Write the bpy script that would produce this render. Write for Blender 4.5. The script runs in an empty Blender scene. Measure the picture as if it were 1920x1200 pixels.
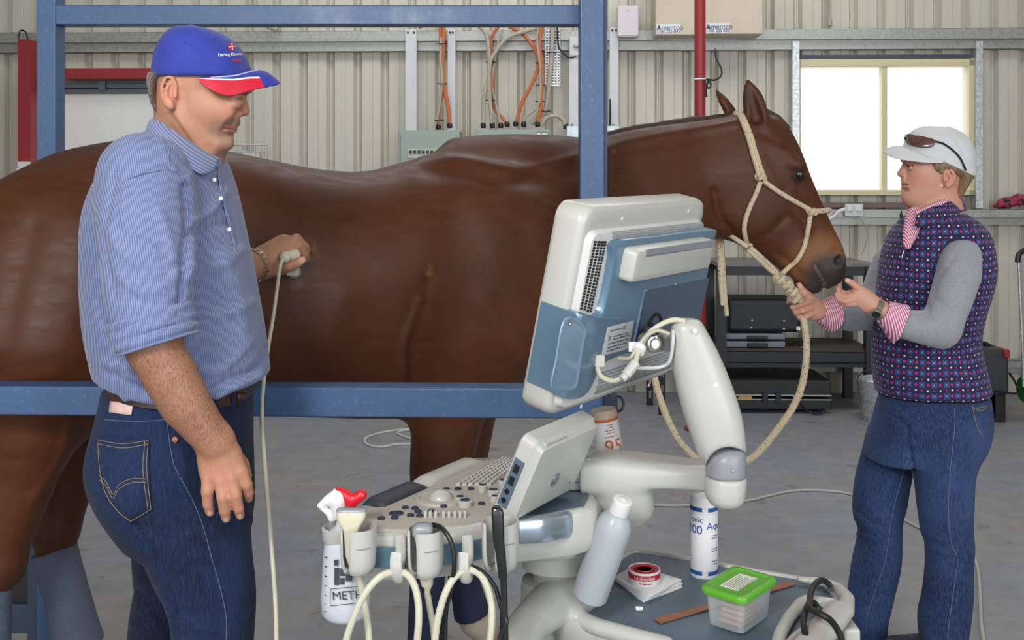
import bpy, bmesh, math, random
import numpy as np
from mathutils import Vector, Matrix
from mathutils.bvhtree import BVHTree

random.seed(4)
SC = bpy.context.scene
COL = SC.collection
F = 1866.6667      # focal length in pixels of a 1920 px wide frame (35 mm lens)
HY = 357.0         # horizon row
CH = 1.49          # camera height
NP = np.array

# ---------------------------------------------------------------- camera, sky, light, exposure
cam_d = bpy.data.cameras.new('camera')
cam = bpy.data.objects.new('camera', cam_d)
COL.objects.link(cam)
cam.location = (0, 0, CH)
cam.rotation_euler = (math.radians(90), 0, 0)
cam_d.lens = 35
cam_d.sensor_width = 36
cam_d.shift_y = -(600 - HY) / 1920
cam_d.clip_start = 0.05
SC.camera = cam

world = bpy.data.worlds.new('world')
SC.world = world
world.use_nodes = True
bg = world.node_tree.nodes['Background']
bg.inputs[0].default_value = (0.93, 0.97, 1.0, 1)
bg.inputs[1].default_value = 1.9

def area(name, loc, target, size, power, color=(1, 1, 1), size_y=None):
    d = bpy.data.lights.new(name, 'AREA')
    d.energy = power
    d.color = color
    d.size = size
    if size_y:
        d.shape = 'RECTANGLE'
        d.size_y = size_y
    o = bpy.data.objects.new(name, d)
    COL.objects.link(o)
    o.location = loc
    o.rotation_euler = (Vector(target) - Vector(loc)).to_track_quat('-Z', 'Y').to_euler()
    return o

area('photo_flash', (-0.75, -0.35, 2.45), (0.1, 2.6, 0.95), 0.55, 44, (1, 0.97, 0.93))
area('open_shed_door_daylight', (3.2, -2.6, 2.2), (0.3, 3.0, 0.9), 3.0, 85, (0.95, 0.98, 1.0), 3.0)
area('overhead_fill', (0.3, 5.2, 4.3), (0.3, 5.6, 0.0), 5.5, 95, (1, 1, 1), 1.4)  # added fill lamp under the closed roof, brightens floor and back wall

vs = SC.view_settings
vs.view_transform = 'Standard'
vs.look = 'None'
vs.gamma = 1
vs.use_curve_mapping = False
vs.exposure = 0.0
SC.cycles.max_bounces = 6
SC.cycles.diffuse_bounces = 3
SC.cycles.caustics_reflective = False
SC.cycles.caustics_refractive = False

# ---------------------------------------------------------------- small maths
def P(x, y, D):
    return NP([(x - 960) / F * D, D, CH - (y - HY) / F * D])

def on_plane(px, py, z):
    D = (CH - z) * F / (py - HY)
    return P(px, py, D)

def nrm(v):
    v = NP(v, float)
    return v / np.linalg.norm(v)

def lin(c):
    r = []
    for v in c[:3]:
        v = v / 255.0
        r.append(v / 12.92 if v <= 0.04045 else ((v + 0.055) / 1.055) ** 2.4)
    return tuple(r) + (1.0,)

def catmull(pts, n=8, closed=False):
    pts = [NP(p, float) for p in pts]
    if len(pts) < 3:
        return pts
    out = []
    m = len(pts)
    rng = range(m) if closed else range(m - 1)
    for i in rng:
        if closed:
            p0, p1, p2, p3 = pts[(i - 1) % m], pts[i], pts[(i + 1) % m], pts[(i + 2) % m]
        else:
            p1, p2 = pts[i], pts[i + 1]
            p0 = pts[i - 1] if i > 0 else 2 * p1 - p2
            p3 = pts[i + 2] if i + 2 < m else 2 * p2 - p1
        for k in range(n):
            t = k / n
            out.append(0.5 * ((2 * p1) + (-p0 + p2) * t + (2 * p0 - 5 * p1 + 4 * p2 - p3) * t * t + (-p0 + 3 * p1 - 3 * p2 + p3) * t ** 3))
    if not closed:
        out.append(pts[-1])
    return out

# ---------------------------------------------------------------- materials
MATS = {}
def mat(name, rgb, rough=0.5, metal=0.0, var=0.0, vscale=8.0, bump=0.0, bscale=60.0, vcol=False,
        coat=0.0, spec=0.5, trans=0.0, stretch=(1, 1, 1), emit=None, sheen=0.0, rvar=0.0, sss=0.0, alpha=1.0):
    if name in MATS:
        return MATS[name]
    m = bpy.data.materials.new(name)
    m.use_nodes = True
    nt = m.node_tree
    N, L = nt.nodes, nt.links
    b = N['Principled BSDF']
    c = lin(rgb)
    b.inputs['Base Color'].default_value = c
    b.inputs['Roughness'].default_value = rough
    b.inputs['Metallic'].default_value = metal
    b.inputs['Coat Weight'].default_value = coat
    b.inputs['Coat Roughness'].default_value = 0.15
    b.inputs['Specular IOR Level'].default_value = spec
    b.inputs['Transmission Weight'].default_value = trans
    b.inputs['Sheen Weight'].default_value = sheen
    b.inputs['Alpha'].default_value = alpha
    if sss:
        b.inputs['Subsurface Weight'].default_value = sss
        b.inputs['Subsurface Radius'].default_value = (0.012, 0.005, 0.003)
        b.inputs['Subsurface Scale'].default_value = 0.5
    if emit:
        b.inputs['Emission Color'].default_value = lin(emit)
        b.inputs['Emission Strength'].default_value = 1
    tc = N.new('ShaderNodeTexCoord')
    mp = N.new('ShaderNodeMapping')
    mp.inputs['Scale'].default_value = stretch
    L.new(tc.outputs['Object'], mp.inputs['Vector'])
    src = None
    if vcol:
        a = N.new('ShaderNodeVertexColor')
        a.layer_name = 'Col'
        src = a.outputs['Color']
        L.new(src, b.inputs['Base Color'])
    if var > 0 or rvar > 0:
        nz = N.new('ShaderNodeTexNoise')
        nz.inputs['Scale'].default_value = vscale
        nz.inputs['Detail'].default_value = 6
        nz.inputs['Roughness'].default_value = 0.6
        L.new(mp.outputs['Vector'], nz.inputs['Vector'])
        if var > 0:
            mr = N.new('ShaderNodeMapRange')
            mr.inputs['From Min'].default_value = 0.3
            mr.inputs['From Max'].default_value = 0.7
            mr.inputs['To Min'].default_value = 1 - var
            mr.inputs['To Max'].default_value = 1 + var
            L.new(nz.outputs['Fac'], mr.inputs['Value'])
            vm = N.new('ShaderNodeVectorMath')
            vm.operation = 'SCALE'
            if src:
                L.new(src, vm.inputs[0])
            else:
                vm.inputs[0].default_value = c[:3]
            L.new(mr.outputs['Result'], vm.inputs['Scale'])
            L.new(vm.outputs['Vector'], b.inputs['Base Color'])
        if rvar > 0:
            mr2 = N.new('ShaderNodeMapRange')
            mr2.inputs['From Min'].default_value = 0.3
            mr2.inputs['From Max'].default_value = 0.7
            mr2.inputs['To Min'].default_value = rough - rvar
            mr2.inputs['To Max'].default_value = rough + rvar
            L.new(nz.outputs['Fac'], mr2.inputs['Value'])
            L.new(mr2.outputs['Result'], b.inputs['Roughness'])
    if bump > 0:
        n2 = N.new('ShaderNodeTexNoise')
        n2.inputs['Scale'].default_value = bscale
        n2.inputs['Detail'].default_value = 4
        L.new(mp.outputs['Vector'], n2.inputs['Vector'])
        bp = N.new('ShaderNodeBump')
        bp.inputs['Strength'].default_value = bump
        bp.inputs['Distance'].default_value = 0.01
        L.new(n2.outputs['Fac'], bp.inputs['Height'])
        L.new(bp.outputs['Normal'], b.inputs['Normal'])
    MATS[name] = m
    return m

class G:
    """tiny node-graph helper for pattern materials"""
    def __init__(self, m):
        self.nt = m.node_tree
        self.N, self.L = self.nt.nodes, self.nt.links
        self.b = self.N['Principled BSDF']
    def coord(self, kind='Object'):
        t = self.N.new('ShaderNodeTexCoord')
        s = self.N.new('ShaderNodeSeparateXYZ')
        self.L.new(t.outputs[kind], s.inputs[0])
        return s.outputs[0], s.outputs[1], s.outputs[2]
    def m(self, op, a, b=None, c=None):
        n = self.N.new('ShaderNodeMath')
        n.operation = op
        for i, v in enumerate((a, b, c)):
            if v is None:
                continue
            if isinstance(v, (int, float)):
                n.inputs[i].default_value = v
            else:
                self.L.new(v, n.inputs[i])
        return n.outputs[0]
    def mix(self, fac, c1, c2):
        n = self.N.new('ShaderNodeMix')
        n.data_type = 'RGBA'
        if isinstance(fac, (int, float)):
            n.inputs[0].default_value = fac
        else:
            self.L.new(fac, n.inputs[0])
        for i, v in ((6, c1), (7, c2)):
            if isinstance(v, tuple):
                n.inputs[i].default_value = v
            else:
                self.L.new(v, n.inputs[i])
        return n.outputs[2]
    def noise(self, scale, detail=3, vec=None):
        n = self.N.new('ShaderNodeTexNoise')
        n.inputs['Scale'].default_value = scale
        n.inputs['Detail'].default_value = detail
        if vec:
            self.L.new(vec, n.inputs['Vector'])
        else:
            t = self.N.new('ShaderNodeTexCoord')
            self.L.new(t.outputs['Object'], n.inputs['Vector'])
        return n.outputs[0]
    def base(self, c):
        self.L.new(c, self.b.inputs['Base Color'])

# ---------------------------------------------------------------- object bookkeeping
def tag(o, label=None, cat=None, group=None, kind=None):
    if label: o['label'] = label
    if cat: o['category'] = cat
    if group: o['group'] = group
    if kind: o['kind'] = kind
    return o

def empty(name, loc=(0, 0, 0), label=None, cat=None, group=None, rz=0.0, kind=None):
    o = bpy.data.objects.new(name, None)
    COL.objects.link(o)
    o.location = [float(v) for v in loc]
    o.rotation_euler = (0, 0, rz)
    o.empty_display_size = 0.05
    return tag(o, label, cat, group, kind)

bpy.context.view_layer.update()
def world_of(o):
    M = Matrix.LocRotScale(o.location, o.rotation_euler, o.scale)
    p = o.parent
    if p is not None:
        return world_of(p) @ o.matrix_parent_inverse @ M
    return M

def link_mesh(name, me, m=None, parent=None, M=None):
    """mesh coordinates are world coordinates (or local to M); parenting keeps them in place"""
    o = bpy.data.objects.new(name, me)
    COL.objects.link(o)
    if m is not None and not me.materials:
        me.materials.append(m)
    if M is not None:
        loc, rot, sc = M.decompose()
        o.location, o.rotation_euler = loc, rot.to_euler()
    if parent is not None:
        o.parent = parent
        o.matrix_parent_inverse = world_of(parent).inverted()
    return o

def frame(O, X, Y=None, Z=None):
    """matrix from origin and X axis and approximate Z axis"""
    X = nrm(X)
    if Z is None:
        Z = (0, 0, 1)
    Z = NP(Z, float)
    Y = nrm(np.cross(Z, X))
    Z = np.cross(X, Y)
    M = Matrix.Identity(4)
    for i in range(3):
        M[i][0], M[i][1], M[i][2], M[i][3] = X[i], Y[i], Z[i], float(O[i])
    return M

# ---------------------------------------------------------------- polygon builder
class MB:
    def __init__(self, M=None):
        self.v, self.f, self.mi = [], [], []
        self.M = M
        self.cur = 0
    def add(self, verts, faces):
        n = len(self.v)
        for p in verts:
            p = Vector([float(c) for c in p])
            if self.M is not None:
                p = self.M @ p
            self.v.append(p)
        for f in faces:
            self.f.append([i + n for i in f])
            self.mi.append(self.cur)
    def box(self, lo, hi):
        x0, y0, z0 = lo
        x1, y1, z1 = hi
        v = [(x0, y0, z0), (x1, y0, z0), (x1, y1, z0), (x0, y1, z0), (x0, y0, z1), (x1, y0, z1), (x1, y1, z1), (x0, y1, z1)]
        self.add(v, [(0, 3, 2, 1), (4, 5, 6, 7), (0, 1, 5, 4), (1, 2, 6, 5), (2, 3, 7, 6), (3, 0, 4, 7)])
        return self
    def cbox(self, c, s):
        return self.box([c[i] - s[i] / 2 for i in range(3)], [c[i] + s[i] / 2 for i in range(3)])
    def prism(self, pts, z0, z1, top_scale=1.0):
        n = len(pts)
        cx = sum(p[0] for p in pts) / n
        cy = sum(p[1] for p in pts) / n
        v = [(p[0], p[1], z0) for p in pts] + [(cx + (p[0] - cx) * top_scale, cy + (p[1] - cy) * top_scale, z1) for p in pts]
        f = [tuple(range(n - 1, -1, -1)), tuple(range(n, 2 * n))]
        f += [(i, (i + 1) % n, n + (i + 1) % n, n + i) for i in range(n)]
        self.add(v, f)
        return self
    def layers(self, rings, cap=True, closed=True):
        """rings: list of equally long point loops"""
        n = len(rings[0])
        v = [p for r in rings for p in r]
        f = []
        for k in range(len(rings) - 1):
            for i in range(n if closed else n - 1):
                a, b = k * n + i, k * n + (i + 1) % n
                f.append((a, b, b + n, a + n))
        if cap:
            f.append(tuple(range(n - 1, -1, -1)))
            f.append(tuple(range((len(rings) - 1) * n, len(rings) * n)))
        self.add(v, f)
        return self
    def tube(self, pts, r, seg=8, smooth=6, closed=False, flat=None):
        """flat: None or (axis, factor) squashes the section"""
        if smooth > 1 and len(pts) > 2:
            rr = r if isinstance(r, (list, tuple)) else None
            if rr:
                rs = [float(x) for x in catmull([(a, 0, 0) for a in rr], smooth, closed) for x in [x[0]]]
            pts = catmull(pts, smooth, closed)
        else:
            pts = [NP(p, float) for p in pts]
            rs = list(r) if isinstance(r, (list, tuple)) else None
            rr = rs
        n = len(pts)
        rings = []
        prev = None
        for i in range(n):
            if closed:
                t = nrm(pts[(i + 1) % n] - pts[i - 1])
            else:
                t = nrm(pts[min(i + 1, n - 1)] - pts[max(i - 1, 0)])
            if prev is None:
                a = NP([0, 0, 1.0]) if abs(t[2]) < 0.9 else NP([1.0, 0, 0])
                u = nrm(np.cross(t, a))
            else:
                u = nrm(prev - t * np.dot(prev, t))
            prev = u
            w = np.cross(t, u)
            rad = rs[i] if rr else r
            ring = []
            for k in range(seg):
                an = 2 * math.pi * k / seg
                q = (u * math.cos(an) + w * math.sin(an)) * rad
                if flat is not None:
                    q = q + flat[0] * np.dot(q, flat[0]) * (flat[1] - 1)
                ring.append(pts[i] + q)
            rings.append(ring)
        if closed:
            rings.append(rings[0])
            self.layers(rings, cap=False)
        else:
            self.layers(rings)
        return self
    def lathe(self, prof, c=(0, 0, 0), seg=24, ax=(0, 0, 1), arc=None):
        """prof: list of (radius, height)"""
        ax = nrm(ax)
        a = NP([1.0, 0, 0]) if abs(ax[0]) < 0.9 else NP([0, 1.0, 0])
        u = nrm(np.cross(ax, a))
        w = np.cross(ax, u)
        c = NP(c, float)
        rings = []
        for r, h in prof:
            r = max(r, 1e-5)
            rings.append([c + ax * h + (u * math.cos(t) + w * math.sin(t)) * r for t in [2 * math.pi * k / seg for k in range(seg)]])
        self.layers(rings)
        return self
    def cyl(self, a, b, r, seg=16, r2=None):
        a, b = NP(a, float), NP(b, float)
        L = np.linalg.norm(b - a)
        self.lathe([(r, 0), (r2 if r2 is not None else r, L)], a, seg, b - a)
        return self
    def build(self, name, m=None, parent=None, smooth=True, bevel=0, bseg=2, ang=35, M=None, mats=None):
        me = bpy.data.meshes.new(name)
        me.from_pydata([tuple(v) for v in self.v], [], self.f)
        me.update()
        bm = bmesh.new()
        bm.from_mesh(me)
        bmesh.ops.recalc_face_normals(bm, faces=bm.faces)
        bm.to_mesh(me)
        bm.free()
        if mats:
            for x in mats:
                me.materials.append(x)
            me.polygons.foreach_set('material_index', self.mi)
        if smooth:
            me.shade_smooth()
            me.set_sharp_from_angle(angle=math.radians(ang))
        o = link_mesh(name, me, m, parent, M)
        if bevel:
            md = o.modifiers.new('bevel', 'BEVEL')
            md.width = bevel
            md.segments = bseg
            md.limit_method = 'ANGLE'
            md.angle_limit = math.radians(40)
            md.harden_normals = True
        return o

def rrect(w, h, r, seg=5, cx=0, cy=0):
    pts = []
    for sx, sy, a0 in ((1, 1, 0), (-1, 1, 90), (-1, -1, 180), (1, -1, 270)):
        for k in range(seg + 1):
            a = math.radians(a0 + 90 * k / seg)
            pts.append((cx + sx * (w / 2 - r) + r * math.cos(a), cy + sy * (h / 2 - r) + r * math.sin(a)))
    return pts

def text_mesh(name, s, size, M, m, parent=None, extrude=0.0004, align='CENTER', warp=None, bold=0.0, sx=1.0):
    cu = bpy.data.curves.new(name, 'FONT')
    cu.body = s
    cu.size = size
    cu.extrude = extrude
    cu.offset = bold
    cu.align_x = align
    cu.align_y = 'CENTER'
    o = bpy.data.objects.new(name, cu)
    COL.objects.link(o)
    dg = bpy.context.evaluated_depsgraph_get()
    me = bpy.data.meshes.new_from_object(o.evaluated_get(dg))
    bpy.data.objects.remove(o)
    bpy.data.curves.remove(cu)
    me.name = name
    for v in me.vertices:
        co = Vector((v.co.x * sx, v.co.y, v.co.z))
        v.co = Vector(warp(co)) if warp else M @ co
    me.materials.clear()
    me.materials.append(m)
    return link_mesh(name, me, None, parent)

def lines_mesh(name, rows, h, m, parent, M=None, warp=None, seed=0):
    """rows of print too small to read: short strokes; rows = [(y, x0, x1), ...]"""
    rs = np.random.RandomState(seed)
    b = MB()
    for y, x0, x1 in rows:
        x = x0
        while x < x1:
            w = h * rs.uniform(1.2, 3.6)
            e = min(x + w, x1)
            n = 3
            q = [(x + (e - x) * i / n, y + s * h / 2, 0) for s in (-1, 1) for i in range(n + 1)]
            if warp: q = [warp(Vector(p)) for p in q]
            else: q = [M @ Vector(p) for p in q]
            b.add(q, [(i, i + 1, n + 2 + i, n + 1 + i) for i in range(n)])
            x = e + h * .7
    return b.build(name, m, parent, smooth=False)

def facing(c, normal, up=(0, 0, 1)):
    """matrix whose local XY plane faces along normal (text plane)"""
    n = nrm(normal)
    x = nrm(np.cross(up, n))
    y = np.cross(n, x)
    M = Matrix.Identity(4)
    for i in range(3):
        M[i][0], M[i][1], M[i][2], M[i][3] = x[i], y[i], n[i], float(c[i])
    return M

# ---------------------------------------------------------------- implicit surfaces -> one continuous mesh
class SDF:
    def __init__(self):
        self.p = []
    def _a(self, fn, lo, hi, k, mode):
        self.p.append((fn, NP(lo, float), NP(hi, float), k, mode))
        return self
    def cap(self, a, b, ra, rb=None, k=0.02, mode='u', n=None, fl=1.0):
        a, b = NP(a, float), NP(b, float)
        rb = ra if rb is None else rb
        ab = b - a
        L2 = max(float(ab @ ab), 1e-12)
        R = max(ra, rb)
        nn = None if n is None else nrm(n)
        def fn(q):
            d = q - a
            h = np.clip((d @ ab) / L2, 0, 1)
            e = d - h[:, None] * ab
            if nn is not None:
                e = e + ((fl - 1) * (e @ nn))[:, None] * nn
            return np.sqrt((e * e).sum(1)) - (ra + (rb - ra) * h)
        return self._a(fn, np.minimum(a, b) - R, np.maximum(a, b) + R, k, mode)
    def chain(self, pts, rs, k=0.02, mode='u', n=None, fl=1.0):
        """tapered limb through points, one primitive so that its joints stay smooth"""
        P_ = [NP(p, float) for p in pts]
        rs = [r + .15 * k * (mode == 'u') for r in rs]
        nn = None if n is None else nrm(n)
        def fn(q):
            best = None
            for i in range(len(P_) - 1):
                ab = P_[i + 1] - P_[i]
                L2 = max(float(ab @ ab), 1e-12)
                d = q - P_[i]
                h = np.clip((d @ ab) / L2, 0, 1)
                e = d - h[:, None] * ab
                if nn is not None:
                    e = e + ((fl - 1) * (e @ nn))[:, None] * nn
                v = np.sqrt((e * e).sum(1)) - (rs[i] + (rs[i + 1] - rs[i]) * h)
                best = v if best is None else np.minimum(best, v)
            return best
        R = max(rs)
        return self._a(fn, np.min(P_, 0) - R, np.max(P_, 0) + R, k, mode)
    def ell(self, c, r, R=None, k=0.02, mode='u'):
        """R rows are the local axes"""
        c, r = NP(c, float), NP(r, float)
        Rm = np.eye(3) if R is None else NP(R, float)
        def fn(q):
            l = (q - c) @ Rm.T
            k0 = np.sqrt(((l / r) ** 2).sum(1)) + 1e-9
            k1 = np.sqrt(((l / (r * r)) ** 2).sum(1)) + 1e-9
            return k0 * (k0 - 1) / k1
        m = float(r.max())
        return self._a(fn, c - m, c + m, k, mode)
    def rbox(self, c, h, rad, R=None, k=0.01, mode='u'):
        c, h = NP(c, float), NP(h, float)
        Rm = np.eye(3) if R is None else NP(R, float)
        def fn(q):
            l = np.abs((q - c) @ Rm.T) - (h - rad)
            return np.sqrt((np.maximum(l, 0) ** 2).sum(1)) + np.minimum(l.max(1), 0) - rad
        m = float(np.linalg.norm(h))
        return self._a(fn, c - m, c + m, k, mode)
    def loft(self, O, U, V, W, st, ex=2.0, k=0.03, mode='u'):
        """section stations (s, v centre, w centre, v radius, w radius) along U"""
        O, U, V, W = NP(O, float), nrm(U), nrm(V), nrm(W)
        st = NP(st, float)
        s = st[:, 0]
        den = NP(catmull([r for r in st], 8))
        den = den[np.argsort(den[:, 0], kind='stable')]
        s0, s1 = den[0, 0], den[-1, 0]
        cn = [O + U * r[0] + V * r[1] + W * r[2] for r in st]
        R = max(st[:, 3].max(), st[:, 4].max()) * 1.1
        def fn(q):
            d = q - O
            a, v, w = d @ U, d @ V, d @ W
            ac = np.clip(a, s0, s1)
            vc, wc = np.interp(ac, den[:, 0], den[:, 1]), np.interp(ac, den[:, 0], den[:, 2])
            rv, rw = np.interp(ac, den[:, 0], den[:, 3]), np.interp(ac, den[:, 0], den[:, 4])
            rv, rw = np.maximum(rv, 0.002), np.maximum(rw, 0.002)
            x, y = np.abs((v - vc) / rv), np.abs((w - wc) / rw)
            if ex == 2.0:
                rho = np.sqrt(x * x + y * y)
            else:
                rho = (x ** ex + y ** ex) ** (1.0 / ex)
            dd = (rho - 1) * np.minimum(rv, rw)
            out = np.abs(a - ac)
            return np.where(out > 0, np.sqrt(np.maximum(dd, 0) ** 2 + out ** 2) + np.minimum(dd, 0) * 0, dd)
        return self._a(fn, np.min(cn, 0) - R, np.max(cn, 0) + R, k, mode)
    def half(self, c, n, lo, hi, k=0.004):
        """cut away everything on the n side of the plane, inside the box"""
        c, n = NP(c, float), nrm(n)
        lo, hi = NP(lo, float), NP(hi, float)
        lo_, hi_ = np.minimum(lo, hi), np.maximum(lo, hi)
        lo, hi = lo_, hi_
        def fn(q):
            return (q - c) @ n
        return self._a(fn, lo_, hi_, k, 'cut')
    def eval(self, q, marg):
        f = np.full(len(q), 0.3)
        for fn, lo, hi, k, mode in self.p:
            mg = max(k * 1.2, marg)
            m = np.all((q > lo - mg) & (q < hi + mg), axis=1)
            if not m.any():
                continue
            d = fn(q[m])
            o = f[m]
            if mode == 'u':
                h = np.maximum(k - np.abs(o - d), 0) / k
                f[m] = np.minimum(o, d) - h * h * k * 0.25
            elif mode == 's':
                h = np.maximum(k - np.abs(o + d), 0) / k
                f[m] = np.maximum(o, -d) + h * h * k * 0.25
            else:
                inb = np.all((q[m] > lo) & (q[m] < hi), axis=1)
                f[m] = np.where(inb, np.maximum(o, d), o)
        return f
    def mesh(self, h):
        us = [p for p in self.p if p[4] == 'u']
        lo = np.min([p[1] for p in us], 0) - 4 * h
        hi = np.max([p[2] for p in us], 0) + 4 * h
        B = 8
        nb = np.ceil((hi - lo) / (h * B)).astype(int) + 1
        H = h * B
        bi = np.stack(np.meshgrid(*[np.arange(n) for n in nb], indexing='ij'), -1).reshape(-1, 3)
        fc = self.eval(lo + (bi + 0.5) * H, H * 1.3)
        bi = bi[np.abs(fc) < H * 1.5]
        NY, NZ = int(nb[1] * B + 2), int(nb[2] * B + 2)
        def key(a):
            return (a[..., 0].astype(np.int64) * NY + a[..., 1]) * NZ + a[..., 2]
        r = np.arange(B + 1)
        loc = np.stack(np.meshgrid(r, r, r, indexing='ij'), -1).reshape(-1, 3)
        lat = (bi[:, None, :] * B + loc[None]).reshape(-1, 3)
        kk, ix = np.unique(key(lat), return_index=True)
        lat = lat[ix]
        val = self.eval(lo + lat * h, 3 * h)
        r = np.arange(B)
        loc = np.stack(np.meshgrid(r, r, r, indexing='ij'), -1).reshape(-1, 3)
        cell = (bi[:, None, :] * B + loc[None]).reshape(-1, 3)
        corn = NP([(i, j, l) for i in (0, 1) for j in (0, 1) for l in (0, 1)])
        cv = np.stack([val[np.searchsorted(kk, key(cell + c))] for c in corn])
        neg = (cv < 0).sum(0)
        act = (neg > 0) & (neg < 8)
        cell, cv = cell[act], cv[:, act]
        pos = np.zeros((len(cell), 3))
        cnt = np.zeros(len(cell))
        for a in range(8):
            for b in range(a + 1, 8):
                if np.abs(corn[a] - corn[b]).sum() != 1:
                    continue
                m = (cv[a] < 0) != (cv[b] < 0)
                t = cv[a][m] / (cv[a][m] - cv[b][m])
                pos[m] += corn[a] + t[:, None] * (corn[b] - corn[a])
                cnt[m] += 1
        V = lo + (cell + pos / cnt[:, None]) * h
        ck = key(cell)
        order = np.argsort(ck)
        cs = ck[order]
        def find(c):
            k_ = key(c)
            j = np.clip(np.searchsorted(cs, k_), 0, len(cs) - 1)
            return order[j], cs[j] == k_
        faces = []
        E = np.eye(3, dtype=int)
        for ax in range(3):
            e = E[ax]
            ci = int(e[0] * 4 + e[1] * 2 + e[2])
            m = (cv[0] < 0) != (cv[ci] < 0)
            c = cell[m]
            s = cv[0][m] < 0
            u, w = E[(ax + 1) % 3], E[(ax + 2) % 3]
            i0 = np.nonzero(m)[0]
            i1, g1 = find(c - u)
            i2, g2 = find(c - u - w)
            i3, g3 = find(c - w)
            g = g1 & g2 & g3
            q = np.stack([i0, i1, i2, i3], 1)[g]
            sg = s[g]
            q[~sg] = q[~sg][:, ::-1]
            faces.append(q)
        Fq = np.concatenate(faces)
        return V, Fq
    def build(self, name, h, m, parent=None, post=None, color=None, relax=1):
        V, Fq = self.mesh(h)
        for _ in range(relax):
            acc = np.zeros_like(V)
            n = np.zeros(len(V))
            for a, b in ((0, 1), (1, 2), (2, 3), (3, 0)):
                np.add.at(acc, Fq[:, a], V[Fq[:, b]])
                np.add.at(n, Fq[:, a], 1)
                np.add.at(acc, Fq[:, b], V[Fq[:, a]])
                np.add.at(n, Fq[:, b], 1)
            n = np.maximum(n, 1)
            V = V * 0.5 + acc / n[:, None] * 0.5
        def normals(V):
            fn_ = np.cross(V[Fq[:, 2]] - V[Fq[:, 0]], V[Fq[:, 3]] - V[Fq[:, 1]])
            vn = np.zeros_like(V)
            for a in range(4):
                np.add.at(vn, Fq[:, a], fn_)
            return vn / (np.linalg.norm(vn, axis=1)[:, None] + 1e-12)
        C = color(V, normals(V)) if color else None
        if post:
            V = post(V, normals(V))
        me = bpy.data.meshes.new(name)
        me.vertices.add(len(V))
        me.vertices.foreach_set('co', V.astype(np.float32).ravel())
        me.loops.add(len(Fq) * 4)
        me.loops.foreach_set('vertex_index', Fq.astype(np.int32).ravel())
        me.polygons.add(len(Fq))
        me.polygons.foreach_set('loop_start', np.arange(0, len(Fq) * 4, 4, dtype=np.int32))
        me.update(calc_edges=True)
        me.validate()
        if C is not None:
            ca = me.color_attributes.new('Col', 'FLOAT_COLOR', 'POINT')
            buf = np.ones((len(V), 4), np.float32)
            buf[:, :C.shape[1]] = C
            ca.data.foreach_set('color', buf.ravel())
        me.shade_smooth()
        return link_mesh(name, me, m, parent)

def skin_hair(m, hair_rgb, scale=760, stretch=(1, 1, .14), rot=0.35):
    """fine body hair where the colour layer's alpha is below 1"""
    g = G(m)
    a = [n for n in g.N if n.type == 'VERTEX_COLOR'][0]
    tc = g.N.new('ShaderNodeTexCoord'); mp = g.N.new('ShaderNodeMapping')
    mp.inputs['Scale'].default_value = stretch; mp.inputs['Rotation'].default_value = (0, rot, 0)
    g.L.new(tc.outputs['Object'], mp.inputs['Vector'])
    n_ = g.noise(scale, 3, mp.outputs['Vector'])
    k = g.m('MULTIPLY', g.m('SUBTRACT', n_, .47), 7.0)
    k = g.m('MINIMUM', g.m('MAXIMUM', k, 0.0), 1.0)
    f = g.m('MULTIPLY', g.m('MULTIPLY', k, .62), g.m('SUBTRACT', 1.0, a.outputs['Alpha']))
    g.base(g.mix(f, a.outputs['Color'], lin(hair_rgb)))

def wob(p, f, seed=0, n=5):
    """smooth pseudo noise in about -1..1"""
    r = np.random.RandomState(seed)
    o = np.zeros(len(p))
    for i in range(n):
        d = r.normal(size=3)
        d /= np.linalg.norm(d)
        o += np.sin(p @ d * f * (0.7 + 0.8 * r.rand()) + r.rand() * 6.28)
    return o / n * 1.6

def dist_poly(p, pts):
    """distance from points to a polyline"""
    best = np.full(len(p), 1e9)
    for i in range(len(pts) - 1):
        a, b = NP(pts[i], float), NP(pts[i + 1], float)
        ab = b - a
        h = np.clip(((p - a) @ ab) / (ab @ ab + 1e-12), 0, 1)
        best = np.minimum(best, np.linalg.norm(p - a - h[:, None] * ab, axis=1))
    return best

def projected(V):
    """image column and row of world points, used to lay creases along outlines measured in the photo"""
    return 960 + V[:, 0] / V[:, 1] * F, HY + (CH - V[:, 2]) / V[:, 1] * F

def crease(V, n, pts, width, amp):
    """raise (amp>0) or sink a line given as 3-D points"""
    d = dist_poly(V, catmull(pts, 5) if len(pts) > 2 else pts)
    return V + n * (amp * np.exp(-(d / width) ** 2))[:, None]

def smooth01(x, a, b):
    t = np.clip((x - a) / (b - a), 0, 1)
    return t * t * (3 - 2 * t)

def mixc(C, col, w):
    c = NP(lin(col)[:3])
    return C * (1 - w[:, None]) + c * w[:, None]
# ================================================================ THE SHED
M_CLAD = mat('cream_cladding', (205, 201, 188), 0.45, 0.0, var=0.05, vscale=3, stretch=(3, 3, .4), rvar=.08)
M_GALV = mat('galvanised_steel', (165, 166, 163), 0.42, 0.6, var=0.22, vscale=45, rvar=0.12)
M_GALVB = mat('bright_galvanised', (196, 200, 204), 0.38, 0.75, var=0.35, vscale=60)
M_ALU = mat('aluminium_strut', (205, 206, 210), 0.5, 0.15, var=0.05, vscale=9)
M_RED = mat('red_paint', (150, 42, 46), 0.42, var=0.1, vscale=6)
M_CONC = mat('concrete', (126, 126, 132), 0.5, var=0.2, vscale=1.7, bump=0.12, bscale=25, rvar=0.12)
M_CREAMF = mat('cream_frame', (214, 204, 165), 0.4)
M_BEIGE = mat('beige_box', (205, 192, 172), 0.45, var=0.03)
M_GREENBOX = mat('switchboard_green', (150, 166, 158), 0.4, var=0.03)
M_WHITE = mat('white_plastic', (226, 224, 226), 0.35)
M_ORANGE = mat('orange_cable', (196, 108, 62), 0.42)
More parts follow.
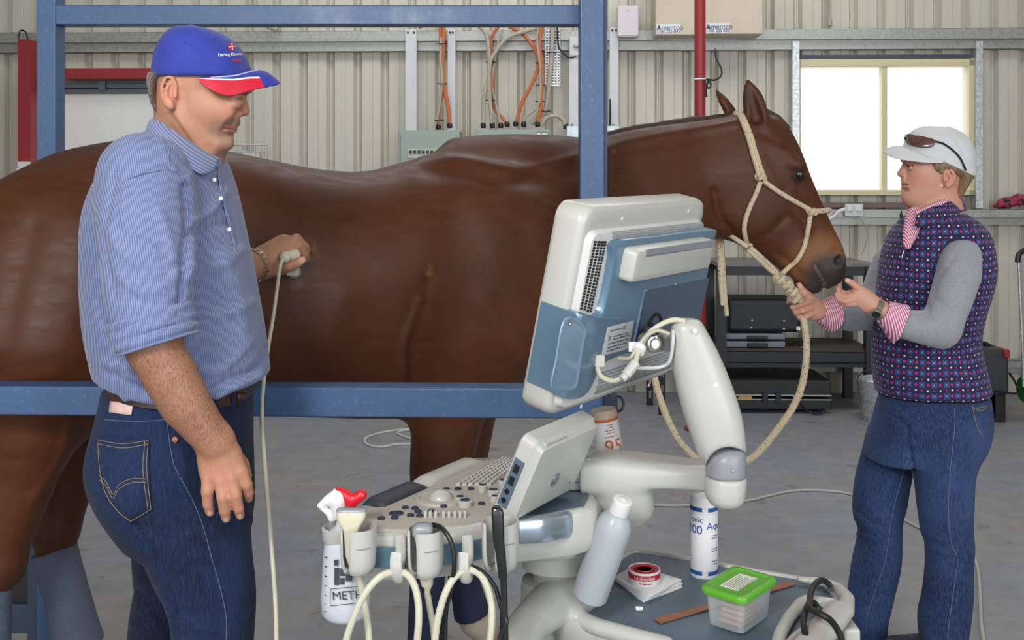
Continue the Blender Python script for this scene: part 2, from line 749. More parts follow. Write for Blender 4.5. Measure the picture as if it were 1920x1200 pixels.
M_GREYC = mat('grey_cable', (176, 168, 152), 0.45)
M_BLACK = mat('black_plastic', (24, 24, 26), 0.4)
M_BLACKC = mat('black_case', (34, 35, 38), 0.5, var=0.1, vscale=20)
M_DARKST = mat('dark_steel', (48, 50, 56), 0.45, 0.4, var=0.1)

MC = M_CONC
g = G(MC)
# dark scuffs and dried spots in the concrete
nz = g.noise(5.5, 8)
spot = g.m('GREATER_THAN', nz, 0.655)
old = MC.node_tree.nodes['Principled BSDF'].inputs['Base Color'].links[0].from_socket
nz2 = g.noise(1.1, 5)
warm = g.mix(g.m('MULTIPLY', g.m('SUBTRACT', nz2, 0.35), 2.2), lin((136, 139, 152)), lin((150, 146, 140)))
mx = g.N.new('ShaderNodeMix'); mx.data_type = 'RGBA'; mx.blend_type = 'MULTIPLY'; mx.inputs[0].default_value = 1.0
nz3 = g.noise(9, 9)
gr = g.m('ADD', g.m('MULTIPLY', nz3, 0.55), 0.72)
cmb = g.N.new('ShaderNodeCombineXYZ')
for i in range(3): g.L.new(gr, cmb.inputs[i])
g.L.new(warm, mx.inputs[6]); g.L.new(cmb.outputs[0], mx.inputs[7])
g.base(g.mix(g.m('MULTIPLY', spot, 0.35), mx.outputs[2], lin((70, 68, 66))))

def struct(o):
    o['kind'] = 'structure'
    return o

# floor: slab with saw-cut joints
b = MB()
b.box((-5.6, -3.6, -0.14), (5.6, 7.75, 0))
struct(b.build('floor', M_CONC, smooth=False))

# the back wall stands slightly turned; everything on it uses this frame
WO, WU, WN = NP([0, 7.39, 0.0]), nrm([1, -0.0293, 0]), nrm([-0.0293, -1, 0])
WM = frame(WO, WU)
def wl(px, py, off=0.0):
    O = WO + WN * off
    r = NP([(px - 960) / F, 1.0, -(py - HY) / F])
    t = (O @ WN) - CH * WN[2]
    t = t / (r @ WN)
    p = r * t + NP([0, 0, CH])
    d = p - WO
    return NP([d @ WU, -off, d[2]])
def wbox(b, x0, y0, x1, y1, o0, o1):
    """box on the wall: front face fills the pixel rectangle at distance o1 from the wall"""
    p, q = wl(x0, y0, o1), wl(x1, y1, o1)
    b.box((min(p[0], q[0]), -o1, min(p[2], q[2])), (max(p[0], q[0]), -o0, max(p[2], q[2])))
    return b
def wW(px, py, off=0.0):
    p = wl(px, py, off)
    return NP(WM @ Vector(p))

# corrugated cladding with the window opening
wa, wb = wl(1499, 108), wl(1829, 366)
wu0, wu1, wz0, wz1 = wa[0], wb[0], wb[2], wa[2]
per, prof = 0.2035, [(0, 0), (0.060, 0), (0.064, 0.004), (0.068, 0), (0.124, 0), (0.146, 0.048), (0.158, 0.048), (0.161, 0.043), (0.164, 0.048), (0.170, 0.048), (0.190, 0.0)]
pts = []
u = -5.7 + 0.118
while u < 5.7:
    for a, d in prof:
        pts.append((u + a, d))
    u += per
def clad_at(u):
    us = [p[0] for p in pts]
    return float(np.interp(u, us, [p[1] for p in pts]))
pts += [(wu0, clad_at(wu0)), (wu1, clad_at(wu1))]
pts.sort()
b = MB()
for i in range(len(pts) - 1):
    (u0, d0), (u1, d1) = pts[i], pts[i + 1]
    inside = u0 >= wu0 - 1e-6 and u1 <= wu1 + 1e-6
    for z0, z1 in ([(0, wz0), (wz1, 4.6)] if inside else [(0, wz0), (wz0, wz1), (wz1, 4.6)]):
        b.add([(u0, d0, z0), (u1, d1, z0), (u1, d1, z1), (u0, d0, z1)], [(0, 1, 2, 3)])
struct(b.build('wall_back', M_CLAD, smooth=False, M=WM))
for nm, x in (('wall_left', -5.6), ('wall_right', 5.6)):
    b = MB()
    k = 0
    y = -3.6
    while y < 7.5:
        s = 1 if x > 0 else -1
        for (a, d), (a2, d2) in zip(prof, prof[1:] + [(per, 0)]):
            b.add([(x + s * d, y + a, 0), (x + s * d2, y + a2, 0), (x + s * d2, y + a2, 4.6), (x + s * d, y + a, 4.6)], [(0, 1, 2, 3)])
        y += per
    struct(b.build(nm, M_CLAD, smooth=False))
b = MB()
b.box((-5.6, -3.6, 4.62), (5.6, 7.7, 4.68))
for y in (-2.5, -0.5, 1.5, 3.5, 5.5):
    b.box((-5.6, y, 4.42), (5.6, y + 0.07, 4.62))
struct(b.build('ceiling', M_CLAD, smooth=False))

# girts: galvanised C channels, lip up and lower leg
def girt(n, x0, y0, ym, y1, x1, z_off=0.0):
    p0, pm, p1 = wl(960, y0, .12)[2], wl(960, ym, .12)[2], wl(960, y1, .12)[2]
    b = MB(WM)
    b.box((x0, -0.12, pm), (x1, -0.113, p0))
    b.box((x0, -0.12, pm - 0.004), (x1, -0.0, pm))
    b.box((x0, -0.075, p1), (x1, -0.068, pm - 0.004))
    b.box((x0, -0.12, p0 - 0.003), (x1, -0.0, p0))
    b.box((x0, -0.02, p1), (x1, -0.002, pm))
    return struct(b.build('trim_%d' % n, M_GALV, smooth=False))
girt(1, -5.5, 57, 75, 93, 5.5)
girt(2, -5.5, 392, 406, 421, 5.5)
girt(3, -5.5, 672, 684, 696, 5.5)
# window studs
for n, x0, x1 in ((4, 1486, 1499), (5, 1830, 1843)):
    b = MB(WM)
    wbox(b, x0, 77, x1, 390, 0.005, 0.10)
    struct(b.build('trim_%d' % n, M_GALVB, smooth=False))
b = MB(WM); wbox(b, 1500, 103, 1822, 109, 0.0, 0.05)
struct(b.build('trim_6', mat('slate_flashing', (66, 72, 88), 0.5), smooth=False))
b = MB(WM); wbox(b, 1540, 380, 1706, 389, 0.0, 0.09)
struct(b.build('trim_7', mat('brown_packer', (120, 98, 92), 0.6, var=.1), smooth=False))

# window: cream aluminium slider
win = struct(empty('window_1', WM @ Vector(((wu0 + wu1) / 2, 0, wz0))))
b = MB(WM)
wbox(b, 1499, 111, 1829, 124, -0.05, 0.07); wbox(b, 1499, 356, 1829, 366, -0.05, 0.07)
wbox(b, 1498, 111, 1502, 366, -0.05, 0.07); wbox(b, 1817, 111, 1829, 366, -0.05, 0.07)
b.build('window_frame', M_CREAMF, win, smooth=False, bevel=0.004)
b = MB(WM); wbox(b, 1654, 118, 1664, 362, -0.02, 0.055)
b.build('window_mullion', M_CREAMF, win, smooth=False, bevel=0.003)
M_GLASS = mat('window_glass', (255, 255, 255), 0.02, alpha=0.12)
for x0, x1 in ((1501, 1656), (1662, 1820)):
    b = MB(WM); wbox(b, x0, 118, x1, 362, 0.012, 0.016)
    b.build('window_pane', M_GLASS, win, smooth=False)

# red door frame and pale sliding door at the left
dr = struct(empty('door_1', wW(170, 600) * NP([1, 1, 0])))
b = MB(WM); wbox(b, 118, 128, 330, 147, 0.14, 0.26)
b.build('door_lintel', M_RED, dr, smooth=False)
b = MB(WM); wbox(b, 58, 176, 330, 742, 0.02, 0.12)
b.build('door_leaf', mat('pale_door', (242, 243, 240), 0.5, var=.03, vscale=2), dr, smooth=False)
b = MB(WM)
for i, y in enumerate((150, 158, 167)):
    wbox(b, 60, y, 330, y + 6, 0.03, 0.10)
wbox(b, 185, 148, 197, 172, 0.03, 0.13); wbox(b, 60, 170, 330, 176, 0.02, 0.13)
b.build('door_track', mat('slate_track', (112, 118, 126), 0.45, 0.3), dr, smooth=False)
b = MB(WM); wbox(b, 33, 74, 57, 742, 0.14, 0.36); wbox(b, 57, 150, 67, 742, 0.10, 0.20)
struct(b.build('trim_8', M_RED, smooth=False))
b = MB(WM)
b.tube([wl(33, 74, .2) + NP([.005, 0, 0]), wl(38, 58, .2), wl(48, 60, .2), wl(52, 74, .2)], 0.006)
tag(b.build('hook', M_DARKST), 'dark bent wire hook on top of the red door post at far left', 'hook')
e = empty('isolator_box', wW(42, 330, .25), 'small white power isolator box on the red door post at far left', 'switch box')
b = MB(WM); wbox(b, 30, 315, 52, 345, 0.36, 0.44)
b.build('housing', M_WHITE, e, bevel=0.004)
b = MB(WM); wbox(b, 32, 303, 50, 315, 0.36, 0.42)
b.build('cover', M_WHITE, e, bevel=0.004)

# near red column in front of the beige boxes
DR = 6.2
b = MB()
p, q = P(1302, 0, DR), P(1323, 0, DR)
w = q[0] - p[0]
b.cyl((p[0] + w / 2, DR, 0), (p[0] + w / 2, DR, 4.6), w / 2, 20)
b.cyl((p[0] + w / 2, DR, 0), (p[0] + w / 2, DR, 0.012), w * 1.4, 20)
struct(b.build('trim_9', M_RED))
b = MB()
cx = p[0] + w / 2
z = P(0, 149, DR)[2]
b.lathe([(w / 2 + .003, -0.005), (w / 2 + .006, 0), (w / 2 + .003, 0.005)], (cx, DR, z), 16)
b.build('strap', M_WHITE)
bpy.data.objects['strap'].name = 'cable_tie'
tag(bpy.data.objects['cable_tie'], 'white cable tie around the round red column', 'cable tie')
b = MB()
b.tube([P(1341, 92, DR + .3), P(1343, 110, DR + .25), P(1352, 128, DR + .1), P(1352, 142, DR), P(1340, 150, DR - .04), P(1325, 149, DR - .06), P(1322, 155, DR - .06), P(1328, 165, DR - .06), P(1333, 160, DR - .05), P(1328, 152, DR - .05), P(1324, 170, DR - .05), P(1325, 182, DR - .05)], 0.006)
tag(b.build('cord', M_BLACK), 'thin black cord looped and tied to the round red column', 'cord')

# --- boxes on the wall
def sticker(parent, x0, y0, x1, y1, off):
    b = MB(WM); wbox(b, x0, y0, x1, y1, off, off + .002)
    st = b.build('sticker', mat('sticker_white', (225, 226, 232), 0.5), parent, smooth=False)
    mb = mat('sticker_ink', (70, 82, 122), 0.6)
    h = (y1 - y0)
    for s, yy, sz, dx in (('Amentco', y0 + h * .38, .050, 3), ('1300 325 845', y0 + h * .78, .030, 0)):
        c = wl((x0 + x1) / 2 + dx, yy, off + .003)
        text_mesh('sticker_text', s, sz, WM @ facing(c, (0, -1, 0)), mb, st)
    c = wl(x0 + 5, y0 + h * .4, off + .003)
    b = MB(WM)
    b.add([(c[0] - .014, c[1], c[2] - .012), (c[0] + .014, c[1], c[2] - .012), (c[0], c[1], c[2] + .02)], [(0, 1, 2)])
    b.build('sticker_logo', mb, st, smooth=False)
e = empty('control_box', wW(1268, 66, .2), 'beige wall box with a small sticker, left of the round red column', 'control box')
b = MB(WM); wbox(b, 1229, -60, 1309, 66, 0.002, 0.30)
b.build('housing', M_BEIGE, e, bevel=0.01); sticker(e, 1231, 45, 1275, 63, .30)
e = empty('control_box', wW(1375, 64, .2), 'beige wall box with a small sticker, right of the round red column', 'control box')
b = MB(WM); wbox(b, 1313, -60, 1431, 64, 0.002, 0.34)
b.build('housing', M_BEIGE, e, bevel=0.01); sticker(e, 1324, 43, 1367, 62, .34)

e = empty('alarm_box', wW(1178, 68, .1), 'small white plastic alarm box high on the wall beside the blue post', 'alarm box')
b = MB(WM); wbox(b, 1158, 10, 1198, 68, 0.12, 0.22)
b.build('housing', mat('alarm_white', (216, 210, 216), .4), e, bevel=0.012, bseg=3)
b = MB(WM); p = wl(1177, 19, .222); b.cyl(p, p + NP([0, -.003, 0]), .005, 10)
b.build('indicator_light', mat('red_led', (230, 120, 130), .4), e)
b = MB(WM); wbox(b, 1161, 64, 1194, 69, 0.12, 0.215)
b.build('bottom_lip', mat('alarm_lip', (196, 192, 196), .4), e, bevel=0.003)

# upright mounting strips
strip_lab = ['pale aluminium mounting strip, leftmost, above the left switchboard',
             'pale aluminium mounting strip behind the orange and grey cable pair',
             'pale aluminium mounting strip with a bracket, just left of the blue post',
             'pale aluminium mounting strip just right of the blue post']
for i, (x0, x1, y0, y1) in enumerate(((760, 781, 54, 246), (839, 854, 54, 246), (1067, 1088, 70, 262), (1143, 1160, 50, 262))):
    e = empty('mounting_strip', wW((x0 + x1) / 2, y1, .13), strip_lab[i], 'mounting strip', 'mounting strips on the back wall')
    b = MB(WM); wbox(b, x0, y0, x1, y1, 0.121, 0.145)
    b.build('strip', M_ALU, e, smooth=False, bevel=.002)
    for xx in (x0 + 5, x1 - 5):
        p = wl(xx, y0 + 7, .146); b = MB(WM); b.cyl(p, p + NP([0, -.006, 0]), .008, 8)
        b.build('bolt', M_DARKST, e)
# switchboards
def swb(x0, y0, x1, y1, label):
    e = empty('switchboard', wW((x0 + x1) / 2, y1, .2), label, 'switchboard', 'switchboards')
    b = MB(WM); wbox(b, x0, y0, x1, y1, 0.145, 0.33)
    b.build('cabinet', M_GREENBOX, e, bevel=0.006)
    b = MB(WM); wbox(b, x0 + 4, y0 + 7, x1 - 6, y1 - 6, 0.33, 0.342)
    b.build('door', M_GREENBOX, e, bevel=0.005)
    return e
e1 = swb(747, 244, 862, 420, 'grey-green switchboard with a row of breakers, left of two')
b = MB(WM); wbox(b, 764, 279, 852, 296, 0.342, 0.35)
br = b.build('breaker_window', mat('breaker_grey', (190, 192, 186), .4), e1, smooth=False)
for k in range(6):
    b = MB(WM); wbox(b, 767 + k * 8, 282, 772 + k * 8, 288, 0.35, 0.36)
    b.build('breaker', M_BLACK, br, smooth=False)
e2 = swb(891, 243, 1030, 420, 'grey-green switchboard with a small badge, right of two')
b = MB(WM); wbox(b, 1005, 247, 1026, 254, 0.342, 0.345)
bd = b.build('badge', mat('badge_grey', (110, 120, 112), .4), e2, smooth=False)
lines_mesh('badge_print', [(0, -.035, .035)], .012, M_WHITE, bd, WM @ facing(wl(1015.5, 250.5, .347), (0, -1, 0)))
e = empty('junction_box', wW(1110, 262, .2), 'pale galvanised junction box behind the blue post with curved conduit', 'junction box')
b = MB(WM); wbox(b, 1062, 236, 1162, 300, 0.146, 0.30)
b.build('housing', mat('pale_blue_steel', (192, 208, 214), .35, .3, var=.15, vscale=20), e, bevel=.006)
for x in (1072, 1098, 1150):
    b = MB(WM); b.cyl(wl(x, 236, .22), wl(x, 232, .22), .008, 8); b.build('screw', M_GALV, e)
e = empty('wall_bracket', wW(1078, 90, .2), 'pale rectangular bracket plate on the strip left of the blue post', 'bracket')
b = MB(WM); wbox(b, 1068, 72, 1086, 104, 0.146, 0.17)
b.build('plate', M_ALU, e, bevel=.004)
b = MB(WM); wbox(b, 1076, 82, 1092, 88, 0.17, 0.20)
b.build('catch', M_GALV, e, bevel=.004)
e = empty('antenna', wW(1144, 245, .2), 'short black antenna standing beside the blue post', 'antenna')
b = MB(WM); b.cyl(wl(1144, 240, .22), wl(1144, 186, .22), .009, 10, .005)
b.build('rod', M_BLACK, e)
b = MB(WM); b.cyl(wl(1144, 246, .22), wl(1144, 238, .22), .016, 10)
b.build('antenna_base', M_BLACK, e)

# perforated cable tray
b = MB(WM)
p0, p1 = wl(1023, 20, .17), wl(1050, 160, .17)
W_, H_ = p1[0] - p0[0], p0[2] - p1[2]
nx, nz = 5, 26
for i in range(nx + 1):
    x = p0[0] + W_ * i / nx
    b.box((x - .003, -.172, p1[2]), (x + .003, -.168, p0[2]))
for j in range(nz + 1):
    z = p1[2] + H_ * j / nz
    b.box((p0[0], -.172, z - .004), (p1[0], -.168, z + .004))
b.box((p0[0] - .003, -.172, p1[2]), (p0[0], -.14, p0[2])); b.box((p1[0], -.172, p1[2]), (p1[0] + .003, -.14, p0[2]))
tag(b.build('cable_tray', M_GALVB, smooth=False), 'perforated galvanised cable tray hanging beside the pale conduit', 'cable tray')

# cables above the switchboards
cab = [
 ('orange', [(825, 48), (827, 90), (829, 130), (833, 160), (826, 190), (823, 216), (822, 241)], .010, 'thin orange cable, left of the pair entering the left switchboard'),
 ('orange', [(832, 48), (831, 80), (830, 130), (834, 170), (840, 200), (843, 238)], .013, 'thick orange cable, right of the pair entering the left switchboard'),
 ('grey', [(827, 70), (826, 110), (829, 150), (826, 180), (821, 215), (814, 240)], .009, 'grey cable strapped to the orange pair at the left switchboard'),
 ('grey', [(898, 50), (908, 58), (915, 80), (917, 140), (908, 180), (906, 238)], .013, 'grey conduit, leftmost at the right switchboard'),
 ('grey', [(1010, 52), (980, 60), (950, 72), (930, 96), (919, 118), (917, 160), (920, 205), (923, 238)], .013, 'grey conduit arching left over the right switchboard'),
 ('orange', [(935, 50), (925, 62), (921, 80), (922, 110), (926, 130), (926, 200), (940, 218), (951, 236)], .010, 'orange cable weaving between the grey conduits to the right switchboard'),
 ('grey', [(942, 55), (934, 80), (922, 150), (926, 180), (933, 210), (939, 238)], .008, 'thin yellowish cable beside the grey conduits at the right switchboard'),
 ('orange', [(955, 50), (975, 60), (995, 80), (1008, 105), (1008, 130), (996, 160), (978, 195), (967, 235)], .012, 'orange cable making the wide bend over the right switchboard'),
 ('orange', [(1018, 48), (1012, 70), (1013, 100), (1016, 120), (1015, 190), (1011, 215), (1008, 236)], .012, 'orange cable tied straight down at the right end of the right switchboard'),
 ('grey', [(1010, 50), (1007, 75), (1013, 130), (1012, 185), (1003, 205), (985, 220), (982, 236)], .008, 'thin grey cable tied against the straight orange cable'),
 ('grey', [(1035, 20), (1036, 60), (1034, 110), (1030, 150), (1024, 200), (1012, 218), (995, 232)], .015, 'wide pale conduit running down beside the perforated tray'),
 ('grey', [(1014, 236), (1024, 222), (1040, 217), (1055, 224), (1061, 240)], .014, 'grey corrugated conduit bending into the pale junction box'),
 ('black', [(1045, 20), (1046, 80), (1055, 98), (1068, 108), (1080, 106)], .005, 'thin black cable curling beside the perforated tray'),
]
for k, (c, pl, r, lab) in enumerate(cab):
    off = .20 + .012 * (k % 5)
    b = MB(WM); b.tube([wl(x, y, off) for x, y in pl], r * 1.12, 8)
    o = b.build('cable', {'orange': M_ORANGE, 'grey': M_GREYC, 'black': M_BLACK}[c])
    tag(o, lab, 'cable', 'cables above the switchboards')
    if c != 'black' and k not in (2, 10):
        b = MB(WM); p = wl(pl[-1][0], pl[-1][1], off)
        b.lathe([(.016, -.008), (.02, 0), (.02, .018), (.014, .03)], p, 10)
        b.build('cable_gland', M_BLACK, o)
# reversed orange sliver on the girt
b = MB(WM); b.tube([wl(785, 52, .16), wl(800, 49, .16), (wl(822, 48, .16))], .008, 6)
tag(b.build('cable', M_ORANGE), 'short orange cable end lying along the girt above the left switchboard', 'cable')
TIE_LAB = ['top black cable tie on the orange and grey pair over the left switchboard', 'middle black cable tie on the orange and grey pair over the left switchboard',
 'lowest black cable tie on the orange and grey pair over the left switchboard', 'upper black cable tie holding the two grey conduits over the right switchboard', 'lower black cable tie holding the two grey conduits over the right switchboard',
 'top black cable tie on the straight orange cable at the right switchboard', 'middle black cable tie on the straight orange cable at the right switchboard', 'lowest black cable tie on the straight orange cable at the right switchboard',
 'upper black cable tie on the wide pale conduit beside the perforated tray', 'lower black cable tie on the wide pale conduit near the right switchboard']
for (x, y, k) in ((829, 82, 0), (829, 157, 0), (823, 225, 0), (920, 116, 0), (919, 188, 1), (1013, 118, 0), (1014, 160, 0), (1013, 190, 1), (1035, 98, 0), (1023, 208, 1)):
    b = MB(WM); p = wl(x, y, .215)
    ring = [p + NP([math.cos(t) * .034, math.sin(t) * .03, math.sin(t) * .004]) for t in np.linspace(0, 6.28, 13)[:-1]]
    b.tube(ring, .004, 6, 1, closed=True)
    tag(b.build('cable_tie', M_BLACK), TIE_LAB.pop(0), 'cable tie', 'cable ties above the switchboards')

# power socket on the girt and its leads
e = empty('power_socket', wW(1602, 405, .14), 'clear covered double power socket on the girt under the window', 'power socket')
b = MB(WM); wbox(b, 1585, 382, 1619, 406, 0.121, 0.165)
b.build('housing', mat('socket_grey', (205, 206, 210), .3), e, bevel=.006)
for x in (1594, 1610):
    b = MB(WM); wbox(b, x - 5, 386, x + 5, 396, 0.165, 0.178)
    b.build('switch', M_WHITE, e, bevel=.004)
b = MB(WM); b.tube([wl(1585, 392, .15), wl(1572, 397, .15), wl(1563, 406, .14), wl(1550, 412, .13)], .014, 8)
tag(b.build('conduit', M_WHITE), 'white conduit bending into the power socket under the window', 'conduit')
b = MB(WM); b.tube([wl(1610, 404, .17), wl(1620, 420, .16), wl(1626, 440, .14), wl(1622, 462, .12), wl(1614, 478, .11)], .0045, 6)
tag(b.build('drop_wire', M_GREYC), 'thin pale power cord dangling from the power socket', 'cord')
# wire basket with papers, on the wall behind the man's chin
e = empty('wire_basket', wW(466, 300, .2), "wire document basket on the wall behind the man's chin", 'wire basket')
for y in (272, 285, 297):
    b = MB(WM)
    q = [wl(430, y, .13), wl(432, y, .30), wl(500, y, .30), wl(502, y, .13)]
    b.tube(q, .004, 6, 1); b.build('wire', M_GALVB, e)
for x in range(436, 503, 11):
    b = MB(WM); b.tube([wl(x, 270, .302), wl(x, 300, .302)], .003, 6, 1); b.build('wire', M_GALVB, e)
b = MB(WM); wbox(b, 440, 284, 486, 312, .18, .20)
tag(b.build('paper_stack', M_WHITE, smooth=False), 'white papers standing in the wire basket behind the man', 'paper')
b = MB(WM); wbox(b, 455, 274, 463, 281, .13, .16)
tag(b.build('wall_clip', M_GALV, smooth=False), 'small metal clip above the papers in the wire basket', 'clip')

# bunched red cloth on the girt at the right edge
s = SDF()
for i in range(9):
    t = i / 8
    c = wW(1874 + 60 * t, 386 - 9 * math.sin(t * 2.6) - (i % 2) * 3, .07)
    s.ell(c, (.04, .035, .022 + .01 * (i % 3)), k=.02)
M_CLOTH = mat('red_cloth', (150, 48, 66), .85)
gg = G(M_CLOTH); n_ = gg.noise(28, 2)
gg.base(gg.mix(gg.m('GREATER_THAN', n_, .55), lin((160, 60, 78)), lin((40, 34, 58))))
tag(s.build('scarf', .006, M_CLOTH, post=lambda V, n: V + n * (wob(V, 130, 3) * .006)[:, None]), 'crumpled red patterned scarf lying on the wall girt', 'scarf')

# hanging white wire near the top right
b = MB(WM); b.tube([wl(1555, -20, .05), wl(1556, 42, .05)], .008, 6, 1)
b.cyl(wl(1556, 36, .05), wl(1556, 49, .05), .016, 10)
tag(b.build('conduit', M_GREYC), 'thin grey conduit ending above the window', 'conduit')
b = MB(WM); b.tube([wl(478, -20, .2), wl(480, 20, .2), wl(500, 46, .2), wl(520, 56, .2)], .02, 8)
tag(b.build('conduit', M_GREYC), 'pale conduit passing behind the top blue rail above the man', 'conduit')

# ---------------- workbench
def wbx(b, x0, y0, x1, y1, o0, o1):
    return wbox(b, x0, y0, x1, y1, o0, o1)
e = empty('workbench', wW(1500, 735, .6) * NP([1, 1, 0]), 'dark steel workbench with a timber top and lower shelf behind the horse', 'workbench')
BO = 0.66   # how far the bench front stands from the wall
zt = wl(1500, 493, BO)[2]
x0, x1 = wl(1345, 500, BO)[0], wl(1640, 500, BO)[0]
b = MB(WM); b.box((x0, -BO, zt - .025), (x1, -.14, zt))
b.build('bench_top', mat('old_board', (128, 120, 122), .6, var=.15, vscale=10), e, smooth=False)
b = MB(WM); b.box((x0, -BO + .01, zt - .085), (x1, -BO + .05, zt - .025)); b.box((x0, -.18, zt - .085), (x1, -.14, zt - .025))
b.build('front_rail', M_DARKST, e, smooth=False)
zs = wl(1500, 653, .62)[2]
b = MB(WM); b.box((x0, -BO + .02, zs - .02), (x1, -.14, zs))
b.build('lower_shelf', mat('brown_shelf', (74, 64, 60), .7, var=.15, vscale=9), e, smooth=False)
b = MB(WM); b.box((x0, -BO + .01, zs - .09), (x1, -BO + .05, zs - .022)); b.box((x0, -BO + .0, zs - .12), (x1, -BO + .04, zs - .095))
b.build('shelf_rail', M_DARKST, e, smooth=False)
for (x, y) in ((x0, -BO), (x1 - .06, -BO), (x0, -.19), (x1 - .06, -.19)):
    b = MB(WM); b.box((x, y - .01, 0), (x + .06, y + .05, zt - .02)); b.build('leg', M_DARKST, e, smooth=False)
def rb(name, x0, y0, x1, y1, o0, o1, m, parent, bev=.01):
    b = MB(WM); wbox(b, x0, y0, x1, y1, o0, o1)
    return b.build(name, m, parent, bevel=bev)
e = empty('tool_case', wW(1432, 628, .9), 'black padded case with silver studs, on top of the two grey cases', 'case')
rb('case_body', 1364, 562, 1503, 624, .22, .60, M_BLACKC, e, .03)
for x, y in ((1410, 601), (1470, 602), (1409, 615), (1470, 617)):
    b = MB(WM); p = wl(x, y, .602); b.lathe([(.008, 0), (.006, .004), (.001, .006)], p, 10, (0, -1, 0)); b.build('stud', M_GALVB, e)
rb('catch', 1493, 612, 1501, 620, 0.59, .615, M_GALVB, e, .003)
M_GC = mat('grey_case', (122, 128, 142), .4)
for i, (ya, yb) in enumerate(((626, 637), (640, 652))):
    lab = ('slim grey equipment case, upper of the two under the black case', 'slim grey equipment case, lower of the two under the black case')[i]
    e = empty('equipment_case', wW(1420, yb, .9), lab, 'case', 'slim grey cases on the shelf')
    rb('case_body', 1360, ya, 1473, yb, .24, .62, M_GC, e, .008)
    rb('handle', 1402, ya + 4, 1440, yb - 1, .62, .64, M_DARKST, e, .004)
b = MB(WM); b.tube([wl(1478, 649, .5), wl(1490, 641, .45), wl(1505, 641, .4), wl(1518, 648, .5), wl(1500, 649, .55)], .006, 6)
tag(b.build('cord', M_BLACK), 'coiled black cord on the bench shelf beside the grey cases', 'cord')
e = empty('instrument_case', wW(1460, 770, 1.1) * NP([1, 1, 0]), 'long black instrument case with yellow level, on the floor under the bench', 'case')
b = MB(WM)
pz = wl(1371, 745, 0.70); qz = wl(1559, 745, 0.70)
x0c, x1c = pz[0], qz[0]
def cz(y, o): return wl(1460, y, o)[2]
b.box((x0c, -0.70, cz(768, 0.70)), (x1c, -.24, cz(748, 0.70))); b.build('case_base', M_BLACKC, e, bevel=.008)
b = MB(WM); b.box((x0c, -.69, cz(743, 0.70)), (x1c, -.24, cz(714, 0.70))); b.build('case_lid', M_BLACKC, e, bevel=.008)
b = MB(WM); b.box((x0c, -.703, cz(742.5, 0.70)), (x1c, -.695, cz(740, 0.70))); b.box((x0c, -0.706, cz(750, 0.70)), (x1c, -0.70, cz(748, 0.70))); b.build('metal_edge', M_GALV, e, smooth=False)
for x in (1430, 1455):
    rb('catch', x, 737, x + 10, 755, 0.70, .72, M_DARKST, e, .003)
b = MB(WM); p = wl(1383, 745.5, 0.68); q = wl(1409, 745.5, 0.68); b.box((p[0], -0.705, p[2] - .012), (q[0], -.6, p[2] + .012))
tag(b.build('spirit_level', mat('yellow_paint', (214, 160, 30), .4), bevel=.003), 'yellow spirit level showing in the gap of the long black case', 'spirit level')
b = MB(WM); b.tube([wl(1500, 752, 0.72), wl(1512, 768, 0.73), wl(1530, 777, 0.75), wl(1546, 772, 0.75), wl(1545, 765, 0.72)], .006, 6)
tag(b.build('cord', M_BLACK), 'black cord loop hanging from the long case on the floor', 'cord')
# bucket
e = empty('bucket', wW(1640, 775, .86) * NP([1, 1, 0]), 'galvanised bucket on the floor left of the woman', 'bucket')
c = wW(1643, 770, .86) * NP([1, 1, 0])
b = MB(); b.lathe([(.0, .004), (.085, .004), (.088, 0), (.125, .26), (.13, .265), (.125, .27), (.118, .262), (.082, .01), (0, .01)], c, 24); b.build('pail', M_GALVB, e)
b = MB(); b.tube([c + NP([.125 * math.cos(t), -.02 * math.sin(t), .26 + .08 * math.sin(t)]) for t in np.linspace(0, math.pi, 9)], .004, 6, 1); b.build('bail', M_DARKST, e)
# generator at right
e = empty('generator', wW(1860, 745, .5) * NP([1, 1, 0]), 'dark grey generator box with a red corner behind the woman', 'generator')
rb('body', 1820, 655, 1893, 742, .5, .95, mat('gen_grey', (54, 56, 62), .5, var=.08), e, .02)
rb('red_cap', 1884, 656, 1895, 672, .85, .98, M_RED, e, .01)
b = MB(WM); b.tube([wl(1822, 655, .8), wl(1830, 645, .8), wl(1846, 644, .8), wl(1868, 656, .8)], .014, 8); b.build('handle', M_BLACK, e)
b = MB(WM)
for X_ in (1835, 1866):
    q0, q1 = wl(X_, 738, .9), wl(X_ + 20, 738, .9)
    bb = MB(WM); bb.box((q0[0], -.9, 0), (q1[0], -.55, q0[2] + .02)); bb.build('foot', M_BLACK, e, bevel=.005)
b = MB(WM); b.tube([wl(1893, 700, .9), wl(1905, 720, 1.0), wl(1908, 735, 1.0), wl(1895, 738, 1.0), wl(1870, 734, 1.0), wl(1840, 735, 1.0)], .008, 6)
tag(b.build('cord', M_BLACK), 'black power cord looping from the dark generator', 'cord')
# hose trolley at the right edge
e = empty('hand_trolley', wW(1920, 750, .9) * NP([1, 1, 0]), 'trolley with a green wheel cut by the right edge of the picture', 'trolley')
c = wl(1917, 733, .9)
b = MB(WM)
b.lathe([(.02, -.02), (.085, -.022), (.09, 0), (.085, .022), (.02, .02)], (c[0] + .035, c[1], c[2] + .01), 24, (1, .2, 0))
b.build('wheel', mat('green_plastic', (40, 120, 48), .4), e)
b = MB(WM); b.tube([wl(1919, 725, .9), wl(1917, 640, .9), wl(1910, 490, .9), wl(1914, 473, .9), wl(1925, 470, .9)], .010, 8); b.build('frame_tube', M_GALVB, e)
b = MB(WM); b.tube([wl(1908, 492, .9), wl(1910, 478, .9), wl(1920, 470, .9), wl(1932, 470, .9)], .018, 8); b.build('grip', M_BLACK, e)

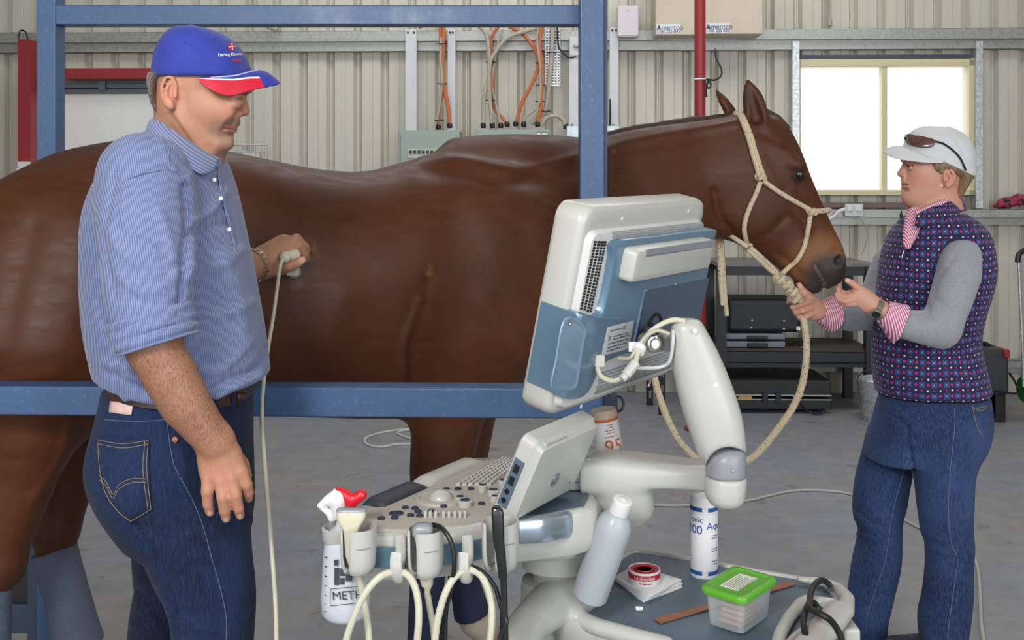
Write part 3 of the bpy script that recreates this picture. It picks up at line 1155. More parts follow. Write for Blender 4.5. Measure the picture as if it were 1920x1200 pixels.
# perforated rack leg seen under the monitor
e = empty('slotted_rack', P(1230, 750, 6.3) * NP([1, 1, 0]), 'dark slotted-angle rack seen under the monitor', 'rack')
for px in (1219, 1242):
    b = MB()
    x = P(px, 700, 6.9)[0]
    D_ = 6.9 if px == 1219 else 6.6
    x = P(px, 700, D_)[0]
    for j in range(10):
        b.box((x - .02, D_, j * .1), (x + .02, D_ + .003, j * .1 + .05)); b.box((x - .02, D_, j * .1 + .05), (x - .008, D_ + .003, j * .1 + .1)); b.box((x + .008, D_, j * .1 + .05), (x + .02, D_ + .003, j * .1 + .1))
    b.box((x - .022, D_, 0), (x - .018, D_ + .04, 1.0))
    b.build('upright', M_DARKST, e, smooth=False)
b = MB(); x = P(1219, 700, 6.9)[0]; b.box((x - .02, 6.55, .96), (x + .12, 6.95, 1.0)); b.build('rack_shelf', M_DARKST, e, smooth=False)

# cords on the floor
def fl(x, y, z=.006): return on_plane(x, y, z)
b = MB(); b.tube([fl(1150, 936), fl(1250, 948), fl(1390, 940), fl(1440, 930), fl(1490, 920), fl(1560, 921), fl(1610, 932), fl(1690, 972), fl(1730, 992), fl(1790, 1012), fl(1822, 1040), fl(1834, 1070), fl(1838, 1120), fl(1840, 1170), fl(1850, 1230)], .006, 8)
tag(b.build('extension_cord', mat('cord_grey', (186, 182, 176), .5)), 'long pale extension cord running over the floor behind the woman', 'cord')
b = MB(); b.tube([fl(790, 832), fl(745, 833), fl(716, 838), fl(690, 834), fl(684, 824), fl(700, 815), fl(735, 808), fl(790, 803), fl(800, 812), fl(770, 806), fl(745, 812), fl(780, 826), fl(800, 832)], .007, 8)
tag(b.build('coiled_cord', mat('cord_white', (206, 208, 214), .5)), 'coiled white cord on the floor behind the horse foreleg', 'cord')
# slatted timber-dark panel of the crush, low at the left, belongs with the frame further down
# ================================================================ THE BLUE CRUSH
M_BLUE = mat('blue_enamel', (64, 92, 132), 0.42, 0.0, var=0.10, vscale=14, rvar=0.1, spec=.5)
g = G(M_BLUE)
sc_ = g.noise(70, 12)
old = M_BLUE.node_tree.nodes['Principled BSDF'].inputs['Base Color'].links[0].from_socket
# worn pale scuffs on the paint
tcb = g.coord('Object')
g.base(g.mix(g.m('MULTIPLY', g.m('MAXIMUM', g.m('MULTIPLY', g.m('SUBTRACT', sc_, .56), 5.0), 0.0), .16), old, lin((150, 172, 205))))

crush = empty('horse_crush', P(1110, 700, 2.76) * NP([1, 1, 0]), 'blue steel horse crush of square posts and rails around the horse', 'horse crush')
def rect(x0, y0, x1, y1, D, th, back=True):
    p, q = P(x0, y0, D), P(x1, y1, D)
    return (p[0], D, q[2]), (q[0], D + th, p[2])
DT = 2.80
b = MB(); lo, hi = rect(103, 9, 1100, 46, DT, .056); b.box(lo, hi)
b.build('top_rail', M_BLUE, crush, bevel=.004)
p, q = P(68, 0, DT), P(104, 0, DT)
b = MB(); b.box((p[0], DT - .001, 0), (q[0], DT + .062, 2.6)); b.build('post', M_BLUE, crush, bevel=.004)
DPp = 2.74
p, q = P(1087, 0, DPp), P(1134, 0, DPp)
z0 = P(0, 740, DPp)[2]
b = MB(); b.box((p[0], DPp, z0), (q[0], DPp + .07, 2.6)); b.build('post', M_BLUE, crush, bevel=.006)
b = MB(); b.box((q[0] - .002, DPp + .008, z0), (q[0] + .008, DPp + .064, 2.6)); b.build('post_edge', mat('dark_blue', (36, 46, 66), .4), crush, smooth=False)
DL = 2.13
def lz(y): return P(0, y, DL)[2]
b = MB()
xa, xb_ = P(-260, 0, DL)[0], P(1147, 0, DL)[0]
za, zb = lz(723), lz(729)
zc, zd = lz(777), lz(786)
v = [(xa, DL, zc), (xb_, DL, zd), (xb_, DL + .065, zd), (xa, DL + .065, zc), (xa, DL, za), (xb_, DL, zb), (xb_, DL + .065, zb), (xa, DL + .065, za)]
b.add(v, [(0, 3, 2, 1), (4, 5, 6, 7), (0, 1, 5, 4), (1, 2, 6, 5), (2, 3, 7, 6), (3, 0, 4, 7)])
b.build('side_rail', M_BLUE, crush, bevel=.004)
b = MB(); b.cbox((P(1144, 0, DL)[0], DL + .35, lz(755)), (.03, .72, .035)); b.build('rail_arm', mat('dark_blue', (36, 46, 66), .4), crush, bevel=.003)
b = MB(); c = P(1157, 757, DL)
b.tube([c + NP([math.cos(t) * .014, .004 * math.sin(t), math.sin(t) * .0155]) for t in np.linspace(0, 6.28, 17)[:-1]], .0028, 8, 1, closed=True)
b.build('latch_ring', M_BLACK, crush)
# lower rear gate by the hind legs
DG = 2.98
e = empty('crush_gate', P(40, 1100, DG) * NP([1, 1, 0]), 'blue framed gate with a dark panel, low behind the hind legs', 'gate')
b = MB()
x0, x1, x2 = P(-60, 0, DG)[0], P(50, 0, DG)[0], P(88, 0, DG)[0]
za, zb = P(0, 1135, DG)[2], P(0, 1190, DG)[2]
b.box((x1, DG, 0.02), (x2, DG + .07, 1.25)); b.box((x0 - .3, DG + .005, zb), (x1, DG + .065, za)); b.box((x0 - .3, DG + .005, 1.15), (x1, DG + .065, 1.25))
b.box((x1 - .02, DG - .01, 0), (x2 + .02, DG + .09, .02))
b.build('gate_frame', mat('dull_blue', (56, 68, 86), .5, .1, var=.2, vscale=18), e, bevel=.004)
b = MB(); b.box((x0 - .3, DG + .03, za), (x1, DG + .045, 1.15)); b.build('gate_panel', mat('rubber_panel', (42, 38, 38), .6), e, smooth=False)

# ================================================================ THE HORSE
HA, HBn = NP([-1.16, 2.5]), NP([.765, 3.25])
hu2 = nrm(HBn - HA)
HU = NP([hu2[0], hu2[1], 0])
HW = NP([-hu2[1], hu2[0], 0])          # away from the camera
HO = NP([HA[0], HA[1], 0])
VZ = NP([0, 0, 1.0])
def HP(px, py, w=0.0):
    """point on the vertical plane through the horse's spine (moved w away from the camera)"""
    r = NP([(px - 960) / F, 1.0, -(py - HY) / F])
    O = HO + HW * w
    t = (O @ HW) / (r @ HW)
    return r * t + NP([0, 0, CH])
def hst(rows):
    out = []
    for px, yt, yb, w in rows:
        a, c = HP(px, yt), HP(px, yb)
        s = (a - HO) @ HU
        out.append((s, (a[2] + c[2]) / 2, 0, (a[2] - c[2]) / 2, w))
    return out
hs = SDF()
hs.loft(HO, HU, VZ, HW, hst([(-150, 480, 660, .10), (-90, 405, 740, .19), (0, 346, 765, .25), (100, 289, 775, .275), (230, 261, 775, .285), (300, 264, 780, .285),
        (430, 285, 770, .285), (560, 313, 776, .30), (680, 320, 780, .305), (760, 303, 780, .295), (850, 282, 778, .265), (950, 281, 775, .225), (1050, 300, 740, .20), (1130, 345, 700, .17), (1190, 420, 640, .11)]), k=.05, ex=2.15)
hs.loft(HO, HU, VZ, HW, hst([(850, 290, 640, .11), (950, 279, 640, .125), (1085, 266, 610, .115), (1180, 243, 560, .10), (1300, 225, 470, .085), (1370, 219, 425, .082), (1420, 226, 400, .08)]), k=.09)
# shoulder, elbow, thigh, ribs
hs.ell(HP(930, 500, -.13), (.14, .11, .24), k=.10)
hs.ell(HP(880, 640, -.15), (.16, .09, .13), k=.09)
hs.ell(HP(1060, 560, -.10), (.12, .11, .16), k=.09)
hs.ell(HP(1060, 560, .10), (.12, .11, .16), k=.09)
hs.ell(HP(880, 640, .13), (.16, .09, .13), k=.08)
hs.ell(HP(60, 560, -.12), (.22, .15, .26), k=.10)
hs.ell(HP(60, 560, .12), (.22, .15, .26), k=.10)
hs.ell(HP(160, 660, -.15), (.15, .10, .18), k=.08)
hs.ell(HP(185, 690, .12), (.13, .09, .16), k=.08)
# hind legs
w1, w2 = -.15, .13
hs.chain([HP(70, 640, w1), HP(58, 790, w1), HP(32, 900, w1), HP(2, 1010, w1), HP(-6, 1060, w1)], [.17, .115, .078, .058, .052], k=.05)
hs.chain([HP(-6, 1060, w1), HP(-22, 1085, w1), HP(-22, 1200, w1), HP(-18, 1330, w1), HP(5, 1400, w1)], [.05, .038, .033, .034, .042], k=.03)
hs.chain([HP(150, 700, w2), HP(140, 800, w2), HP(120, 900, w2), HP(105, 985, w2)], [.15, .105, .075, .055], k=.05)
hs.chain([HP(105, 985, w2), HP(104, 1030, w2), HP(125, 1120, w2), HP(146, 1215, w2), HP(162, 1262, w2)], [.052, .042, .034, .034, .042], k=.03)
# forelegs
f1, f2 = -.12, .14
hs.chain([HP(850, 650, f1), HP(838, 785, f1), HP(826, 880, f1), HP(812, 985, f1), HP(806, 1020, f1)], [.13, .09, .075, .052, .048], k=.05)
hs.chain([HP(806, 1020, f1), HP(800, 1080, f1), HP(797, 1190, f1), HP(797, 1255, f1)], [.042, .032, .032, .040], k=.03)
hs.chain([HP(890, 650, f2), HP(876, 785, f2), HP(866, 880, f2), HP(858, 975, f2)], [.12, .075, .062, .050], k=.05)
hs.chain([HP(858, 975, f2), HP(862, 1040, f2), HP(874, 1110, f2), HP(890, 1160, f2)], [.048, .033, .032, .042], k=.03)
# pasterns and hooves down to the floor
def hoof(pt, fwd=1):
    g0 = NP([pt[0], pt[1], 0.0])
    tip = g0 + HU * .075
    hs.cap(pt, tip + NP([0, 0, .075]), .036, .042, k=.03)
    hs.cap(tip + NP([0, 0, .085]), tip + NP([0, 0, .045]) + HU * .01, .045, .056, k=.015)
    hs.cap(tip + NP([0, 0, .045]), tip + NP([0, 0, .03]) + HU * .005, .055, .058, k=.02)
    return tip
hoofs = [hoof(HP(5, 1400, w1)), hoof(HP(162, 1262, w2)), hoof(HP(797, 1255, f1)), hoof(HP(890, 1160, f2))]
for t in hoofs:
    hs.half(t + NP([0, 0, .003]), (0, 0, -1), t - .15, t + NP([.15, .15, .03]))
# tail behind the rump
hs.chain([HP(-150, 500), HP(-190, 620), HP(-200, 800), HP(-190, 1000)], [.05, .055, .05, .03], k=.04)

# ---- head
DH = 3.22
def HD(px, py, w=0.0):
    return P(px, py, DH + w)
hA, hB = HD(1418, 232), HD(1562, 532)
eu = nrm(hB - hA)
ev = nrm(NP([-eu[2], 0, eu[0]]))       # towards the forehead side
def outl(pts):
    q = [HD(x, y) - hA for x, y in pts]
    a = sorted([(p @ eu, p @ ev) for p in q])
    return [i[0] for i in a], [i[1] for i in a]
ts, tv = outl([(1404, 214), (1432, 212), (1452, 216), (1478, 238), (1499, 275), (1513, 315), (1526, 345), (1544, 385), (1562, 425), (1576, 455), (1585, 480), (1586, 505), (1580, 528)])
bs_, bv = outl([(1300, 330), (1335, 400), (1352, 428), (1385, 458), (1420, 480), (1452, 497), (1478, 515), (1494, 533), (1510, 543), (1530, 549), (1556, 546)])
rows = []
S_ = [-.04, 0, .05, .10, .16, .22, .28, .34, .40, .45, .49, .525, .545]
wid = [.07, .085, .098, .105, .108, .10, .086, .072, .062, .060, .060, .050, .03]
for s_, w_ in zip(S_, wid):
    a, c = np.interp(s_, ts, tv), np.interp(s_, bs_, bv)
    if s_ > .52:
        m_ = (a + c) / 2; a, c = m_ + (a - m_) * .86, m_ + (c - m_) * .86
    rows.append((s_, (a + c) / 2, 0, (a - c) / 2, w_))
hs.loft(hA, eu, ev, (0, 1, 0), rows, ex=2.3, k=.05)
# throat link, cheek disc, crest, muzzle shapes
hs.cap(HP(1330, 330), HD(1400, 330), .095, .095, k=.05, n=(0, 1, 0), fl=1.25)
hs.ell(HD(1408, 390, -.052), (.10, .045, .10), k=.03)
hs.ell(HD(1408, 390, .052), (.10, .045, .10), k=.03)
hs.cap(HD(1478, 372, -.082), HD(1512, 430, -.062), .012, .010, k=.03)
hs.cap(HD(1452, 272, -.07), HD(1490, 305, -.088), .022, .018, k=.03)
hs.ell(HD(1495, 308, -.09), (.034, .018, .013), k=.02)      # brow over the eye
hs.ell(HD(1570, 488, -.050), (.027, .026, .036), k=.02)     # nostril wing
hs.ell(HD(1571, 488, .045), (.026, .024, .036), k=.02)
hs.ell(HD(1573, 490, -.076), (.013, .020, .030), R=[nrm([.9, 0, -.5]), (0, 1, 0), nrm([.5, 0, .9])], k=.012, mode='s')
hs.ell(HD(1498, 327, -.101), (.023, .014, .015), k=.008, mode='s')
hs.ell(HD(1498, 327, -.084), (.0195, .018, .0160), k=.004)   # eyeball
hs.cap(HD(1485, 324, -.097), HD(1500, 317, -.102), .0055, .006, k=.006)
hs.cap(HD(1500, 317, -.102), HD(1511, 325, -.096), .006, .005, k=.006)
hs.cap(HD(1485, 328, -.096), HD(1499, 337, -.098), .005, .005, k=.006)
hs.cap(HD(1499, 337, -.098), HD(1511, 330, -.094), .005, .004, k=.006)
hs.ell(HD(1518, 536, 0), (.042, .042, .026), k=.03)          # lower lip
hs.ell(HD(1553, 510, 0), (.050, .056, .048), k=.03)          # upper lip and nose
# ears
def ear(tip, base, r, face, k=.012):
    ax = nrm(tip - base)
    L = np.linalg.norm(tip - base)
    side = nrm(np.cross(ax, face))
    fc = np.cross(side, ax)
    hs.loft(base, ax, side, fc, [(-.02, 0, 0, r * .8, r * .8), (L * .15, 0, 0, r, r * .75), (L * .4, 0, 0, r * 1.08, r * .62), (L * .65, 0, 0, r * .88, r * .5), (L * .85, 0, 0, r * .5, r * .3), (L, 0, 0, .005, .005)], k=k)
    c0 = base + ax * L * .12 + fc * r * .62
    hs.cap(c0, base + ax * L * .82 + fc * r * .42, r * .52, r * .12, k=.008, mode='s', n=fc, fl=1.0)
ear(HD(1401, 146, -.05), HD(1423, 232, -.052), .036, nrm([-.35, -1, .1]))
ear(HD(1341, 166, .05), HD(1378, 222, .045), .033, nrm([.5, -.35, .9]))

def hpost(V, n):
    px, py = projected(V)
    near = ((V - HO) @ HW < 0)
    d = np.zeros(len(V))
    d += wob(V, 9, 2) * .0035 + wob(V, 22, 5) * .0012
    V2 = V + n * d[:, None]
    def cr(pts, w, a, wd=-.25):
        nonlocal V2
        q = catmull([NP([x, y, 0]) for x, y in pts], 5)
        dd = dist_poly(np.stack([px, py, np.zeros_like(px)], 1), q)
        m = near & (n @ HW < .2)
        V2 = V2 + n * (np.where(m, a * np.exp(-(dd / w) ** 2), 0))[:, None]
    cr([(790, 560), (772, 610), (758, 660), (760, 760)], 9, .009)
    cr([(810, 520), (778, 600), (776, 680), (780, 760)], 14, -.006)
    cr([(1005, 310), (985, 380), (990, 470), (1010, 560)], 34, -.009)
    cr([(860, 330), (905, 420), (920, 520), (900, 620)], 30, .006)
    cr([(830, 350), (845, 450), (830, 560)], 34, -.005)
    cr([(450, 420), (470, 520), (450, 640), (430, 760)], 60, -.010)
    cr([(520, 380), (560, 520), (520, 680)], 70, .006)
    cr([(150, 420), (150, 560), (120, 700)], 50, .008)
    cr([(60, 430), (25, 560), (0, 700)], 26, -.007)
    cr([(130, 790), (110, 860), (60, 940)], 10, .006)
    cr([(790, 300), (860, 300), (960, 316), (1080, 296), (1200, 262), (1380, 232)], 9, .007)
    cr([(800, 318), (880, 330), (970, 340), (1080, 318)], 16, -.008)
    cr([(640, 560), (620, 640)], 40, .010)
    cr([(900, 560), (960, 640), (1000, 690)], 22, .008)
    cr([(1340, 360), (1352, 410), (1380, 445)], 7, -.010)      # throat groove behind the cheek
    cr([(1395, 452), (1440, 440), (1478, 405)], 7, -.006)
    cr([(1430, 300), (1450, 340), (1462, 350)], 8, .004)
    cr([(1528, 500), (1534, 525), (1546, 545)], 4, -.007)      # corner of the mouth
    cr([(1548, 505), (1552, 528), (1556, 545)], 5, .003)
    cr([(1500, 420), (1525, 470), (1530, 500)], 8, -.004)
    cr([(1455, 475), (1480, 490), (1500, 515)], 7, -.006)
    cr([(1430, 250), (1452, 262), (1470, 270)], 8, -.005)
    return V2
def pxline_h(px, py, pts):
    q = catmull([NP([x, y, 0.0]) for x, y in pts], 5)
    return dist_poly(np.stack([px, py, np.zeros_like(px)], 1), q)
def hcol(V, n):
    px, py = projected(V)
    C = np.tile(NP(lin((80, 42, 21))[:3]), (len(V), 1))
    t = wob(V, 5, 11)
    C = mixc(C, (64, 36, 24), np.clip(.5 + .4 * t, 0, 1) * .6)
    C = mixc(C, (112, 64, 36), np.clip(wob(V, 7, 21), 0, 1) * .35)
    z = V[:, 2]
    head = (V[:, 0] > HD(1340, 0)[0]) & (z > 1.2)
    # muzzle
    dm = np.linalg.norm((V - HD(1548, 520)) * NP([1, .55, 1]), axis=1)
    C = mixc(C, (150, 100, 60), (1 - smooth01(dm, .10, .20)) * head * .55)
    C = mixc(C, (56, 47, 45), 1 - smooth01(dm, .062, .112))
    dn = np.linalg.norm((V - HD(1572, 490, -.06)) * NP([1, .6, .8]), axis=1)
    C = mixc(C, (26, 20, 22), (1 - smooth01(dn, .014, .022)))
    dl_ = pxline_h(px, py, [(1528, 498), (1537, 515), (1546, 532), (1545, 546)])
    C = mixc(C, (128, 112, 104), (1 - smooth01(dl_, .8, 3.0)) * .6 * (n @ HW < 0))
    # eye
    de = np.linalg.norm(V - HD(1498, 327, -.086), axis=1)
    C = mixc(C, (52, 30, 24), 1 - smooth01(de, .026, .038))
    C = mixc(C, (10, 8, 9), (de < .0185).astype(float))
    # inside of the ears
    for a, bb in ((HD(1402, 168, -.075), HD(1420, 226, -.085)),):
        dd = dist_poly(V, [a, bb])
        C = mixc(C, (58, 42, 38), (1 - smooth01(dd, .014, .024)))
    # points: darker legs low down, pale fetlock of the raised-looking far foreleg
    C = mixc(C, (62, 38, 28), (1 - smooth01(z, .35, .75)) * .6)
    dl = np.linalg.norm(V - HP(893, 1172, f2), axis=1)
    C = mixc(C, (206, 190, 172), (1 - smooth01(dl, .05, .085)) * .8)
    C = mixc(C, (70, 62, 54), (z < .10).astype(float) * .9)
    # small scars and the damp clipped spot under the probe
    for (x, y, r, c, a) in ((808, 508, 12, (150, 105, 66), .55), (578, 470, 24, (120, 92, 84), .55), (556, 530, 16, (112, 86, 78), .5), (1150, 285, 5, (140, 100, 70), .5)):
        dd = np.hypot((px - x), (py - y) * .8)
        C = mixc(C, c, (1 - smooth01(dd, r * .3, r)) * a * (n @ HW < 0) * np.clip(.6 + .8 * wob(V, 200, 3), 0, 1))
    return C
horse = empty('horse', HO + HU * .9, 'chestnut horse standing in the blue crush wearing a knotted rope halter', 'horse')
M_HORSE = mat('chestnut_coat', (100, 58, 36), 0.50, vcol=True, var=0.12, vscale=30, bump=0.05, bscale=700, stretch=(.35, 1, 1.6), sheen=0.0, rvar=.12, spec=.30)
body = hs.build('horse_body', .0085, M_HORSE, horse, post=hpost, color=hcol)
HBVH = BVHTree.FromObject(body, bpy.context.evaluated_depsgraph_get())
def bvh_of(o):
    me = o.data
    M = world_of(o)
    return BVHTree.FromPolygons([M @ v.co for v in me.vertices], [p.vertices[:] for p in me.polygons])
HBVH = bvh_of(body)
def hit(px, py, lift=0.0, bv=None, fall=3.0):
    o = Vector((0, 0, CH))
    d = Vector(((px - 960) / F, 1, -(py - HY) / F)).normalized()
    r = (bv or HBVH).ray_cast(o, d)
    if r[0] is None:
        return P(px, py, fall)
    return NP(r[0]) - NP(d) * lift

# wet shine on the eye comes from a glossy cornea
b = MB(); c = HD(1498, 327, -.0850)
b.lathe([(.0180 * math.sin(t), .0180 * math.cos(t)) for t in np.linspace(0, .75, 8)], c, 20, (0, -1, 0))
b.build('eye', mat('eye_dark', (12, 9, 10), .04, coat=1.0), horse)

# mane: a short dark ridge lying to the far side of the crest
ms = SDF()
mp = [HP(x, y, w) for x, y, w in ((872, 288, .012), (950, 284, .016), (1085, 267, .02), (1180, 243, .02), (1300, 224, .02), (1370, 218, .015), (1392, 216, .01))]
ms.chain(mp, [.006, .009, .010, .010, .010, .009, .006], k=.01)
ms.chain([p + HW * .022 + NP([0, 0, -.03]) for p in mp], [.008, .018, .022, .022, .022, .018, .008], k=.02)
M_MANE = mat('mane_hair', (64, 40, 32), .5, var=.2, vscale=60, stretch=(1, 1, 4), bump=.3, bscale=150)
ms.build('mane', .006, M_MANE, horse, post=lambda V, n: V + n * (wob(V, 90, 3) * .0015)[:, None])
# forelock between the ears
ms = SDF()
ms.chain([HD(1405, 212, .0), HD(1432, 210, -.01), HD(1458, 222, -.015), HD(1478, 240, -.012)], [.012, .014, .011, .006], k=.012)
ms.build('forelock', .005, M_MANE, horse)

# bandages and boots
def leg_wrap(name, pts, rs, m, label, cut_top=None):
    s = SDF()
    s.chain(pts, rs, k=.012)
    a, c = pts[0], pts[-1]
    ax = nrm(a - pts[1])
    s.half(a, ax if cut_top is None else cut_top, a - .14, a + .14)
    ax = nrm(c - pts[-2])
    s.half(c, ax, c - .12, c + .12)
    o = s.build(name, .006, m, horse, post=lambda V, n: V + n * (wob(V, 60, 7) * .001)[:, None], relax=0)
    o['label'] = label
    return o
M_SLATE = mat('slate_bandage', (84, 94, 112), .85, var=.08, vscale=40, bump=.2, bscale=200, stretch=(1, 1, 3))
M_NAVY = mat('navy_bandage', (34, 44, 72), .85, var=.1, vscale=40, bump=.2, bscale=200, stretch=(1, 1, 3))
leg_wrap('leg_bandage', [HP(-22, 1088, w1), HP(-22, 1190, w1), HP(-18, 1310, w1)], [.052, .046, .05], M_SLATE, 'slate grey bandage on the near hind leg', (.25, 0, 1))
leg_wrap('leg_bandage', [HP(100, 1028, w2), HP(122, 1105, w2), HP(148, 1210, w2)], [.056, .054, .062], M_SLATE, 'slate grey bandage on the far hind leg', (-.35, 0, 1))
leg_wrap('leg_bandage', [HP(802, 1062, f1), HP(797, 1180, f1), HP(797, 1240, f1)], [.046, .046, .052], M_NAVY, 'navy bandage on the near foreleg')
leg_wrap('leg_bandage', [HP(862, 1050, f2), HP(872, 1100, f2), HP(886, 1152, f2)], [.044, .046, .055], M_NAVY, 'navy bandage on the far foreleg')
# ================================================================ people helpers
def slices(sdf, rows, D, ex=2.0, k=.03, mode='u'):
    """horizontal sections: rows of (image row, left column, right column, half depth[, depth offset])"""
    st = []
    O = P(960, HY, D) * NP([0, 1, 0])
    for r in rows:
        y, xl, xr, hd = r[:4]
        dd = r[4] if len(r) > 4 else 0.0
        a, c = P(xl, y, D + dd), P(xr, y, D + dd)
        st.append((-a[2], (a[0] + c[0]) / 2, dd, (c[0] - a[0]) / 2, hd))
    sdf.loft(O, (0, 0, -1), (1, 0, 0), (0, 1, 0), st, ex=ex, k=k, mode=mode)
    return sdf
def pxline(V, pts):
    px, py = projected(V)
    q = catmull([NP([x, y, 0.0]) for x, y in pts], 5) if len(pts) > 2 else [NP([x, y, 0.0]) for x, y in pts]
    return dist_poly(np.stack([px, py, np.zeros_like(px)], 1), q)
def folds(V, n, lst, facing_y=0.25):
    """creases of the cloth facing the camera: (points, width px, amplitude m)"""
    m = n[:, 1] < facing_y
    for pts, w, a in lst:
        d = pxline(V, pts)
        V = V + n * np.where(m, a * np.exp(-(d / w) ** 2), 0)[:, None]
    return V
def surf_pts(pts, bv, lift, step=1, fall=2.0):
    q = catmull([NP([x, y, 0.0]) for x, y in pts], 6) if len(pts) > 2 else [NP([pts[0][0] + (pts[1][0] - pts[0][0]) * t, pts[0][1] + (pts[1][1] - pts[0][1]) * t, 0]) for t in np.linspace(0, 1, 8)]
    return [hit(p[0], p[1], lift, bv, fall) for p in q]
def stitch(name, lines, bv, r, m, parent, lift=.0006):
    b = MB()
    for l in lines:
        q = surf_pts(l, bv, lift)
        q = [p for i, p in enumerate(q) if i == 0 or np.linalg.norm(p - q[i - 1]) < .06]
        if len(q) > 1:
            b.tube(q, r, 5, 1)
    return b.build(name, m, parent)
def patch(name, c4, nx, ny, bv, lift, thick, m, parent, bottom=None):
    """panel laid on a surface; c4 = TL, TR, BR, BL image points; bottom = extra sag point in the lower edge"""
    V, Fc = [], []
    tl, tr, br, bl = [NP(c, float) for c in c4]
    for j in range(ny + 1):
        for i in range(nx + 1):
            u, v = i / nx, j / ny
            p = (tl * (1 - u) + tr * u) * (1 - v) + (bl * (1 - u) + br * u) * v
            if bottom is not None:
                p = p + NP(bottom) * (1 - abs(2 * u - 1)) * v ** 3
            V.append(hit(p[0], p[1], lift, bv))
    for j in range(ny):
        for i in range(nx):
            a = j * (nx + 1) + i
            Fc.append((a, a + nx + 1, a + nx + 2, a + 1))
    me = bpy.data.meshes.new(name)
    me.from_pydata([tuple(v) for v in V], [], Fc)
    me.update(); me.shade_smooth()
    o = link_mesh(name, me, m, parent)
    md = o.modifiers.new('thick', 'SOLIDIFY'); md.thickness = thick; md.offset = 0
    return o
def sheet(name, rows, m, parent, thick=.002, sub=1, color=None):
    """cloth strip through rows of 3-D points"""
    V, Fc = [], []
    n = len(rows[0])
    for r in rows: V += [tuple(p) for p in r]
    for j in range(len(rows) - 1):
        for i in range(n - 1):
            a = j * n + i
            Fc.append((a, a + n, a + n + 1, a + 1))
    me = bpy.data.meshes.new(name)
    me.from_pydata(V, [], Fc); me.update(); me.shade_smooth()
    if color is not None:
        C = color(NP(V))
        ca = me.color_attributes.new('Col', 'FLOAT_COLOR', 'POINT')
        buf = np.ones((len(V), 4), np.float32); buf[:, :3] = C
        ca.data.foreach_set('color', buf.ravel())
    o = link_mesh(name, me, m, parent)
    md = o.modifiers.new('thick', 'SOLIDIFY'); md.thickness = thick; md.offset = 0
    if sub:
        md = o.modifiers.new('sub', 'SUBSURF'); md.levels = sub; md.render_levels = sub
    return o
def ear_shape(s, Q, x0, x1, y0, y1, side_dd, flip=1, k=.006):
    """an ear seen side-on filling the image box; Q(px,py,dd) gives points; side_dd = depth of the head side"""
    cx, cy = (x0 + x1) / 2, (y0 + y1) / 2
    w, h = (x1 - x0), (y1 - y0)
    u = np.linalg.norm(Q(x1, cy, side_dd) - Q(x0, cy, side_dd)) / w
    L = lambda fx, fy, d=0: Q(cx + flip * fx * w, cy + fy * h, side_dd + d)
    s.ell(L(.0, -.03, .006), (w * .42 * u, .008, h * .45 * u), k=.008)
    s.ell(L(.12, .02, -.009), (w * .22 * u, .009, h * .22 * u), k=.005, mode='s')
    rim = [L(.25, .02, .0), L(.30, -.22, -.001), L(.12, -.45, -.003), (L(-.22, -.44, -.006)), L(-.44, -.2, -.010), L(-.42, .08, -.008), L(-.22, .32, -.004), L(.05, .42, -.002)]
    rim = catmull(rim, 3)
    r = w * u * .10
    s.chain(rim, [r] * len(rim), k=.003)
    anti = [L(-.02, -.30, -.003), L(-.20, -.10, -.006), L(-.16, .12, -.005), L(.05, .25, -.004)]
    s.chain(anti, [r * .8] * 4, k=.004)
    s.ell(L(.05, .36, -.001), (w * .2 * u, .006, h * .12 * u), k=.006)
    s.cap(L(.30, .02, -.002), L(.28, .14, -.003), r * .9, k=.004)

# ================================================================ THE MAN
MD = 1.88
def Q(px, py, dd=0.0): return P(px, py, MD + dd)
QN = -.17   # depth offset of the surface nearest the camera
man = empty('man', Q(330, 700) * NP([1, 1, 0]), 'man in blue checked shirt, jeans and blue cap holding an ultrasound probe on the horse', 'person')
SK = (176, 128, 102)
M_SKIN = mat('skin_man', SK, .46, vcol=True, bump=.10, bscale=260, sss=.12, spec=.4)
M_SKIN.node_tree.nodes['Principled BSDF'].inputs['Roughness'].default_value = .5
s = SDF()
# head: horizontal sections measured front to back
slices(s, [(58, 335, 392, .03), (72, 312, 425, .055), (100, 298, 447, .072), (135, 293, 461, .077), (158, 294, 462, .076), (176, 297, 453, .073), (195, 302, 449, .070), (212, 308, 444, .066), (226, 320, 440, .061), (240, 338, 437, .055), (256, 360, 435, .046), (270, 384, 431, .034), (280, 400, 424, .020)], MD - .02, ex=2.2, k=.02)
HDm = -.02
# brow, eye hollow, cheekbone, nose
s.cap(Q(448, 166, HDm - .052), Q(465, 168, HDm - .01), .009, .009, k=.016)
s.ell(Q(455, 184, HDm - .040), (.011, .010, .008), k=.008, mode='s')
s.ell(Q(456, 185, HDm + .04), (.015, .014, .010), k=.010, mode='s')
s.ell(Q(444, 185, HDm - .037), (.0120, .0120, .0110), k=.003)
s.cap(Q(441, 181, HDm - .050), Q(456, 182, HDm - .034), .0035, k=.004)
s.cap(Q(441, 191, HDm - .048), Q(455, 191, HDm - .034), .003, k=.005)
s.ell(Q(408, 206, HDm - .044), (.032, .022, .024), k=.03)
s.chain([Q(452, 172, HDm - .002), Q(455, 190, HDm - .002), Q(458, 207, HDm - .003)], [.0060, .0068, .0078], k=.010)
s.ell(Q(455.5, 208.5, HDm - .004), (.0090, .0088, .0076), k=.007)
s.ell(Q(447, 212.5, HDm - .020), (.0100, .0065, .0065), k=.005)
s.ell(Q(453, 212.5, HDm + .012), (.0085, .0065, .0065), k=.005)
s.ell(Q(452, 219, HDm - .013), (.0055, .004, .0028), k=.003, mode='s')
s.cap(Q(438, 215, HDm - .031), Q(441, 207, HDm - .028), .0022, .0018, k=.005, mode='s')
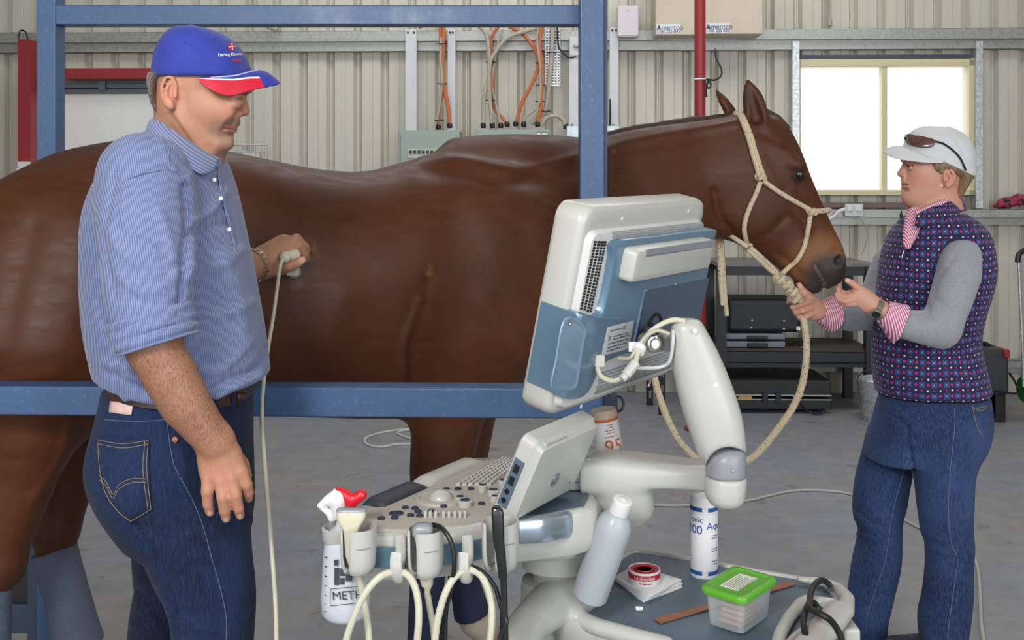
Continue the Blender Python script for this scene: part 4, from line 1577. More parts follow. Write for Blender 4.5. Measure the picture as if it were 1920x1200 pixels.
# mouth and chin
s.cap(Q(441, 227, HDm - .016), Q(444, 230, HDm - .002), .0070, .0070, k=.012)
s.cap(Q(424, 237.5, HDm - .032), Q(440, 236.5, HDm - .010), .0028, .0046, k=.006)
s.cap(Q(425, 245, HDm - .031), Q(439, 246.5, HDm - .008), .0030, .0052, k=.006)
s.cap(Q(421, 258, HDm - .034), Q(437, 256, HDm - .006), .004, .0045, k=.010, mode='s')
s.ell(Q(424, 269, HDm - .010), (.014, .018, .012), k=.014)
s.cap(Q(345, 232, HDm - .054), Q(402, 270, HDm - .030), .010, .010, k=.016)
ear_shape(s, Q, 301, 336, 142, 207, HDm - .078)
# neck
s.cap(Q(350, 205, HDm), Q(358, 290, HDm + .01), .052, .055, k=.025)
s.cap(Q(332, 190, HDm), Q(336, 262, 0), .034, .046, k=.02)
s.cap(Q(340, 215, HDm - .055), Q(388, 285, HDm - .025), .010, .009, k=.02)   # neck tendon
# body under the clothes
s.chain([Q(345, 290), Q(310, 400), Q(325, 600), Q(325, 860)], [.06, .09, .10, .10], k=.03)
s.chain([Q(330, 340), Q(285, 370, -.15)], [.05, .035], k=.03)
s.chain([Q(330, 340), Q(335, 370, .15)], [.05, .035], k=.03)
s.chain([Q(285, 370, -.15), Q(285, 500, -.22), Q(288, 650, -.245)], [.035, .035, .037], k=.02)
def fing(sd, pts, rs, k=.004):
    sd.chain(pts, rs, k=k)
    for p, r in zip(pts[1:-1], rs[1:-1]):
        sd.ell(p, (r * 1.03, r * 1.03, r * .8), k=.003)
# near forearm and hand, hanging relaxed with the back of the hand towards the camera
e0, e1, e2, e3 = Q(288, 650, -.245), Q(316, 700, -.243), Q(350, 760, -.238), Q(403, 828, -.225)
s.chain([e0, e1, e2, Q(380, 800, -.23), e3], [.039, .0405, .038, .032, .0275], k=.02, n=(0, 1, 0), fl=1.08)
hb = -.222
s.chain([e3, Q(409, 855, hb), Q(411, 880, hb - .002)], [.030, .031, .030], k=.015, n=(0, 1, 0), fl=2.0)
s.cap(Q(390, 862, hb), Q(393, 890, hb - .004), .016, .012, k=.010, n=(0, 1, 0), fl=1.2)
s.cap(Q(410, 868, hb - .004), Q(413, 898, hb - .008), .014, .011, k=.010)
s.cap(Q(426, 862, hb - .004), Q(433, 894, hb - .007), .014, .011, k=.010)
s.cap(Q(436, 850, hb + .004), Q(449, 882, hb + .002), .015, .012, k=.012, n=(0, 1, 0), fl=1.2)
fing(s, [Q(391, 892, hb - .006), Q(389, 922, hb - .012), Q(390, 945, hb - .006), Q(394, 960, hb + .002)], [.0108, .0096, .0086, .0074], k=.003)
fing(s, [Q(413, 898, hb - .010), Q(418, 934, hb - .018), Q(421, 957, hb - .011), Q(424, 972, hb - .001)], [.0112, .0100, .0091, .0078], k=.003)
fing(s, [Q(433, 894, hb - .009), Q(442, 929, hb - .014), Q(447, 952, hb - .006), Q(450, 966, hb + .004)], [.0112, .0100, .0091, .0078], k=.003)
fing(s, [Q(451, 882, hb), Q(461, 908, hb + .004), Q(465, 924, hb + .014), Q(466, 934, hb + .026)], [.0112, .0102, .0094, .0080], k=.003)
# thumb lies behind the index finger, leaving the side of the palm near the wrist
fing(s, [Q(434, 850, hb + .014), Q(452, 872, hb + .034), Q(458, 893, hb + .050), Q(457, 908, hb + .058)], [.014, .0125, .011, .0085], k=.008)
# far arm reaching over the rail to the horse's flank
flank = hit(548, 485)
FD = flank[1] - MD            # depth offset of the coat under the probe
s.chain([Q(330, 350, .17), Q(395, 470, .20), Q(415, 530, .20)], [.045, .042, .038], k=.02)
s.chain([Q(415, 530, .20), Q(450, 505, .32), Q(482, 495, FD - .10)], [.040, .037, .029], k=.02)
W0 = FD - .10
s.chain([Q(482, 496, W0), Q(505, 484, W0 + .01), Q(532, 470, FD - .065)], [.028, .034, .036], k=.02, n=(0, 1, 0), fl=1.35)
s.cap(Q(500, 500, W0 + .012), Q(530, 500, FD - .07), .024, .019, k=.02)
kn = [(556, 446), (564, 455), (569, 467), (571, 480)]
fing(s, [Q(530, 460, FD - .075), Q(552, 449, FD - .068), Q(567, 462, FD - .05), Q(565, 480, FD - .035)], [.014, .0115, .0105, .0095], k=.004)
fing(s, [Q(535, 468, FD - .078), Q(560, 460, FD - .062), Q(570, 476, FD - .045), Q(563, 492, FD - .035)], [.0135, .0110, .0102, .0092], k=.003)
fing(s, [Q(532, 462, FD - .060), Q(556, 446, FD - .045), Q(572, 463, FD - .03), Q(572, 482, FD - .02)], [.0130, .0110, .0100, .0092], k=.003)
fing(s, [Q(530, 458, FD - .045), Q(554, 448, FD - .028), Q(574, 468, FD - .014), Q(573, 486, FD - .012)], [.0125, .0105, .0098, .0088], k=.003)
# thumb pressed along the underside of the probe
fing(s, [Q(520, 500, FD - .085), Q(540, 499, FD - .098), Q(556, 494, FD - .096), Q(567, 488, FD - .086)], [.0165, .0125, .0115, .0095], k=.005)
# legs and feet inside the jeans
for ddx, xk, xa in ((-.085, 398, 396), (.10, 312, 296)):
    s.chain([Q(330, 850, ddx), P(xk - 25 if ddx < 0 else xk, HY + .72 / (MD + ddx) * F, MD + ddx), P(xk, HY + .98 / (MD + ddx) * F, MD + ddx), P(xa, HY + 1.37 / (MD + ddx) * F, MD + ddx)], [.06, .05, .04, .035], k=.02)

skin_hair(M_SKIN, (70, 48, 38))
def mskin(V, n):
    px, py = projected(V)
    C = np.tile(NP(lin(SK)[:3]), (len(V), 1))
    head = V[:, 2] > Q(0, 300)[2]
    C = mixc(C, (188, 130, 108), np.clip(wob(V, 60, 4), 0, 1) * .35)
    C = mixc(C, (154, 104, 80), np.clip(wob(V, 35, 9), 0, 1) * .3)
    def blob(x, y, r, col, a, asp=1.0):
        nonlocal C
        d = np.hypot(px - x, (py - y) * asp)
        C = mixc(C, col, (1 - smooth01(d, r * .4, r)) * a * head * (n[:, 1] < .4))
    blob(452, 208, 16, (196, 116, 98), .45)
    blob(318, 175, 34, (196, 122, 104), .5)
    blob(425, 212, 22, (198, 138, 118), .35)
    # stubble
    d = np.hypot((px - 428) / 1.5, (py - 250))
    C = mixc(C, (150, 122, 110), (1 - smooth01(d, 14, 36)) * .55 * head)
    d = pxline(V, [(422, 233), (438, 228), (450, 230)])
    C = mixc(C, (140, 112, 102), (1 - smooth01(d, 2, 8)) * .5 * head)
    d = pxline(V, [(417, 241), (430, 241), (446, 243)])
    C = mixc(C, (184, 112, 104), (1 - smooth01(d, 2.5, 7)) * .8 * head)
    C = mixc(C, (92, 50, 46), (1 - smooth01(d, .4, 1.6)) * .8 * head)
    d = pxline(V, [(443, 185), (449, 184.5), (454, 185)])
    C = mixc(C, (70, 50, 44), (1 - smooth01(d, 1.0, 3.0)) * .85 * head)
    d = pxline(V, [(432, 172), (446, 169), (458, 172)])
    C = mixc(C, (92, 74, 62), (1 - smooth01(d, 1, 4)) * .8 * head)
    # hairy forearm
    fa = (py > 585) & (V[:, 1] < MD - .12)
    up = 1 - smooth01(py, 800, 900)
    C = mixc(C, (136, 96, 74), up * .5 * fa)
    C = mixc(C, (182, 128, 104), (1 - up) * fa * .4)
    kd = np.min([np.hypot(px - a, py - b2) for a, b2 in ((393, 905), (415, 910), (436, 905), (453, 893), (392, 928), (419, 937), (442, 932))], 0)
    C = mixc(C, (170, 104, 84), (1 - smooth01(kd, 3, 11)) * .3 * fa)
    # nails
    for x, y in ((393, 963), (424, 975), (450, 969)):
        d = np.hypot((px - x) / .8, (py - y))
        C = mixc(C, (222, 178, 160), (1 - smooth01(d, 4, 6)) * .7 * fa)
    d = np.hypot(px - 566, py - 488)
    C = mixc(C, (226, 176, 166), (1 - smooth01(d, 5, 8)) * .7 * (V[:, 1] > MD + .2) * (V[:, 1] < MD + FD - .08))
    far = (V[:, 1] > MD + .2) & (px > 470) & (px < 520)
    al = 1 - (up * .85 * fa + far * .3 * (1 - smooth01(px, 485, 520)))
    return np.concatenate([C, al[:, None]], 1)
def mpost(V, n):
    V = V + n * (wob(V, 55, 3) * .0006)[:, None]
    hd = V[:, 2] > Q(0, 300)[2]
    for pts, w, a in (([(417, 240.5), (430, 241.5), (446, 242)], 1.3, -.0022), ([(442, 214), (426, 226), (416, 244)], 3, -.0014), ([(436, 216), (422, 226), (412, 240)], 5, .0014), ([(344, 170), (352, 215), (378, 262)], 5, -.0016),
                      ([(395, 250), (405, 262)], 5, -.0012), ([(318, 215), (345, 250), (365, 282)], 4, -.0022), ([(330, 212), (362, 262), (386, 290)], 4, .0018),
                      ([(424, 198), (436, 204), (446, 206)], 3, -.0012), ([(405, 176), (420, 184)], 2, -.0008)):
        d = pxline(V, pts)
        V = V + n * np.where((n[:, 1] < .3) & hd, a * np.exp(-(d / w) ** 2), 0)[:, None]
    for pts, w, a in (([(420, 845), (436, 900)], 2.5, .0012), ([(414, 850), (416, 905)], 2.5, .0011), ([(402, 855), (397, 900)], 2.5, .0011), ([(425, 850), (424, 880), (412, 905)], 2, .0008)):
        d = pxline(V, pts)
        V = V + n * np.where((n[:, 1] < .3) & (V[:, 1] < MD - .1), a * np.exp(-(d / w) ** 2), 0)[:, None]
    return V
mbody = s.build('body', .0033, M_SKIN, man, post=mpost, color=mskin)

# hair: short and grey, showing below the cap
M_HAIR = mat('grey_hair', (120, 110, 104), .6, var=.3, vscale=150, stretch=(1, 1, .25), bump=.6, bscale=400)
s = SDF()
slices(s, [(143, 292, 330, .0775), (160, 291, 316, .074), (185, 294, 312, .062), (204, 298, 312, .05), (218, 303, 312, .035)], MD - .02, k=.01)
s.build('hair', .003, M_HAIR, man, post=lambda V, n: V + n * (wob(V * NP([1, 1, .3]), 500, 3) * .0012)[:, None])

# cap
M_CAP = mat('blue_cap_cloth', (40, 54, 150), .8, var=.12, vscale=30, bump=.15, bscale=1400, sheen=.1)
s = SDF()
slices(s, [(51, 350, 368, .012), (55, 330, 395, .042), (68, 312, 425, .066), (90, 298, 448, .082), (115, 290, 463, .089), (138, 288, 472, .091), (150, 288, 474, .090)], MD - .02, ex=2.1, k=.01)
s.half(Q(330, 144.5, HDm - .085), (.03, 0, -1), (-.8, 1.6, 1.60), (-.3, 2.1, 1.75))
capo = s.build('cap', .004, M_CAP, man, post=lambda V, n: folds(V + n * (wob(V, 45, 3) * .0012)[:, None], n, [
    ([(367, 53), (364, 90), (374, 118), (382, 146)], 2.2, .0016), ([(300, 120), (296, 142)], 2, .001), ([(376, 115), (400, 125), (420, 133)], 5, .0015), ([(330, 85), (300, 110)], 8, -.001)], .9))
cap_bv = bvh_of(capo)
b = MB(); b.lathe([(.007, 0), (.0065, .003), (.002, .0045), (.0001, .0048)], Q(358, 50.5, HDm), 12); b.build('cap_button', M_CAP, man)
for x, y in ((345, 80), (398, 71)):
    b = MB(); p = hit(x, y, .001, cap_bv); b.lathe([(.0026, 0), (.0034, .0008), (.0026, .0016), (.0012, .0012)], p, 12, (0, -1, .3)); b.build('eyelet', M_CAP, man)
# peak: a curved stiff sheet, red under-stripe, white piping, blue and grey bands
M_PEAK = mat('cap_peak', (48, 66, 172), .6, vcol=True, bump=.1, bscale=1500)
inner = catmull([Q(368, 147, HDm - .088), Q(400, 144, HDm - .084), Q(440, 139, HDm - .062), Q(464, 134, HDm - .03), Q(472, 131, HDm), Q(466, 134, HDm + .03), Q(440, 140, HDm + .062), Q(405, 144, HDm + .082)], 6)
outer = catmull([Q(370, 149, HDm - .0885), Q(396, 170, HDm - .094), Q(430, 182, HDm - .080), Q(474, 172, HDm - .052), Q(524, 160, HDm), Q(500, 156, HDm + .05), Q(462, 156, HDm + .080), Q(410, 150, HDm + .084)], 6)
rows = []
for t in np.linspace(0, 1, 41):
    rows.append([a * (1 - t) + c * t + NP([0, 0, .010 * math.sin(t * math.pi * .9) * math.sin(math.pi * i / (len(inner) - 1))]) for i, (a, c) in enumerate(zip(inner, outer))])
def dense(rows):
    out = []
    for r in rows:
        q = []
        for i in range(len(r) - 1):
            q += [r[i], r[i] * .67 + r[i + 1] * .33, r[i] * .33 + r[i + 1] * .67]
        out.append(q + [r[-1]])
    return out
def peakcol(V):
    n = len(V)
    w_ = len(dense(rows)[0])
    px, py = projected(V)
    C = np.tile(NP(lin((44, 56, 150))[:3]), (n, 1))
    t = np.repeat(np.linspace(0, 1, len(rows)), w_)
    a = np.tile(np.linspace(0, 1, w_), len(rows))
    aa = 1 - np.abs(a * 2 - 1)          # 0 at the temples, 1 at the front
    band = .30 + .40 * aa ** 2.0
    C = mixc(C, (196, 24, 52), smooth01(t, band, band + .03) * ((a < .5) | (aa < .7)) * (1 - smooth01(aa, .955, .965)))
    C = mixc(C, (232, 228, 232), (1 - smooth01(np.abs(t - band), .022, .048)) * ((a < .5) | (aa < .7)) * (1 - smooth01(aa, .955, .965)))
    g1 = .10 + .12 * aa
    C = mixc(C, (172, 174, 186), (1 - smooth01(np.abs(t - g1), .05, .075)) * (aa > .25))
    return C
sheet('cap_peak', dense(rows), M_PEAK, man, .0028, 0, peakcol)
# embroidery
M_TW, M_TR = mat('thread_white', (232, 230, 236), .7), mat('thread_red', (205, 50, 60), .7)
def capwarp(cx, cy, sc, ang, bend=0.0):
    ca, sa = math.cos(ang), math.sin(ang)
    def f(co):
        x, y = co.x * sc, -co.y * sc
        px, py = cx + x * ca - y * sa, cy + x * sa + y * ca
        return hit(px, py, .0012 + co.z, cap_bv)
    return f
text_mesh('cap_lettering', 'Darling Downs', 1, None, M_TW, man, .0003, warp=capwarp(432, 102, 7.6, -.06), bold=.012)
text_mesh('cap_lettering', 'Vets', 1, None, M_TR, man, .0003, warp=capwarp(444, 113.5, 10.0, -.02), bold=.008)
b = MB()
q = [hit(434 + 7 * math.cos(t), 87.5 + 7.5 * math.sin(t), .0012, cap_bv) for t in np.linspace(0, 6.283, 25)[:-1]]
b.add(q + [hit(434, 87.5, .0016, cap_bv)], [(i, (i + 1) % 24, 24) for i in range(24)])
b.build('cap_emblem', mat('thread_crimson', (176, 24, 44), .7), man)
b = MB()
for l in ([(430, 88), (441, 87)], [(435.2, 81.5), (436, 93.5)]):
    b.tube([hit(x, y, .0022, cap_bv) for x, y in l], .0009, 6, 1)
b.build('cap_emblem_cross', M_TW, man)

# shirt
M_SHIRT = mat('blue_check_shirt', (122, 136, 188), .8, sheen=.2)
g = G(M_SHIRT)
x, y, z = g.coord('Object')
nz = g.noise(6, 2)
wx = g.m('ADD', g.m('ADD', x, g.m('MULTIPLY', z, .12)), g.m('MULTIPLY', nz, .02))
wy = g.m('MULTIPLY', y, .55)
a = g.m('SINE', g.m('MULTIPLY', g.m('ADD', wx, wy), 2 * math.pi / .0038))
c = g.m('SINE', g.m('MULTIPLY', g.m('ADD', z, g.m('MULTIPLY', nz, .02)), 2 * math.pi / .0038))
f = g.m('ADD', g.m('MULTIPLY', a, .30), g.m('MULTIPLY', c, .04))
f = g.m('ADD', f, .5)
g.base(g.mix(f, lin((60, 73, 122)), lin((138, 149, 184))))
n2 = g.N.new('ShaderNodeBump'); n2.inputs['Strength'].default_value = .35; n2.inputs['Distance'].default_value = .01
g.L.new(g.noise(14, 4), n2.inputs['Height']); g.L.new(n2.outputs[0], g.b.inputs['Normal'])
s = SDF()
slices(s, [(236, 288, 345, .050, -.01), (256, 262, 372, .078), (280, 242, 405, .115), (305, 226, 418, .155), (340, 207, 428, .185), (390, 187, 441, .195), (440, 176, 453, .195), (500, 171, 467, .19), (560, 172, 480, .185), (620, 177, 490, .183), (680, 188, 498, .18), (712, 196, 500, .178), (735, 201, 486, .172), (750, 203, 466, .168), (772, 207, 455, .165)], MD, ex=2.2, k=.03)
# near sleeve
s.chain([Q(272, 330, -.16), Q(270, 410, -.20), Q(276, 500, -.225), Q(284, 585, -.240), Q(287, 618, -.244)], [.072, .071, .068, .063, .061], k=.03)
# far sleeve, mostly behind the chest
s.chain([Q(340, 340, .15), Q(390, 440, .19), Q(408, 510, .20), Q(428, 522, .26)], [.07, .06, .055, .05], k=.03)
s.half(Q(340, 757, QN), (.155, 0, -1), (-1.3, 1.3, .95), (-.3, 2.5, 1.25), k=.002)
s.half(Q(300, 763, QN), (-.20, 0, -1), (-1.3, 1.3, .95), (-.3, 2.5, 1.25), k=.002)
s.half(Q(290, 618, -.244), (.30, 0, -1), (-.76, 1.50, 1.10), (-.50, 1.672, 1.30), k=.002)
SF = [
 ([(345, 350), (350, 420), (342, 500), (340, 600)], 7, -.007), ([(352, 330), (362, 420), (352, 520)], 8, .006),
 ([(215, 330), (200, 400), (196, 470), (215, 560)], 7, -.005), ([(235, 350), (232, 400), (248, 440), (290, 470)], 6, .005),
 ([(260, 500), (300, 510), (340, 490)], 6, -.004), ([(225, 520), (260, 545), (310, 545)], 6, .005), ([(250, 560), (300, 575), (338, 562)], 5, -.004),
 ([(350, 420), (395, 395), (420, 360)], 7, .006), ([(352, 440), (400, 425), (430, 420)], 7, -.005), ([(365, 500), (410, 500), (450, 470)], 10, .005),
 ([(360, 580), (410, 590), (470, 570)], 10, .005), ([(355, 560), (400, 600), (460, 650)], 6, -.003), ([(390, 735), (430, 712), (480, 690), (500, 650)], 6, -.008),
 ([(400, 745), (440, 725), (488, 705)], 5, .007), ([(380, 700), (420, 690), (470, 640)], 7, .005), ([(200, 700), (240, 715), (285, 735)], 6, -.006),
 ([(195, 680), (235, 695), (265, 720)], 6, .006), ([(180, 560), (200, 620), (225, 680)], 6, -.004), ([(225, 660), (240, 700), (235, 750)], 7, .006),
 ([(250, 330), (290, 318), (330, 330), (348, 360)], 3, .003), ([(240, 338), (300, 330)], 6, -.002), ([(300, 260), (316, 300), (330, 320)], 3, .003),
 ([(205, 430), (225, 470), (265, 500)], 8, .005), ([(300, 400), (320, 460), (330, 520)], 10, .005), ([(420, 480), (450, 560), (455, 640)], 14, .006), ([(275, 650), (280, 700), (300, 760)], 8, -.006)]
def shpost(V, n):
    V = V + n * (wob(V, 22, 5) * .003 + wob(V * NP([1, 1, .6]), 60, 8) * .0012)[:, None]
    return folds(V, n, SF)
shirt = s.build('shirt', .0055, M_SHIRT, man, post=shpost)
sh_bv = bvh_of(shirt)
# rolled cuff
def ring_cuff(name, c, ax, r0, r1, L, m, parent, side=None, th=.006, seed=1, lines=3):
    ax = nrm(ax)
    u = nrm(np.cross(ax, (0, 1, 0))); w = np.cross(ax, u)
    b = MB()
    rings = []
    prof = [(r0 - th, 0), (r0, -.002), (r0 + .003, L * .12)] + [(r0 + (r1 - r0) * t + .003 * math.sin(t * lines * 6.28), L * t) for t in np.linspace(.2, .9, 9)] + [(r1 + .002, L * .97), (r1 - th, L), (r1 - th * 1.4, L * .8)]
    for r, h in prof:
        rg = []
        for k in range(32):
            t = 2 * math.pi * k / 32
            rr = r * (1 + .03 * math.sin(3 * t + seed + h * 40) + .02 * math.sin(5 * t + h * 90))
            rg.append(c + ax * h + (u * math.cos(t) + w * math.sin(t) * .92) * rr)
        rings.append(rg)
    b.layers(rings, cap=False)
    return b.build(name, m, parent, ang=80)
ring_cuff('rolled_cuff', Q(277, 590, -.243), Q(292, 641, -.245) - Q(277, 590, -.243), .071, .068, .052, M_SHIRT, man)
# collar and placket
def coll(sg):
    top = [Q(290, 221, -.01), Q(303, 228, sg * .056 - .01), Q(335, 249, sg * .078 - .01), Q(372, 274, sg * .072), Q(398, 290, sg * .052), Q(414, 297, sg * .022)]
    bot = [Q(272, 250, 0), Q(280, 258, sg * .098), Q(316, 284, sg * .136), Q(348, 308, sg * .142), Q(378, 330, sg * .120), Q(404, 318, sg * .072)]
    mid = [(a * .5 + c * .5) + NP([.0, sg * .007, .010]) for a, c in zip(top, bot)]
    return [catmull(top, 3), catmull(mid, 3), catmull(bot, 3)]
M_COLL = mat('collar_stripe', (122, 136, 188), .8, sheen=.2)
g = G(M_COLL); x, y, z = g.coord('Object')
a = g.m('SINE', g.m('MULTIPLY', g.m('ADD', g.m('MULTIPLY', x, .62), g.m('MULTIPLY', z, .78)), 2 * math.pi / .0040))
g.base(g.mix(g.m('ADD', g.m('MULTIPLY', a, .34), .5), lin((62, 76, 128)), lin((156, 168, 204))))
sheet('collar', coll(-1), M_COLL, man, .004, 1)
sheet('collar', coll(1), M_COLL, man, .003, 1)
b = MB(); q = [Q(412, 296, -.03), Q(416, 303, -.035), Q(410, 312, -.045), Q(400, 318, -.05)]
sheet('collar_stand', [[Q(398, 293, -.045), Q(407, 294, -.04), Q(416, 296, -.02)], [Q(400, 303, -.05), Q(409, 303, -.045), Q(417, 303, -.02)], [Q(402, 314, -.055), Q(409, 314, -.05), Q(415, 312, -.03)]], M_SHIRT, man, .003, 1)
sheet('placket', [[hit(x - 3, y, .004, sh_bv, 1.8), hit(x + 4, y, .003, sh_bv, 1.85)] for x, y in ((409, 312), (411, 335), (418, 370), (428, 410), (438, 450), (448, 490))], M_SHIRT, man, .003, 1)
for x, y in ((402, 307), (402, 337), (414, 372), (430, 430)):
    b = MB(); p = hit(x, y, .006, sh_bv, 1.8) if y > 310 else Q(x, y, -.055); b.lathe([(.0001, .0015), (.002, .0012), (.0032, .0018), (.0038, .001), (.0036, 0)], p, 14, nrm([.35, -1, .1]))
    b.build('button', mat('button_white', (222, 224, 232), .3), man)
# seams
stitch('shirt_seam', [[(346, 352), (352, 400), (348, 460), (342, 520), (340, 590)], [(240, 335), (270, 325), (310, 318), (335, 325), (348, 352)], [(318, 278), (316, 300), (322, 320)]], sh_bv, .0012, M_SHIRT, man, .001)

# jeans
M_JEAN = mat('dark_denim', (38, 58, 102), .9, bump=.2, bscale=500, sheen=.05, spec=.2)
def denim(m, dark, mid, pale, sc=5.0, lo=.42, hi=.62):
    g = G(m)
    tw = g.coord('Object')
    n_ = g.noise(sc, 5)
    mr = g.N.new('ShaderNodeMapRange'); mr.inputs[1].default_value = lo; mr.inputs[2].default_value = hi
    g.L.new(n_, mr.inputs[0])
    base = g.mix(mr.outputs[0], lin(dark), lin(mid))
    tc = g.N.new('ShaderNodeTexCoord'); mp = g.N.new('ShaderNodeMapping'); mp.inputs['Scale'].default_value = (9, 9, 1.2)
    g.L.new(tc.outputs['Object'], mp.inputs['Vector'])
    st = g.noise(42, 6, mp.outputs['Vector'])
    st2 = g.m('MULTIPLY', g.m('SUBTRACT', st, .42), 1.6)
    g.base(g.mix(g.m('MULTIPLY', st2, .8), base, lin(pale)))
denim(M_JEAN, (15, 22, 42), (27, 40, 72), (50, 67, 102))
s = SDF()
slices(s, [(720, 208, 461, .156), (740, 204, 463, .160), (765, 199, 466, .166), (800, 190, 467, .170), (840, 181, 468, .178), (880, 181, 469, .182), (925, 197, 469, .178), (965, 222, 468, .168), (1000, 246, 460, .150)], MD, ex=2.2, k=.03)
slices(s, [(930, 210, 468, .09), (985, 250, 468, .092), (1040, 272, 472, .088), (1090, 294, 477, .084), (1130, 314, 478, .080), (1200, 326, 474, .075), (1384, 336, 462, .068), (1600, 344, 456, .062), (1830, 340, 458, .064)], MD - .085, k=.02)
slices(s, [(930, 230, 420, .09), (990, 247, 410, .088), (1050, 252, 396, .084), (1100, 256, 384, .080), (1140, 250, 372, .076), (1200, 243, 358, .072), (1290, 240, 350, .068), (1480, 246, 345, .062), (1690, 244, 350, .064)], MD + .10, k=.02)
JF = [([(252, 990), (290, 1040), (316, 1100), (330, 1180)], 6, -.012), ([(250, 985), (300, 995), (350, 990)], 10, -.006), ([(330, 1070), (370, 1040), (400, 1050)], 8, .007),
      ([(320, 1140), (350, 1170), (400, 1180)], 7, .007), ([(318, 1130), (340, 1150), (390, 1150)], 6, -.006), ([(325, 1095), (300, 1060), (280, 1000)], 8, .006),
      ([(262, 1140), (290, 1165), (310, 1195)], 6, .007), ([(255, 1110), (280, 1130), (305, 1165)], 6, -.006), ([(250, 1170), (290, 1185)], 6, .006),
      ([(400, 1000), (440, 990), (468, 975)], 8, .005), ([(340, 850), (350, 920), (380, 980)], 10, .004), ([(290, 960), (340, 940)], 12, -.005)]
jeans = s.build('jeans', .0065, M_JEAN, man, post=lambda V, n: folds(V + n * (wob(V, 25, 3) * .0022)[:, None], n, JF))
j_bv = bvh_of(jeans)
patch('back_pocket', ((181, 820), (278, 823), (283, 955), (205, 945)), 12, 12, j_bv, .0035, .003, M_JEAN, man, bottom=(0, 26))
M_THREAD = mat('tan_thread', (138, 116, 84), .7)
stitch('pocket_stitching', [[(184, 825), (230, 832), (277, 826)], [(184, 832), (230, 840), (277, 833)], [(272, 826), (268, 880), (277, 955)], [(278, 826), (275, 880), (283, 955)],
    [(283, 955), (262, 968), (244, 978)], [(186, 892), (200, 905), (212, 927), (222, 910), (245, 898), (274, 898)], [(187, 900), (200, 913), (211, 934), (224, 916), (247, 905), (274, 904)], [(183, 830), (187, 880), (198, 925), (222, 960), (244, 977)]], j_bv, .0006, M_THREAD, man, .006)
stitch('jeans_seam', [[(314, 790), (318, 830), (326, 870), (336, 892)], [(338, 895), (362, 940), (380, 985), (398, 1050), (415, 1110), (424, 1160), (424, 1200)], [(195, 787), (250, 790), (300, 788), (318, 782)]], j_bv, .0008, mat('faded_seam', (84, 96, 124), .8), man, .0010)
b = MB(); b.lathe([(.0001, .002), (.005, .0016), (.0055, 0)], hit(328, 824, .0005, j_bv), 12, (0, -1, 0)); b.build('rivet', mat('copper', (190, 120, 90), .35, .9), man)
patch('waist_patch', ((207, 752), (250, 757), (246, 779), (204, 773)), 6, 4, j_bv, .004, .002, mat('leather_patch', (206, 176, 168), .7, var=.15, vscale=60), man)
# belt
s = SDF()
slices(s, [(740, 380, 472, .168), (752, 300, 470, .17), (771, 300, 468, .172)], MD, ex=2.2, k=.004)
b = MB()
rr = []
for (y0, x1_, hd) in ((736, 474, .171), (737, 476, .174), (765, 473, .178), (767, 470, .174)):
    ring = []
    a, c = Q(214, y0 + 12), Q(x1_ - 4, y0)
    cx, rx = (a[0] + c[0]) / 2, (c[0] - a[0]) / 2
    for k_ in range(48):
        t = 2 * math.pi * k_ / 48
        ct, st_ = math.cos(t), math.sin(t)
        X = cx + rx * np.sign(ct) * abs(ct) ** .92
        Z = Q(0, y0 - 26 * (1 - (ct + 1) / 2) + 3, QN * .7)[2]
        hd_ = hd * (1 - .085 * min(1, max(0, (.45 - ct) / .6)))
        ring.append((X, MD + hd_ * np.sign(st_) * abs(st_) ** .92, Z))
    rr.append(ring)
b.layers(rr, cap=False)
belt = b.build('belt', mat('brown_leather', (66, 42, 36), .4, var=.1), man, ang=60)
be_bv = bvh_of(belt)
patch('belt_keeper', ((446, 738), (462, 737), (460, 768), (445, 770)), 3, 4, be_bv, .004, .004, mat('brown_leather_light', (84, 56, 46), .4), man)
stitch('belt_loop', [[(404, 738), (406, 768)]], be_bv, .0045, M_JEAN, man, .003)
stitch('belt_loop', [[(438, 738), (436, 768)]], be_bv, .0045, M_JEAN, man, .003)
# watch on the far wrist
ax = nrm(Q(505, 484, W0 + .01) - Q(450, 505, .32))
c = Q(450, 505, .32) * .4 + Q(482, 495, W0) * .6
u = nrm(np.cross(ax, (0, 0, 1))); w = np.cross(ax, u)
b = MB()
M_STEEL = mat('watch_steel', (200, 196, 186), .22, .95)
for k_ in range(22):
    t = 2 * math.pi * k_ / 22
    o_ = c + (u * math.cos(t) * .0405 + w * math.sin(t) * .0405)
    rd = nrm(u * math.cos(t) + w * math.sin(t)); tg = np.cross(ax, rd)
    for sft in (-.0065, 0, .0065):
        bb = []
        for sx in (-1, 1):
            for sy in (-1, 1):
                for sz in (-1, 1):
                    bb.append(o_ + ax * (sft + sx * .0028) + tg * sy * .0037 + rd * (sz * .0016 + (.0008 if sft == 0 else 0)))
        b.add(bb, [(0, 1, 3, 2), (4, 6, 7, 5), (0, 4, 5, 1), (2, 3, 7, 6), (0, 2, 6, 4), (1, 5, 7, 3)])
wt = b.build('wristwatch', M_STEEL, man, smooth=False)
b = MB(); p = c + u * .036 if u[1] > 0 else c - u * .036
rd = nrm(p - c)
b.lathe([(.0001, .008), (.013, .008), (.016, .006), (.017, 0)], p, 20, rd); b.build('watch_case', M_STEEL, wt)
# boots out of the frame below
for dd, x in ((-.085, 395), (.10, 300)):
    s = SDF(); D_ = MD + dd; y0 = HY + 1.45 / D_ * F
    a = P(x - 25, y0, D_); a[2] = .045; c = a + NP([.19, 0, -.005])
    s.cap(a, c, .045, .045, k=.02, n=(0, 1, 0), fl=1.05); s.cap(a + NP([.01, 0, .0]), a + NP([.01, 0, .12]), .045, .045, k=.02)
    s.half((0, 0, .002), (0, 0, -1), a - .3, c + NP([.3, .3, 0]))
    s.build('boot', .007, mat('brown_boot', (82, 56, 40), .5), man)
